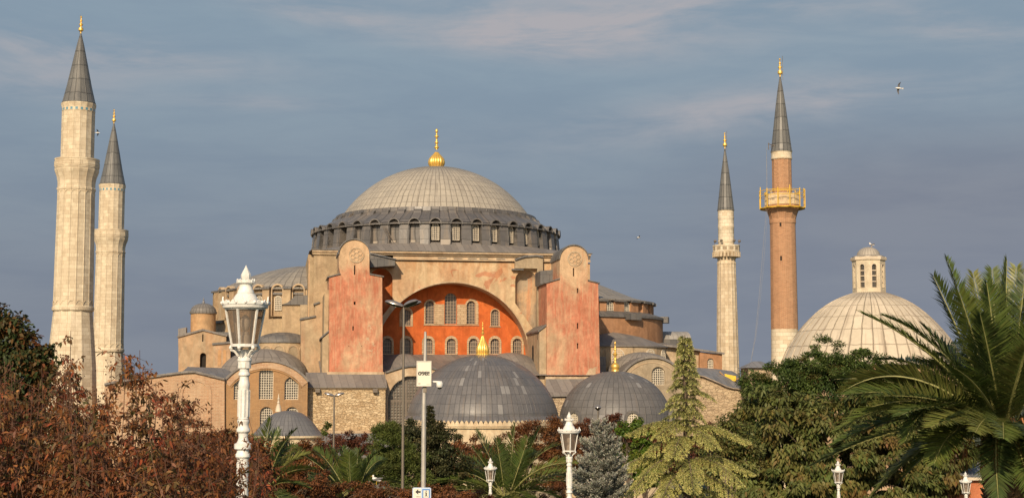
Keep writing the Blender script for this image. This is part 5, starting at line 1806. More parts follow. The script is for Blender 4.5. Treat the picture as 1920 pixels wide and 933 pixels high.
def make_ornate_lamp():
    s = 21.0 / F                               # modelled in photo pixels of the nearest lamp
    H = 4.85
    def q(hw, y): return (max(hw, 0.02) * s, H - (y - 497) * s)
    e = empty('street_lamp', (0, 0, 0))
    # cap
    cap = MB()
    cap.lathe([q(*p) for p in ((33, 579), (41.5, 578), (42.5, 575), (42.5, 570), (40, 567.5), (26, 567), (23.6, 563), (21.8, 558), (18.6, 553), (15.6, 550), (16.2, 549.4), (15.6, 548.4), (14.2, 544), (12.4, 540), (11.8, 536), (12.5, 533.5), (15, 531.5), (15.8, 527), (14, 525), (8.5, 524.5))], 48)
    cap.lathe([q(*p) for p in ((7, 525.5), (9, 522), (10, 518), (9.2, 514), (6.5, 509), (4, 504.5), (2, 500.5), (0.05, 496.5))], 8)
    for i in range(16):                         # acanthus crest round the rim
        a = 2 * math.pi * i / 16
        Mx = Matrix.Rotation(a, 4, 'Z')
        big = i % 4 == 0
        r = 42 * s
        h = (16 if big else 9) * s
        w_ = 7.6 * s
        zb = H - (572 - 497) * s
        cap.prism([(-w_, zb), (w_, zb), (w_ * 1.02, zb + h * 0.30), (w_ * 0.55, zb + h * 0.42), (w_ * 0.35, zb + h * 0.75), (0, zb + h), (-w_ * 0.35, zb + h * 0.75), (-w_ * 0.55, zb + h * 0.42), (-w_ * 1.02, zb + h * 0.30)], [], -r - 0.012, -r + 0.006, M=Mx)
        cap.ball(Mx @ Vector((w_, -r - 0.006, zb + 4 * s)), 3.2 * s, 2.4 * s, 3.4 * s, 8, 6)
    for i in range(12):                         # small crown under the finial
        Mx = Matrix.Rotation(2 * math.pi * i / 12, 4, 'Z')
        r = 15.6 * s; zb = H - (531 - 497) * s; w_ = 4 * s
        cap.prism([(-w_, zb), (w_, zb), (w_ * 0.7, zb + 4 * s), (0, zb + 8 * s), (-w_ * 0.7, zb + 4 * s)], [], -r - 0.012, -r + 0.004, M=Mx)
    cap.build('lamp_cap', M_WHITE, e, 35)
    # glass, frame
    fr = MB()
    top, bot = q(36, 579), q(24.2, 646)
    for i in range(6):
        a = 2 * math.pi * (i + 0.28) / 6
        ca, sa = math.cos(a), math.sin(a)
        fr.tube([(top[0] * ca, top[0] * sa, top[1]), (bot[0] * ca, bot[0] * sa, bot[1])], [2.6 * s, 2.2 * s], 4)
        # scroll brackets below
        pts = []
        for k in range(9):
            t_ = k / 8
            rr_ = (25 - 13 * t_ + 4.5 * math.sin(math.pi * t_)) * s
            zz_ = H - (647 - 497 + 20 * t_ + 3 * math.sin(2 * math.pi * t_)) * s
            pts.append((rr_ * ca, rr_ * sa, zz_))
        fr.tube(pts, [2.6 * s] * 4 + [2.2 * s] * 5, 5)
        fr.ball((25.5 * s * ca, 25.5 * s * sa, H - (652 - 497) * s), 4 * s, 4 * s, 4 * s, 8, 6)
    fr.lathe([q(*p) for p in ((21, 645), (26, 645), (26, 650), (21, 650), (21, 645))], 36)
    fr.lathe([q(*p) for p in ((34, 581), (37, 581), (37, 577), (34, 577), (34, 581))], 36)
    fr.build('lantern_frame', M_WHITE, e, 35)
    MB().lathe([q(22.8, 645.5), q(34.6, 580)], 36).build('lantern_glass', M_LGLASS, e, 30)
    bl = MB()
    bl.ball((0, 0, H - (606 - 497) * s), 9.5 * s, 9.5 * s, 16 * s, 16, 10)
    bl.lathe([q(*p) for p in ((0.1, 622), (7, 622), (7, 628), (10, 630), (10, 652), (0.1, 652))], 16)
    bl.build('bulb', M_BULB, e, 40)
    # post
    po = MB()
    po.lathe([q(*p) for p in ((6, 655), (9, 657), (7.5, 662), (7, 668), (13, 672), (13.5, 676), (11, 680), (10, 688), (9, 692), (8.8, 697), (10.8, 700), (10.8, 703), (8.2, 706), (8.6, 712), (10.4, 718), (10.6, 724), (10.0, 727), (10.2, 782), (11.5, 786), (11.5, 790), (9.5, 794),
                              (10.2, 799), (12.5, 803), (12.5, 807), (9.0, 811), (8.6, 818), (10, 824), (12, 828), (16.3, 830), (16.3, 839), (11, 841), (11.5, 846), (13.6, 849), (13.6, 854), (11, 857), (10.6, 863), (11.6, 866), (11.2, 880), (11.6, 1010), (13, 1014), (13, 1020), (16, 1026), (20, 1060), (22, 1066), (22, 1160))], 32)
    for i in range(10):
        a = 2 * math.pi * i / 10
        po.tube([(10.3 * s * math.cos(a), 10.3 * s * math.sin(a), H - (730 - 497) * s), (10.3 * s * math.cos(a), 10.3 * s * math.sin(a), H - (780 - 497) * s)], 1.4 * s, 4)
        Mx = Matrix.Rotation(a, 4, 'Z')
        po.prism([(-3 * s, H - (690 - 497) * s), (3 * s, H - (690 - 497) * s), (3.6 * s, H - (674 - 497) * s), (0, H - (668 - 497) * s), (-3.6 * s, H - (674 - 497) * s)], [], -11.8 * s, -9.0 * s, M=Mx)
    po.build('post', M_WHITE, e, 35)
    return e, H


def copy_tree(o, parent=None):
    c = o.copy(); COL.objects.link(c)
    c.parent = parent
    for ch in list(o.children): copy_tree(ch, c)
    return c


lamp0, LH = make_ornate_lamp()
for i, (px, py, D, rz, lab) in enumerate((
        (461.5, 497, 21.0, 0.0, 'largest ornate white street lamp, in front of the red-brown bushes at left'),
        (1067, 771, 43.6, 0.35, 'ornate white street lamp between the middle palm and the blue spruce'),
        (919.5, 857, 77.0, 0.8, 'ornate white street lamp rising out of the middle palm'),
        (1571, 862, 79.0, 1.3, 'ornate white street lamp before the big green tree at right'),
        (1810, 883, 84.0, 0.5, 'ornate white street lamp before the red house, its top behind a palm frond'))):
    o = lamp0 if i == 0 else copy_tree(lamp0)
    tp = P(px, py, D)
    o.location = (tp.x, tp.y, tp.z - LH); o.rotation_euler = (0, 0, rz)
    tag(o, lab, 'street lamp', 'ornate white street lamps in the park')

# ------------------------------------------------------------------ modern lamps
M_POLE = m_plain('grey_brown_pole_paint', (0.20, 0.165, 0.125), 0.45, 0.3, 0.08)
M_POLE2 = m_plain('galvanised_pole', (0.50, 0.46, 0.40), 0.45, 0.4, 0.12)
M_HEAD = m_plain('silver_lamp_housing', (0.42, 0.37, 0.32), 0.28, 0.7, 0.08)
M_LENS = m_plain('dark_lamp_lens', (0.03, 0.028, 0.022), 0.2)


def oval_head(mb_top, mb_len, origin, az, L, W, tilt):
    Mx = Matrix.Translation(origin) @ Matrix.Rotation(az, 4, 'Z') @ Matrix.Rotation(-tilt, 4, 'Y')
    mb_top.ball((0, 0, 0), L / 2, W / 2, L * 0.10, 18, 10, M=Matrix()) if False else None
    T = Mx @ Matrix.Translation((L * 0.5, 0, 0))
    pr = [(max(1e-3, math.sin(math.pi * i / 10)), -math.cos(math.pi * i / 10)) for i in range(11)]
    mb_top.lathe([p for p in pr if p[1] >= -1e-6], 20, M=T @ Matrix.Diagonal((L / 2, W / 2, L * 0.17, 1)))
    mb_len.lathe([p for p in pr if p[1] <= 1e-6], 20, M=T @ Matrix.Translation((0, 0, -0.005)) @ Matrix.Diagonal((L / 2 * .96, W / 2 * .96, L * 0.10, 1)))


def modern_lamp(px, py, D, heads, poler, L, W, label, tilt=R(12)):
    t = P(px, py, D)
    gz = ground_z(t.y)
    e = empty('modern_street_lamp', (t.x, t.y, gz), label, 'street lamp', 'plain modern street lamps')
    h = t.z - gz
    MB().tube([(0, 0, -0.3), (0, 0, h * .5), (0, 0, h)], [poler * 1.25, poler, poler * 0.8], 12).build('pole', M_POLE, e, 40)
    for az_ in heads:
        a, b_ = MB(), MB()
        oval_head(a, b_, Vector((0, 0, h)), az_, L, W, tilt)
        hd = a.build('lamp_head', M_HEAD, e, 50)
        b_.build('lens', M_LENS, hd, 50)
    return e


modern_lamp(757.2, 575, 60.0, (R(176), R(-40), R(28)), 0.055, 0.80, 0.36, 'tall modern lamp with three oval silver heads before the red arch', R(16))
modern_lamp(626.7, 742, 100.0, (R(180), R(5)), 0.07, 0.70, 0.30, 'modern lamp with two wing-like heads in front of the rubble wall', R(16))


def round_lamp():
    D = 115.0
    t = P(1121, 768, D); gz = ground_z(D)
    e = empty('modern_street_lamp', (t.x, t.y, gz), 'modern lamp with one small dark round head before the right grey dome', 'street lamp', 'plain modern street lamps')
    h = t.z - gz
    MB().tube([(0, 0, -.3), (0, 0, h)], [0.075, 0.05], 10).build('pole', M_POLE, e, 40)
    hd = MB().lathe([(0.05, h - 0.05), (0.16, h + 0.06), (0.26, h + 0.17), (0.24, h + 0.25), (0.14, h + 0.33), (0.01, h + 0.36)], 18).build('lamp_head', M_LENS, e, 40)
    MB().lathe([(0.262, h + 0.18), (0.24, h + 0.26), (0.15, h + 0.345), (0.01, h + 0.375)], 18).build('head_cap', M_HEAD, hd, 40)


round_lamp()


# ------------------------------------------------------------------ sign pole with camera
def text(parent, body, size, mat, M, name='lettering', bold=0.0, ext=0.004):
    import bmesh
    cu = bpy.data.curves.new('t', 'FONT')
    cu.body = body; cu.size = size; cu.align_x = 'CENTER'; cu.align_y = 'CENTER'
    tmp = bpy.data.objects.new('t', cu)
    COL.objects.link(tmp)
    dg = bpy.context.evaluated_depsgraph_get()
    src = bpy.data.meshes.new_from_object(tmp.evaluated_get(dg))
    bpy.data.objects.remove(tmp)
    bm = bmesh.new()
    for i in range(5 if bold else 1):          # heavier strokes: the same letters a hair apart
        k0 = len(bm.verts)
        bm.from_mesh(src)
        bm.verts.ensure_lookup_table()
        for v in bm.verts[k0:]: v.co += Vector(((i - 2) * bold if bold else 0, 0, ext + i * 0.0004))
    me = bpy.data.meshes.new(name)
    bm.to_mesh(me); bm.free()
    me.materials.clear(); me.materials.append(mat)
    ob = bpy.data.objects.new(name, me)
    COL.objects.link(ob)
    ob.parent = parent
    ob.matrix_local = M
    return ob


def sign_pole():
    D = 45.0
    t = P(797.5, 621, D); k = SC(700, D)
    gz = ground_z(D)
    e = empty('sign_pole', (t.x, t.y, gz), 'grey pole carrying a white number panel, a camera arm and an information sign', 'sign')
    def z(y): return P(797, y, D).z - gz
    MB().tube([(-0.035, 0, -0.3), (-0.03, 0, z(760)), (0, 0, z(660)), (0.0, 0, z(621) - 0.02), (0, 0, z(621))], [0.082, 0.068, 0.05, 0.038, 0.02], 14).build('pole', M_POLE2, e, 40)
    cream = m_plain('cream_sign_enamel', (0.74, 0.70, 0.58), 0.4, 0, 0.03)
    dark = m_plain('dark_sign_ink', (0.035, 0.03, 0.026), 0.6)
    grey = m_plain('faint_sign_ink', (0.38, 0.35, 0.30), 0.6)
    xc = (796 - 797.5) * k; hw = 13.2 * k; z0, z1 = z(723), z(677)
    pn = MB().box(xc - hw, xc + hw, -0.16, -0.07, z0, z1).build('number_panel', cream, e)
    fr = MB().prism([(xc - hw - .012, z0 - .012), (xc + hw + .012, z0 - .012), (xc + hw + .012, z1 + .012), (xc - hw - .012, z1 + .012)],
                    [[(xc - hw + .012, z0 + .012), (xc + hw - .012, z0 + .012), (xc + hw - .012, z1 - .012), (xc - hw + .012, z1 - .012)]], -0.172, -0.065)
    fr.build('panel_frame', M_POLE2, pn)
    RX = Matrix.Rotation(math.pi / 2, 4, 'X')
    text(pn, '098!', 0.165, dark, Matrix.Translation((xc, -0.163, z(700) )) @ RX @ Matrix.Diagonal((1.18, 1, 1, 1)), bold=0.004)
    mk = MB()
    for dx in (-10.5, -9.0, -7.6): mk.box(xc + dx * k, xc + (dx + 1.0) * k, -0.1635, -0.155, z(720.5), z(717))
    for dx in (5, 7, 9): mk.box(xc + dx * k, xc + (dx + 1.5) * k, -0.1635, -0.155, z(720.5), z(719.6))
    mk.build('small_marks', grey, pn)
    br = MB().box(-0.05, 0.05, -0.08, 0.06, z(735), z(722)).build('bracket', M_POLE, e)
    a = MB().tube([(0.02, 0.02, z(714.5)), (26 * k, -0.02, z(715.5)), (32 * k, -0.04, z(716))], [0.028, 0.03, 0.03], 8).build('camera_arm', M_WHITE, e, 40)
    xc2 = 27.5 * k
    cb = MB().lathe([(0.01, z(714.5)), (0.07, z(715)), (0.098, z(717.5)), (0.1, z(723.5)), (0.085, z(725.5)), (0.01, z(725.6))], 20, c=(xc2, -0.03)).build('dome_camera', M_WHITE, a, 40)
    MB().ball((xc2, -0.03, z(725)), 0.07, 0.07, 0.065, 14, 8).build('camera_dome', M_LENS, e, 50)
    # information sign
    blue = m_plain('sign_blue', (0.10, 0.24, 0.52), 0.4, 0, 0.03)
    pale = m_plain('sign_pale_blue', (0.52, 0.62, 0.78), 0.4, 0, 0.03)
    cx = (793 - 797.5) * k
    hw = 17.2 * k
    z1, z0 = z(912.5), z(968)
    sg = MB().prism([(cx - hw + .03, z0), (cx + hw - .03, z0), (cx + hw, z0 + .03), (cx + hw, z1 - .03), (cx + hw - .03, z1), (cx - hw + .03, z1), (cx - hw, z1 - .03), (cx - hw, z0 + .03)], [], -0.14, -0.09).build('direction_sign', pale, e)
    MB().box(cx - hw + .03, cx - .02, -0.146, -0.138, z(966), z1 - .03).build('arrow_field', cream, sg)
    MB().box(cx + .015, cx + hw - .03, -0.146, -0.138, z(934), z1 - .04).build('blue_frame', blue, sg)
    MB().box(cx + .05, cx + hw - .065, -0.152, -0.145, z(931.5), z1 - .078).build('white_field', cream, sg)
    MB().box(cx + .015, cx + hw - .03, -0.146, -0.138, z(966), z(936)).build('lower_field', cream, sg)
    ac, az_ = (788 - 1.5 - 797.5) * k, z(920.5)
    u = k
    MB().prism([(ac - 5.5 * u, az_), (ac, az_ + 5 * u), (ac, az_ + 1.6 * u), (ac + 4.5 * u, az_ + 1.6 * u), (ac + 4.5 * u, az_ - 1.6 * u), (ac, az_ - 1.6 * u), (ac, az_ - 5 * u)], [], -0.150, -0.145).build('arrow', dark, sg)
    text(sg, '100 m', 0.052, grey, Matrix.Translation((ac + .005, -0.148, z(929.5))) @ RX, bold=0.001)
    ic = cx + hw * 0.5 - 0.006
    im = MB()
    im.ball((ic, -0.153, z(919)), 1.2 * u, 0.006, 1.2 * u, 10, 6)
    im.box(ic - 1.1 * u, ic + 1.1 * u, -0.158, -0.151, z(928), z(921.5)).box(ic - 2.2 * u, ic - 1.08 * u, -0.158, -0.151, z(922.6), z(921.5))
    im.box(ic - 2.4 * u, ic - 1.09 * u, -0.158, -0.151, z(929), z(927.8)).box(ic + 1.09 * u, ic + 2.4 * u, -0.158, -0.151, z(929), z(927.8))
    im.build('information_letter', dark, sg)
    return e


sign_pole()


# ------------------------------------------------------------------ birds
M_GULL = m_plain('gull_white', (0.78, 0.74, 0.68), 0.7, 0, 0.05)
M_GULLW = m_plain('gull_grey_wing', (0.12, 0.115, 0.115), 0.7, 0, 0.2)


def flying_gull(px, py, D, label, roll, yaw, span, pitch=0.0):
    p = P(px, py, D)
    b = MB()
    k = span / 1.3
    prof = [(0.001, -0.30), (0.035, -0.26), (0.07, -0.12), (0.085, 0.0), (0.08, 0.10), (0.055, 0.19), (0.055, 0.23), (0.045, 0.27), (0.015, 0.31), (0.001, 0.36)]
    T = Matrix.Rotation(math.pi / 2, 4, 'Y')
    b.lathe([(r * k, z * k) for r, z in prof], 10, M=T)
    b.add([(-0.24 * k, -0.02 * k, 0), (-0.46 * k, -0.09 * k, 0.01), (-0.46 * k, 0.09 * k, 0.01), (-0.24 * k, 0.02 * k, 0), (-0.35 * k, 0, 0.03 * k)], [(0, 1, 4), (1, 2, 4), (2, 3, 4), (0, 4, 3), (0, 3, 2, 1)])
    ob = b.build('seagull', M_GULL, None, 60)
    for s in (-1, 1):
        w_ = MB()
        st = [(0.06, 0.10, -0.10, 0.02), (0.25, 0.14, -0.06, 0.08), (0.42, 0.08, -0.08, 0.07), (0.58, -0.02, -0.12, 0.03), (0.66, -0.12, -0.14, 0.01)]
        vs = []
        for y, xf, xb, z in st:
            vs += [(xf * k, s * y * k, z * k + .012 * k), (xb * k, s * y * k, z * k), (xf * k, s * y * k, z * k - .012 * k)]
        fs = []
        for i in range(len(st) - 1):
            a, c_ = i * 3, i * 3 + 3
            fs += [(a, a + 1, c_ + 1, c_), (a + 1, a + 2, c_ + 2, c_ + 1), (a + 2, a, c_, c_ + 2)]
        fs += [(0, 2, 1), (12, 13, 14)]
        w_.add(vs, fs).build('wing', M_GULLW, ob)
    ob.location = p
    ob.rotation_euler = (roll, pitch, yaw)
    return tag(ob, label, 'bird')


flying_gull(1685, 165.5, 82.0, 'white seagull with dark wings flying high at right above the bathhouse', R(62), R(170), 0.72, R(-8))
flying_gull(183, 249, 120.0, 'dark-winged gull flying in the gap between the two left minarets', R(-35), R(10), 0.78)
flying_gull(1197.5, 445, 160.0, 'tiny white gull flying right of the main dome', R(-20), R(15), 0.9)


def standing_gull(p, k, label, yaw):
    b = MB()
    T = Matrix.Translation((0, 0, 0.24 * k)) @ Matrix.Rotation(R(72), 4, 'Y')
    b.lathe([(r * k, z * k) for r, z in ((0.001, -0.28), (0.03, -0.22), (0.075, -0.08), (0.085, 0.03), (0.07, 0.13), (0.03, 0.2), (0.001, 0.22))], 12, M=T)
    b.lathe([(0.05 * k, 0.26 * k), (0.04 * k, 0.34 * k), (0.045 * k, 0.37 * k), (0.05 * k, 0.40 * k), (0.035 * k, 0.44 * k), (0.001, 0.455 * k)], 10, c=(0.16 * k, 0))
    ob = b.build('seagull', M_GULL, None, 60)
    MB().tube([(0.19 * k, 0, 0.40 * k), (0.28 * k, 0, 0.385 * k)], [0.018 * k, 0.004], 6).build('beak', M_YEL, ob)
    MB().tube([(0, 0.03 * k, 0), (0, 0.03 * k, 0.18 * k)], 0.01 * k, 5).tube([(0.02 * k, -0.03 * k, 0), (0, -0.03 * k, 0.18 * k)], 0.01 * k, 5).build('legs', M_YEL, ob)
    w_ = MB()
    for s in (-1, 1):
        w_.ball((-0.06 * k, s * 0.07 * k, 0.255 * k), 0.24 * k, 0.022 * k, 0.06 * k, 10, 6, M=Matrix.Rotation(R(12), 4, 'Y'))
    w_.build('folded_wings', M_GULLW, ob)
    ob.location = p; ob.rotation_euler = (0, 0, yaw)
    return tag(ob, label, 'bird')


pg = P(1634.5, 463.3, 152.0)
standing_gull(pg, 1.1, 'white seagull standing on top of the bathhouse lantern', R(160))


# ------------------------------------------------------------------ vegetation
M_LEAF = m_leaf('leaf', 0.5, 0.30, 0.25)
M_NEEDLE = m_leaf('needle', 0.6, 0.15, 0.2)
M_FROND = m_leaf('palm_leaflet', 0.38, 0.22, 0.4)
M_BARK = m_plain('bark', (0.13, 0.095, 0.065), 0.95, 0, 0.3, 6.0, 0.6)
M_TWIG = m_plain('brown_twig', (0.12, 0.058, 0.034), 0.9, 0, 0.25, 8.0)
M_RACHIS = m_plain('frond_midrib', (0.26, 0.25, 0.085), 0.5, 0, 0.15)
M_POD = m_plain('seed_capsule', (0.11, 0.06, 0.035), 0.8, 0, 0.3, 20)


def unit(a):
    return a / np.maximum(1e-9, np.linalg.norm(a, axis=1, keepdims=True))


def leaf_mesh(name, pos, d, nrm, L, W, col, mat, parent=None, wide=0.45, fold=0.18, oval=False):
    N = len(pos)
    K = 6 if oval else 4
    d = unit(d)
    s = unit(np.cross(d, nrm))
    nn_ = np.cross(s, d)
    L = np.broadcast_to(np.asarray(L, float).reshape(-1, 1), (N, 1)); W = np.broadcast_to(np.asarray(W, float).reshape(-1, 1), (N, 1))
    v = np.empty((N, K, 3))
    mid = pos + d * L * wide + nn_ * W * fold
    v[:, 0] = pos
    if oval:
        bend = np.array((0, 0, -1.0)) * L * 0.10
        m1, m2 = pos + d * L * 0.30 + nn_ * W * fold, pos + d * L * 0.66 + nn_ * W * fold * 0.8 + bend * 0.5
        v[:, 1] = m1 + s * W * 0.46; v[:, 2] = m2 + s * W * 0.40
        v[:, 3] = pos + d * L + bend * 1.6
        v[:, 4] = m2 - s * W * 0.40; v[:, 5] = m1 - s * W * 0.46
    else:
        v[:, 1] = mid + s * W * 0.5
        v[:, 2] = pos + d * L
        v[:, 3] = mid - s * W * 0.5
    me = bpy.data.meshes.new(name)
    me.vertices.add(N * K); me.loops.add(N * K); me.polygons.add(N)
    me.vertices.foreach_set('co', v.reshape(-1).astype(np.float32))
    me.loops.foreach_set('vertex_index', np.arange(N * K, dtype=np.int32))
    me.polygons.foreach_set('loop_start', np.arange(0, N * K, K, dtype=np.int32))
    me.polygons.foreach_set('loop_total', np.full(N, K, dtype=np.int32))
    me.update(calc_edges=True)
    at = me.attributes.new('tint', 'FLOAT_COLOR', 'POINT')
    c4 = np.ones((N, K, 4), np.float32)
    c4[:, :, :3] = np.clip(col, 0.003, 1)[:, None, :]
    at.data.foreach_set('color', c4.reshape(-1))
    me.materials.append(mat)
    ob = bpy.data.objects.new(name, me)
    COL.objects.link(ob)
    if parent: ob.parent = parent
    return ob


def rdir(n):
    v = rng.normal(size=(n, 3))
    return unit(v)


def palette(n, pal, var=0.18):
    wts = np.array([p[0] for p in pal], float); wts /= wts.sum()
    idx = rng.choice(len(pal), n, p=wts)
    c = np.array([p[1] for p in pal], float)[idx]
    return c * (1 + rng.normal(0, var, (n, 1))) * (1 + rng.normal(0, 0.06, (n, 3)))


def blob_world(blobs, D, flat=0.8):
    out = []
    for b in blobs:
        px, py, rx, ry = b[:4]
        dd = D + (b[4] if len(b) > 4 else 0)
        c = P(px, py, dd); k = SC(py, dd)
        out.append((np.array(c), rx * k, ry * k, rx * k * flat))
    return out


def broad_tree(name, label, cat, D, blobs, pal, leafL, leafW, n_clump, per, clump_r, trunk_px=None, group=None, droop=0.3, branches=22, trunk_r=0.16, mat=None, stems=1, clump_pal=True, shell=0.45):
    W = blob_world(blobs, D)
    vol = np.array([b[1] * b[2] + b[1] * b[1] * 0.3 for b in W]); vol /= vol.sum()
    cx = sum(b[0][0] * v for b, v in zip(W, vol))
    tx = P(trunk_px, 700, D).x if trunk_px else cx
    gz = ground_z(D)
    e = empty(name, (tx, D, gz), label, cat, group)
    off = np.array((tx, D, gz))
    which = rng.choice(len(W), n_clump, p=vol)
    cl = np.empty((n_clump, 3))
    ph = rng.uniform(0, 6.28, 6)
    for i, k in enumerate(which):
        c, rx, rz, ry = W[k]
        u = rng.normal(size=3); u /= np.linalg.norm(u)
        lump = 1 + 0.13 * math.sin(3 * u[0] * 2 + ph[0] + 4 * u[2]) + 0.10 * math.sin(7 * u[2] + ph[1] + 5 * u[0])
        r = rng.uniform(shell, 1.0) ** 0.6 * lump
        cl[i] = c + u * np.array((rx, ry, rz)) * r
    n = n_clump * per
    ci = np.repeat(np.arange(n_clump), per)
    u = rdir(n) * (rng.uniform(0, 1, (n, 1)) ** 0.45)
    cs = clump_r * rng.uniform(0.65, 1.35, n_clump)[ci][:, None]
    pos = cl[ci] + u * cs * np.array((1, 1, 0.62)) - off
    core = np.array([W[k][0] for k in which])[ci] - off
    outw = unit(pos - core)
    d = unit(outw * 0.7 + rdir(n) * 0.8 + np.array((0, 0, -droop)))
    nrm = unit(np.array((0, 0, 1.0)) + rdir(n) * 0.75 + outw * 0.35)
    col = palette(n, pal)
    if clump_pal:
        cc = palette(n_clump, pal, 0.22)[ci]
        col = col * 0.5 + cc * 0.5
    sc = rng.uniform(0.65, 1.25, n)
    leaf_mesh('crown', pos, d, nrm, leafL * sc, leafW * sc, col, mat or M_LEAF, e, oval=D < 100)
    # trunk and limbs
    mb = MB()
    zlow = min(b[0][2] - b[2] for b in W) - gz
    zmid = float(np.mean([b[0][2] for b in W])) - gz
    for sidx in range(stems):
        ox, oy = (0, 0) if stems == 1 else (rng.uniform(-.5, .5), rng.uniform(-.4, .4))
        tp = Vector((cx - tx + ox * 1.5, oy, max(0.6, zlow + (zmid - zlow) * 0.6)))
        pts = [Vector((ox, oy, -0.3)), Vector((ox * 1.1 + (cx - tx) * .25 + 0.05, oy, tp.z * 0.35)), Vector((ox * 1.2 + (cx - tx) * .6 - 0.05, oy, tp.z * .7)), tp]
        mb.tube(pts, [trunk_r * 1.35, trunk_r, trunk_r * .85, trunk_r * .5], 8)
        for j in rng.choice(n_clump, min(branches, n_clump), replace=False):
            t_ = Vector(cl[j] - off)
            st = pts[2].lerp(pts[3], rng.uniform(-0.6, 1))
            md = st.lerp(t_, 0.5) + Vector((rng.normal() * .1, rng.normal() * .1, 0.12 * (t_ - st).length))
            mb.tube([st, md, t_], [trunk_r * .34, trunk_r * .2, trunk_r * .06], 5)
    mb.build('trunk', M_BARK, e, 60)
    return e


# ---- palms
def frond(parent, b, c, t, nleaf, Ll, tone, twist=0.0, droopy=0.25, name='frond', wid=0.034):
    """b, c, t: base, control and tip (parent space). Leaflets stand in a shallow V along the midrib"""
    b, c, t = Vector(b), Vector(c), Vector(t)
    n = 18
    pts = [(b * (1 - s) ** 2 + c * 2 * s * (1 - s) + t * s * s) for s in [i / n for i in range(n + 1)]]
    Lf = sum((pts[i + 1] - pts[i]).length for i in range(n))
    m = MB()
    m.tube(pts, [0.034 * (1 - 0.86 * i / n) * max(0.6, Lf / 3) for i in range(n + 1)], 5)
    rb = m.build(name, M_RACHIS, parent, 60)
    S = np.linspace(0.13, 0.995, nleaf)
    B0, C0, T0 = np.array(b), np.array(c), np.array(t)
    s = S[:, None]
    pos = B0 * (1 - s) ** 2 + C0 * 2 * s * (1 - s) + T0 * s ** 2
    tan = unit(2 * (1 - s) * (C0 - B0) + 2 * s * (T0 - C0))
    side = unit(np.cross(tan, np.array((0.02, 0.03, 1.0))))
    up = np.cross(side, tan)
    if twist:
        side, up = side * math.cos(twist) + up * math.sin(twist), up * math.cos(twist) - side * math.sin(twist)
    prof = np.clip(np.minimum(S / 0.28 + 0.30, 1) * np.minimum((1.04 - S) / 0.42 + 0.22, 1), 0.1, 1)
    P_, D_, N_, LL, CC = [], [], [], [], []
    for sg in (-1, 1):
        jit = rng.normal(0, 0.09, (nleaf, 3))
        fwd = 0.62 + 0.55 * S[:, None] + rng.normal(0, 0.06, (nleaf, 1))
        v = 0.34 + rng.normal(0, 0.10, (nleaf, 1))
        d = unit(side * sg + tan * fwd + up * v + jit * 0.8 + np.array((0, 0, -1)) * droopy)
        P_.append(pos); D_.append(d); N_.append(up + tan * 0.1 + side * sg * -0.3 + jit)
        LL.append(prof * Ll * rng.uniform(0.85, 1.1, nleaf))
        CC.append(np.array(tone) * (1 + rng.normal(0, 0.14, (nleaf, 1))) * (1 + rng.normal(0, .05, (nleaf, 3))))
    pos = np.vstack(P_); d = np.vstack(D_); nn_ = np.vstack(N_); LL = np.concatenate(LL); CC = np.vstack(CC)
    # two segments per leaflet so the tip hangs
    leaf_mesh('leaflets', pos, d, nn_, LL, np.full(len(LL), wid), CC, M_FROND, rb, 0.35, 0.25)
    return rb


G1, G2, G3, G4 = (0.120, 0.150, 0.034), (0.092, 0.125, 0.030), (0.066, 0.092, 0.026), (0.165, 0.175, 0.045)


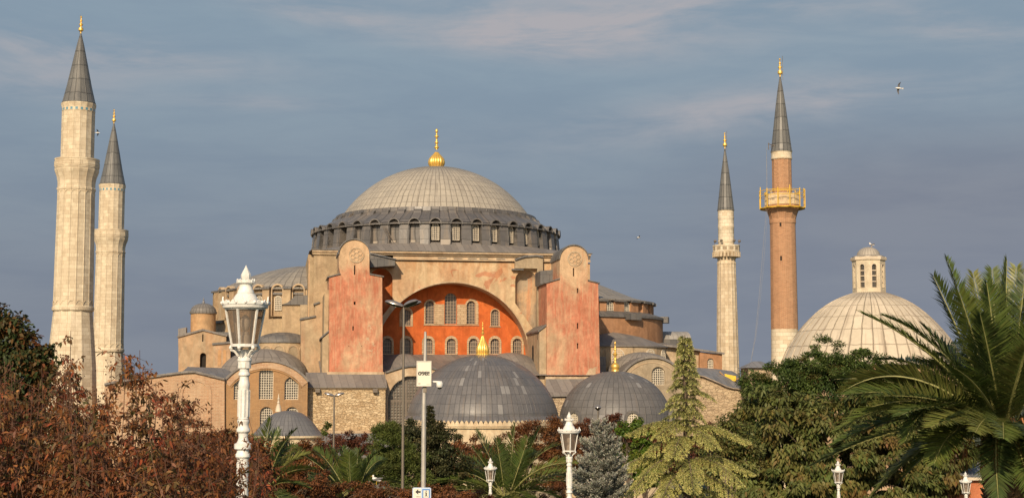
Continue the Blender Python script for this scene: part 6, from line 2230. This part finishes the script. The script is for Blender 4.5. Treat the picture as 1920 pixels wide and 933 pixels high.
def palm(name_label, D, centre, fr, fill, Ll, nleaf, L, trunk_r, wid, seed_stalks=0):
    c = P(centre[0], centre[1], D)
    gz = ground_z(D)
    e = empty('palm_tree', (c.x, c.y, gz), name_label, 'palm', 'feather palms in the park')
    h = c.z - gz
    # trunk with old leaf bases
    mb = MB()
    mb.tube([(0, 0, -.3), (0, 0, h * .5), (0, 0, h - 0.25)], [trunk_r * 1.1, trunk_r, trunk_r * 1.1], 14)
    for i in range(140):
        a = i * 2.39996; z = h * (0.1 + 0.86 * i / 140)
        Mx = Matrix.Rotation(a, 4, 'Z')
        mb.add([Mx @ Vector(p) for p in ((trunk_r * .9, -.09, z - .10), (trunk_r * .9, .09, z - .10), (trunk_r * 1.28, 0.05, z + .14), (trunk_r * 1.28, -0.05, z + .14), (trunk_r * .95, 0, z + .1))],
               [(0, 1, 2, 3), (3, 2, 4), (0, 3, 4), (1, 4, 2)])
    mb.build('trunk', m_plain('palm_trunk_fibre', (0.17, 0.10, 0.05), 0.95, 0, 0.4, 5.0, 0.5), e, 30)
    k = SC(centre[1], D)
    tones = (G1, G2, G3, G2, G4)
    for i, f in enumerate(fr):
        cx, cy, tx, ty, dc, dt = f[:6]
        C = P(cx, cy, D + dc) - Vector((c.x, c.y, gz)); T = P(tx, ty, D + dt) - Vector((c.x, c.y, gz))
        a = math.atan2(C.y, C.x)
        b = Vector((0.16 * math.cos(a), 0.16 * math.sin(a), h - 0.1 + rng.uniform(-.1, .1)))
        frond(e, b, C, T, nleaf, Ll, tones[i % 5], f[6] if len(f) > 6 else rng.normal(0, 0.25), 0.2, wid=wid)
    for i in range(fill):
        a = i * 2.39996 + 0.6
        elev = R(-30 + 105 * ((i * 0.618) % 1.0))
        ll = L * rng.uniform(0.82, 1.08)
        b = Vector((0.15 * math.cos(a), 0.15 * math.sin(a), h - 0.1))
        C = b + Vector((math.cos(a) * math.cos(elev), math.sin(a) * math.cos(elev), math.sin(elev))) * ll * 0.6
        T = C + Vector((math.cos(a) * max(0.2, math.cos(elev - .5)), math.sin(a) * max(0.2, math.cos(elev - .5)), math.sin(elev) * 0.55 - 0.42)) * ll * 0.5
        frond(e, b, C, T, nleaf, Ll, tones[(i + 2) % 5], rng.normal(0, 0.25), 0.25, wid=wid)
    if seed_stalks:
        mb = MB()
        for i in range(seed_stalks):
            a = rng.uniform(math.pi * 1.0, math.pi * 2.0); 
            r0 = rng.uniform(.4, 1.0)
            p = [Vector((0.2 * math.cos(a), 0.2 * math.sin(a), h - 0.1)), Vector((r0 * .8 * math.cos(a), r0 * .8 * math.sin(a), h + 0.1)), Vector((r0 * 1.25 * math.cos(a), r0 * 1.25 * math.sin(a), h - 0.5 - rng.uniform(0, .3)))]
            mb.tube(p, [0.02, .015, .01], 4)
            for j in range(26):
                q = p[2] + Vector((rng.normal() * .07, rng.normal() * .07, rng.uniform(-.45, .25)))
                mb.tube([p[2] + Vector((0, 0, .15)), p[2].lerp(q, .6) + Vector((0, 0, .08)), q], [.006, .005, .005], 3)
        mb.build('fruit_stalks', m_plain('old_fruit_stalk', (0.36, 0.15, 0.055), 0.8, 0, 0.3), e)
    return e


# large palm at right
palm('large green feather palm filling the lower right corner', 29.0, (1880, 792), [
    (1775, 655, 1618, 588, -0.4, -0.8), (1785, 640, 1658, 592, 0.5, 0.7), (1812, 645, 1750, 518, 0.2, 0.2), (1828, 630, 1774, 484, 0.6, 1.0),
    (1852, 640, 1824, 512, 0.9, 1.4), (1884, 640, 1888, 487, 0.2, 0.2), (1868, 640, 1850, 530, -0.5, -0.6), (1905, 660, 1922, 520, -0.3, -0.2), (1868, 650, 1860, 505, 0.5, 0.9), (1898, 640, 1906, 500, 0.8, 1.2), (1838, 660, 1798, 548, -0.8, -1.2), (1915, 680, 1945, 590, -0.8, -1.2), (1860, 680, 1838, 590, -1.2, -1.8), (1925, 670, 1965, 560, 0.2, 0.4),
    (1700, 650, 1578, 735, -0.2, 0.2), (1700, 715, 1572, 806, -0.7, -0.8), (1710, 745, 1560, 835, 0.4, 0.6), (1700, 775, 1522, 872, -0.9, -1.2),
    (1745, 700, 1698, 826, -1.4, -2.0), (1740, 800, 1635, 930, 0.3, 0.5), (1785, 765, 1752, 868, -1.3, -1.9), (1770, 720, 1640, 700, 0.9, 1.6),
    (1860, 790, 1872, 935, -1.6, -2.3), (1930, 720, 2010, 640, -0.3, -0.3), (1950, 760, 2050, 760, 0.2, 0.3), (1940, 800, 2030, 890, -0.6, -0.8),
    (1905, 800, 1935, 930, -1.6, -2.2), (1820, 700, 1730, 610, 0.8, 1.5), (1845, 720, 1790, 690, -1.6, -2.6), (1900, 720, 1925, 650, -1.4, -2.2),
    (1780, 790, 1690, 900, 0.8, 1.2), (1800, 745, 1672, 770, 1.2, 1.8), (1790, 735, 1650, 742, -1.2, -1.8), (1800, 780, 1715, 850, 1.0, 1.5), (1830, 760, 1745, 800, -2.0, -2.8)], 46, 0.58, 112, 3.1, 0.36, 0.036, 16)
# middle palm
palm('green feather palm in the middle, behind the small white lamp', 84.0, (948, 928), [
    (958, 860, 966, 794, 0, 0), (985, 860, 1012, 802, .3, .5), (925, 862, 893, 808, .2, .3), (918, 880, 886, 838, -.5, -.7), (1000, 835, 1060, 832, 0, 0.2), (1005, 858, 1082, 868, -.6, -.9),
    (1010, 885, 1092, 905, .3, .4), (890, 872, 838, 888, 0, .2), (880, 890, 822, 900, -.5, -.6), (885, 905, 826, 936, .3, .3), (900, 850, 858, 856, .6, 1), (975, 870, 990, 820, -.8, -1.2),
    (940, 870, 930, 822, -.7, -1.0), (1000, 900, 1060, 940, -.7, -1), (900, 915, 850, 965, -.6, -.8), (1015, 870, 1100, 890, .8, 1.2), (970, 900, 1010, 960, -1.3, -1.9)], 30, 0.92, 64, 4.3, 0.42, 0.058)
# left palm
palm('feather palm left of the tall modern pole, fanning upward', 62.0, (662, 932), [
    (640, 880, 617, 836, 0, 0), (652, 875, 641, 838, .4, .6), (668, 880, 672, 842, .2, .4), (685, 872, 703, 850, -.3, -.4), (700, 872, 730, 878, 0, .2), (705, 888, 752, 905, -.5, -.7),
    (625, 865, 590, 842, .3, .3), (610, 870, 556, 846, -.3, -.5), (605, 885, 540, 880, .3, .4), (610, 900, 548, 920, -.6, -.9), (655, 885, 655, 850, -.9, -1.3), (715, 905, 760, 940, .3, .4), (680, 900, 700, 945, -1.2, -1.8)], 26, 0.66, 60, 2.7, 0.34, 0.046)
palm('feather palm just right of the largest white lamp, half hidden by red bushes', 47.0, (497, 912), [
    (493, 850, 508, 784, 0, 0), (500, 845, 524, 806, .3, .4), (510, 845, 556, 804, -.2, -.3), (480, 850, 470, 818, .3, .4), (520, 865, 578, 850, .2, .2), (525, 875, 590, 878, -.6, -.8), (470, 870, 440, 850, -.3, -.4),
    (505, 860, 540, 826, .8, 1.1), (525, 890, 580, 915, -.3, -.3), (465, 890, 430, 890, .2, .2)], 18, 0.52, 60, 2.0, 0.26, 0.038)

g = P(706, 905, 57.0)
standing_gull(Vector((g.x, g.y, g.z - 0.05)), 0.8, 'white bird among the left palm fronds', R(175))

# ---- broadleaf trees and bushes
RUST = [(4, (0.200, 0.080, 0.030)), (3, (0.150, 0.062, 0.027)), (2, (0.25, 0.110, 0.036)), (1, (0.085, 0.060, 0.022)), (1, (0.07, 0.028, 0.016))]
MAROON = [(4, (0.145, 0.052, 0.030)), (2, (0.185, 0.070, 0.034)), (1, (0.105, 0.042, 0.026)), (0.7, (0.16, 0.075, 0.03))]
OLIVE = [(4, (0.150, 0.160, 0.046)), (3.4, (0.105, 0.128, 0.038)), (1.1, (0.19, 0.145, 0.048)), (0.5, (0.20, 0.10, 0.036))]
DEEP = [(4, (0.080, 0.122, 0.030)), (3, (0.108, 0.148, 0.036)), (1, (0.042, 0.076, 0.024)), (0.25, (0.14, 0.075, 0.025))]
DARK = [(4, (0.055, 0.062, 0.026)), (2, (0.075, 0.080, 0.030)), (1, (0.10, 0.08, 0.032))]
PINEG = [(4, (0.105, 0.130, 0.032)), (2, (0.075, 0.098, 0.026)), (1, (0.15, 0.16, 0.04))]
IVY = [(4, (0.095, 0.150, 0.020)), (2, (0.070, 0.115, 0.018)), (1, (0.17, 0.18, 0.025))]
DGREEN = [(4, (0.048, 0.066, 0.024)), (2, (0.070, 0.088, 0.026)), (2.4, (0.19, 0.075, 0.028))]

# the band of autumn trees below the domes
for lab, D, blobs, pal in (
        ('rust brown autumn tree below the largest tomb dome, left of the middle palm', 108.0, [(878, 848, 52, 40), (852, 868, 34, 34), (905, 872, 40, 40)], RUST),
        ('rust brown autumn tree right of the middle palm top, below the two tomb domes', 112.0, [(985, 826, 48, 34), (1015, 818, 36, 34), (950, 850, 46, 40), (1000, 868, 50, 44)], RUST),
        ('rounded rust tree directly behind the medium white lamp', 106.0, [(1052, 818, 40, 34), (1062, 858, 44, 46), (1035, 880, 36, 40)], RUST),
        ('maroon leaved tree behind the blue spruce, below the right tomb', 118.0, [(1115, 818, 44, 28), (1090, 826, 30, 28), (1130, 850, 46, 40)], MAROON),
        ('tall thin maroon tree beside the bright green climber', 116.0, [(1150, 815, 20, 24), (1152, 790, 12, 16), (1205, 826, 34, 28)], MAROON),
        ('maroon leaved tree just left of the tall cedar', 114.0, [(1235, 824, 34, 30), (1252, 850, 36, 40)], MAROON),
        ('maroon leaved tree just right of the tall cedar', 118.0, [(1325, 822, 34, 26), (1350, 845, 40, 40), (1310, 860, 40, 40)], MAROON),
        ('dark red round tree below the rubble wall, by the two headed lamp', 104.0, [(640, 845, 52, 34), (680, 855, 34, 34), (620, 870, 50, 40)], MAROON),
        ('rust tree left of the two headed lamp, below the smallest tomb', 98.0, [(570, 852, 48, 34), (535, 862, 40, 36), (590, 880, 50, 40)], RUST)):
    broad_tree('autumn_tree', lab, 'tree', D, blobs, pal, 0.17, 0.09, 110, 130, 0.42, group='autumn trees below the domes', trunk_r=0.13)

# nearer rust bushes along the bottom edge
for lab, D, blobs in (
        ('low rust bush at the bottom edge, beneath the left palm', 54.0, [(640, 925, 80, 26), (700, 935, 60, 26), (580, 930, 60, 30)]),
        ('low rust bush at the bottom edge right of the small white lamp', 90.0, [(1000, 925, 60, 28), (1060, 930, 50, 30), (965, 940, 40, 24)]),
        ('low rust bush around the foot of the sign pole', 52.0, [(745, 925, 50, 24), (850, 932, 60, 22), (800, 945, 60, 22)]),
        ('rust bush right of the largest lamp post, behind the first palm', 52.0, [(520, 915, 50, 36), (490, 935, 50, 30), (570, 905, 44, 36), (545, 880, 30, 26)]),
        ('dark rust bush behind the lower post of the largest lamp', 30.0, [(440, 890, 60, 60), (400, 860, 50, 50), (480, 870, 30, 40)])):
    broad_tree('rust_bush', lab, 'bush', D, blobs, RUST, 0.085, 0.042, 110, 150, 0.22, group='rust bushes at the bottom edge', trunk_r=0.06, stems=3, droop=0.4)

broad_tree('pine_tree', 'bushy yellow green pine left of the tall modern pole', 'tree', 74.0, [(735, 845, 42, 44), (712, 870, 34, 34), (760, 872, 40, 36), (728, 812, 22, 18), (770, 900, 50, 40)], PINEG, 0.20, 0.034, 190, 190, 0.30, trunk_r=0.14, mat=M_NEEDLE, droop=-0.5, clump_pal=True)
broad_tree('dark_shrub', 'dark olive shrub left of the sign pole under the lunette window', 'shrub', 88.0, [(765, 808, 26, 24), (752, 830, 30, 30), (785, 830, 30, 30)], DARK, 0.14, 0.07, 80, 120, 0.35, trunk_r=0.1, stems=2)
broad_tree('dark_shrub', 'large dark shrub right of the sign pole, below the pale battlements', 'shrub', 84.0, [(825, 845, 38, 42), (800, 870, 40, 44), (845, 880, 36, 40), (822, 812, 20, 18)], DARK, 0.14, 0.07, 130, 130, 0.35, trunk_r=0.12, stems=2)
broad_tree('slim_cypress', 'slim dark cypress standing right behind the sign pole', 'tree', 92.0, [(807, 762, 3, 10), (807, 774, 5, 12), (806, 787, 6, 14), (808, 800, 8, 15), (807, 814, 9, 16), (808, 828, 11, 18), (808, 842, 14, 22)], DARK, 0.15, 0.05, 150, 60, 0.15, trunk_r=0.08, droop=-0.8)
broad_tree('green_climber', 'bright yellow green leafy climber between blue spruce and cedar', 'plant', 70.0, [(1178, 835, 24, 40), (1195, 870, 34, 44), (1212, 838, 15, 34), (1165, 800, 8, 18), (1192, 796, 9, 16), (1225, 880, 22, 30)], IVY, 0.12, 0.085, 110, 110, 0.22, trunk_r=0.07, stems=3, droop=0.8)
broad_tree('locust_tree', 'dark green feathery tree spreading in front of the bathhouse dome', 'tree', 108.0, [(1552, 668, 34, 32), (1530, 700, 66, 40), (1468, 718, 62, 34), (1425, 760, 38, 56), (1600, 682, 50, 34), (1640, 705, 44, 40), (1560, 740, 90, 50), (1412, 722, 24, 22), (1480, 690, 30, 16)], DEEP, 0.22, 0.085, 380, 170, 0.55, trunk_px=1540, trunk_r=0.2, droop=0.35)
broad_tree('chestnut_tree', 'broad olive green tree with browning leaves right of the cedar', 'tree', 96.0, [(1470, 830, 100, 90), (1560, 850, 110, 110), (1400, 880, 62, 80), (1650, 870, 90, 100), (1720, 910, 70, 70), (1480, 920, 120, 70), (1360, 930, 50, 50), (1440, 775, 60, 50), (1705, 800, 60, 56), (1765, 850, 60, 80), (1640, 770, 60, 40)], OLIVE, 0.36, 0.15, 680, 130, 0.62, trunk_px=1520, trunk_r=0.2, droop=0.9)
broad_tree('olive_bush', 'olive and rust bush between the cedar and the browning tree', 'bush', 76.0, [(1370, 815, 34, 34), (1385, 850, 40, 44), (1345, 860, 36, 40)], OLIVE, 0.18, 0.08, 100, 110, 0.36, trunk_r=0.1, stems=2)
broad_tree('dark_tree', 'dark green leafy tree at the far left edge', 'tree', 25.0, [(-20, 680, 46, 90), (24, 645, 34, 54), (55, 720, 40, 70), (10, 800, 70, 90), (8, 598, 18, 22), (34, 612, 12, 16), (70, 680, 24, 32), (84, 655, 10, 14)], DGREEN, 0.085, 0.05, 190, 130, 0.20, trunk_px=-20, trunk_r=0.1, droop=0.4)
broad_tree('sapling', 'tiny green sapling at the foot of the rubble wall', 'plant', 175.0, [(613, 797, 4, 5), (611, 806, 6, 6)], PINEG, 0.3, 0.2, 14, 26, 0.25, trunk_r=0.05, branches=6)


# ---- conifers
def conifer(name, label, D, px, top, tiers, pal_new, pal_old, droop, needle, nd_w, dens, rise=0.12, trunk_r=0.14, flat=0.28, azjit=0.25, mat=M_NEEDLE, zjit=0.05, boughs=()):
    """tiers: (py, half width px left, half width px right, how many branches)"""
    tp = P(px, top, D); gz = ground_z(D)
    e = empty(name, (tp.x, tp.y, gz), label, 'tree')
    h = tp.z - gz
    k = SC(800, D)
    tr = MB()
    tr.tube([(0, 0, -.3), (0.03, 0, h * .4), (-.02, 0, h * .75), (0, 0, h - .05)], [trunk_r * 1.2, trunk_r, trunk_r * .5, 0.012], 10)
    Pn, Dn, Nn, Cn, Ln = [], [], [], [], []
    todo = [('t', x) for x in tiers] + [('b', x) for x in boughs]
    for kind_, row in todo:
        if kind_ == 't': (py, wl, wr, nb) = row
        else: (py, wl, wr, nb) = (row[0], 1, 1, 1)
        z0 = P(px, py, D).z - gz
        a0 = rng.uniform(0, 6.28)
        for b in range(nb):
            a = a0 + 2 * math.pi * b / nb + rng.normal(0, azjit)
            ca, sa = math.cos(a), math.sin(a)
            L = ((wl if ca < 0 else wr) * abs(ca) + 0.5 * (wl + wr) * (1 - abs(ca))) * k * rng.uniform(0.72, 1.06)
            zz_ = z0 + rng.normal(0, zjit + 0.02 * L)
            if kind_ == 'b':
                T_ = P(row[1], row[2], D + row[3]) - Vector((tp.x, tp.y, gz))
                L = math.hypot(T_.x, T_.y); ca, sa = T_.x / L, T_.y / L
                zz_ = z0
            n = 8
            pts = []
            for i in range(n + 1):
                s = i / n
                pts.append(Vector((ca * L * s + 0.05 * math.sin(3 * s + a), sa * L * s, zz_ + rise * L * math.sin(min(1, s * 1.25) * math.pi / 2) - droop * L * s ** 2.6) if kind_ == 't' else Vector((ca * L * s, sa * L * s, z0 + (T_.z - z0) * s ** 1.9 + 0.10 * L * math.sin(math.pi * min(1, s * 1.1)) ))))
            tr.tube(pts, [max(0.008, 0.035 * (L / 2) * (1 - s / n * .9)) for s in range(n + 1)], 4)
            ns = max(5, int(L * 9 * dens))
            for j in range(ns):
                s = (j + rng.uniform(0, 1)) / ns
                s = 0.10 + 0.90 * s
                i = min(n - 1, int(s * n)); f = s * n - i
                p = pts[i].lerp(pts[i + 1], f)
                tan = (pts[i + 1] - pts[i]).normalized()
                sd_ = Vector((-sa, ca, 0))
                sl = (0.10 + flat * L * (1 - s) ** 0.75 * 0.9 + 0.05) if kind_ == 't' else (0.14 + 0.56 * math.sin(math.pi * min(1, 0.12 + s * 0.88)) ** 0.8)
                for sg in (-1, 1):
                    dirn = (sd_ * sg * (0.9 + rng.normal() * .15) + tan * 0.85).normalized()
                    m = max(3, int(sl / (needle * 0.42)))
                    u = (np.arange(m) + rng.uniform(0, 1, m)) / m
                    base = np.array(p)[None, :] + np.array(dirn)[None, :] * (u * sl)[:, None] + np.array((0, 0, -1.0))[None, :] * ((droop * 1.1 if kind_ == 't' else 0.42) * sl * u ** 2)[:, None]
                    mm = 6 if kind_ == 't' else 9
                    base = np.repeat(base, mm, 0) + rng.normal(0, needle * 0.16, (m * mm, 3))
                    uu = np.repeat(u, mm)
                    dd = np.array(dirn)[None, :] * 0.75 + np.array(tan)[None, :] * 0.35 + rng.normal(0, .5, (m * mm, 3)) + np.array((0, 0, -droop * 1.3 if kind_ == 't' else -0.35))[None, :] * uu[:, None]
                    Pn.append(base); Dn.append(dd)
                    Nn.append(np.array((0, 0, 1.0)) + rng.normal(0, .5, (m * mm, 3)))
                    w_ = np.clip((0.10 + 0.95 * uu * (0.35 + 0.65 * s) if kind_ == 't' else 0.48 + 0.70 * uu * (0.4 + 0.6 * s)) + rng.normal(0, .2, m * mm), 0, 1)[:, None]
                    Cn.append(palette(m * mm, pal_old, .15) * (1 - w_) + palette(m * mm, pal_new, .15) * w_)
                    Ln.append(np.full(m * mm, needle if kind_ == 't' else needle * 0.85) * rng.uniform(.6, 1.15, m * mm))
    Pn = np.vstack(Pn); Dn = np.vstack(Dn); Nn = np.vstack(Nn); Cn = np.vstack(Cn); Ln = np.concatenate(Ln)
    leaf_mesh('crown', Pn, Dn, Nn, Ln, np.full(len(Ln), nd_w), Cn, mat, e, 0.4, 0.1)
    tr.build('trunk', M_BARK, e, 60)
    return e


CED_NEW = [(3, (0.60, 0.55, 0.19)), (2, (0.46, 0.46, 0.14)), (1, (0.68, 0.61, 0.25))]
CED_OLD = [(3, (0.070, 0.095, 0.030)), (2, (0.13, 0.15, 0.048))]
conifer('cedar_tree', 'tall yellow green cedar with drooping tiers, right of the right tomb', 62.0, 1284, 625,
        [(634, 5, 6, 5), (642, 8, 9, 6), (651, 10, 13, 7), (661, 13, 15, 7), (671, 18, 16, 8), (682, 18, 20, 8), (693, 24, 20, 9), (704, 22, 28, 8), (715, 22, 34, 8), (727, 30, 28, 9), (740, 28, 52, 8), (752, 38, 32, 9), (765, 46, 34, 9), (778, 48, 38, 9), (790, 40, 36, 8),
         (802, 34, 34, 5), (822, 30, 34, 5), (846, 30, 30, 4), (870, 40, 40, 5), (895, 50, 50, 5), (925, 70, 70, 6)],
        CED_NEW, CED_OLD, 0.30, 0.105, 0.021, 1.05, rise=0.20, trunk_r=0.15, flat=0.20,
        boughs=((800, 1178, 812, -1.0), (803, 1230, 818, -1.6), (808, 1404, 826, -0.6), (806, 1360, 808, 0.8), (812, 1342, 836, -1.8),
                (826, 1212, 850, -1.4), (826, 1262, 856, -2.6), (864, 1113, 912, -1.2), (862, 1150, 890, 0.6), (866, 1180, 926, -2.6),
                (868, 1300, 920, -3.4), (864, 1412, 886, -0.8), (866, 1392, 908, -2.2), (895, 1140, 956, -2.0), (895, 1400, 955, -2.0), (897, 1235, 950, -3.4)))
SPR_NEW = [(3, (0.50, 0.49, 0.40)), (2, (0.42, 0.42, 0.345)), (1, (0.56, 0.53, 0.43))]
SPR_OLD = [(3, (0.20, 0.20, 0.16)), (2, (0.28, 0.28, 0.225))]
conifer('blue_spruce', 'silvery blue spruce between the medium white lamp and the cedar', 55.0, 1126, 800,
        [(808, 6, 7, 5), (816, 14, 16, 7), (826, 22, 24, 9), (836, 28, 30, 10), (846, 32, 34, 11), (856, 36, 38, 12), (866, 38, 42, 12), (876, 40, 45, 13), (886, 42, 46, 13), (896, 46, 46, 13), (906, 50, 48, 13), (916, 54, 50, 13), (926, 60, 52, 13), (938, 62, 54, 13)],
        SPR_NEW, SPR_OLD, -0.32, 0.10, 0.030, 1.35, rise=0.12, trunk_r=0.1, flat=0.30, azjit=0.5, zjit=0.16)


# ---- foreground red-brown bushes at left
def red_bush(label, D, stems, px_range, envelope, pal, nl, bow=60, pods=True):
    """arching stems with hanging narrow leaves and seed capsules at the tips"""
    gz = ground_z(D)
    c = P((px_range[0] + px_range[1]) / 2, 900, D)
    e = empty('red_brown_bush', (c.x, D, gz), label, 'bush', 'red-brown bushes in the left foreground')
    off = np.array((c.x, D, gz))
    tw, pd = MB(), MB()
    Pn, Dn, Nn, Cn, Ln = [], [], [], [], []
    for s_ in range(stems):
        px = rng.uniform(*px_range)
        top = np.interp(px, envelope[0], envelope[1])
        py = top + (1010 - top) * rng.uniform(0, 1) ** 0.95
        if py > 960: py = rng.uniform(800, 960)
        dd = D + rng.uniform(-1.6, 1.6)
        tip = P(px, py, dd)
        b0 = P(px + rng.normal(0, bow) - 10, 1060, dd + rng.uniform(-.5, .5))
        mid = P(px + rng.normal(0, bow * .35), 0.45 * py + 0.55 * 1060, dd)
        n = 12
        pts = [b0 * (1 - t) ** 2 + mid * 2 * t * (1 - t) + tip * t * t for t in [i / n for i in range(n + 1)]]
        pts = [p - Vector(off) for p in pts]
        tw.tube(pts, [0.0055 * (1 - .75 * i / n) + 0.0012 for i in range(n + 1)], 4)
        length = sum((pts[i + 1] - pts[i]).length for i in range(n))
        ntw = max(4, int(length * 10))
        cc = palette(1, pal, .2)[0]
        for j in range(ntw):
            s = rng.uniform(0.15, 1.0)
            i = min(n - 1, int(s * n)); p = pts[i].lerp(pts[i + 1], s * n - i)
            a = rng.uniform(0, 6.28)
            tl = rng.uniform(0.08, 0.24)
            q = p + Vector((math.cos(a) * tl, math.sin(a) * tl, rng.uniform(-0.3, 0.75) * tl))
            tw.tube([p, p.lerp(q, .5) + Vector((0, 0, .012)), q], [.003, .0024, .0014], 3)
            m = int(rng.integers(int(nl * .6), nl))
            u = rng.uniform(0.05, 1.05, m)[:, None]
            base = np.array(p) * (1 - u) + np.array(q) * u + rng.normal(0, .010, (m, 3))
            d = unit(np.array(q - p)[None, :] * 2.2 + rng.normal(0, .55, (m, 3)) + np.array((0, 0, -0.62)))
            Pn.append(base); Dn.append(d); Nn.append(rdir(m) * .9 + np.array((0, -0.3, .6)))
            Cn.append(palette(m, pal, .25) * .5 + cc * .5)
            Ln.append(rng.uniform(.028, .076, m))
        if pods and s_ % 2 == 0:
            for j in range(9):
                q = pts[-1] + Vector((rng.normal() * .05, rng.normal() * .05, rng.uniform(-.14, .06)))
                tw.tube([pts[-1] + Vector((0, 0, -.08)), q], .0014, 3)
                tw.ball(q, .0075, .0075, .0085, 6, 4)
    Pn = np.vstack(Pn); Dn = np.vstack(Dn); Nn = np.vstack(Nn); Cn = np.vstack(Cn); Ln = np.concatenate(Ln)
    leaf_mesh('foliage', Pn, Dn, Nn, Ln, Ln * .40, Cn, M_LEAF, e, .5, .22, True)
    tw.build('twigs', M_TWIG, e)
    return e


REDB = [(4, (0.200, 0.074, 0.028)), (3.4, (0.125, 0.048, 0.022)), (2.2, (0.30, 0.125, 0.042)), (1.3, (0.34, 0.068, 0.030)), (2.0, (0.08, 0.075, 0.028)), (0.8, (0.38, 0.19, 0.07))]
REDG = REDB + [(2.2, (0.070, 0.078, 0.028)), (1.0, (0.11, 0.095, 0.034))]
red_bush('dense red-brown bush filling the lower left corner', 15.5, 215, (-60, 200), ([-60, 0, 60, 100, 130, 150, 200], [690, 680, 640, 670, 605, 720, 740]), REDG, 15)
red_bush('red-brown bush with tall wispy twigs in front of the two left minarets', 14.5, 150, (110, 380), ([110, 180, 200, 235, 265, 285, 325, 350, 380], [760, 745, 700, 630, 650, 730, 690, 740, 790]), REDB, 17)
red_bush('thinner red-brown bush spreading behind the largest lamp post', 23.5, 175, (300, 500), ([300, 350, 400, 430, 460, 500], [740, 750, 790, 790, 800, 830]), REDB, 15)
red_bush('few bare twigs with red-brown leaves crossing the largest lamp post', 17.0, 16, (425, 500), ([425, 450, 480, 500], [790, 770, 735, 745]), REDB, 10, pods=False)
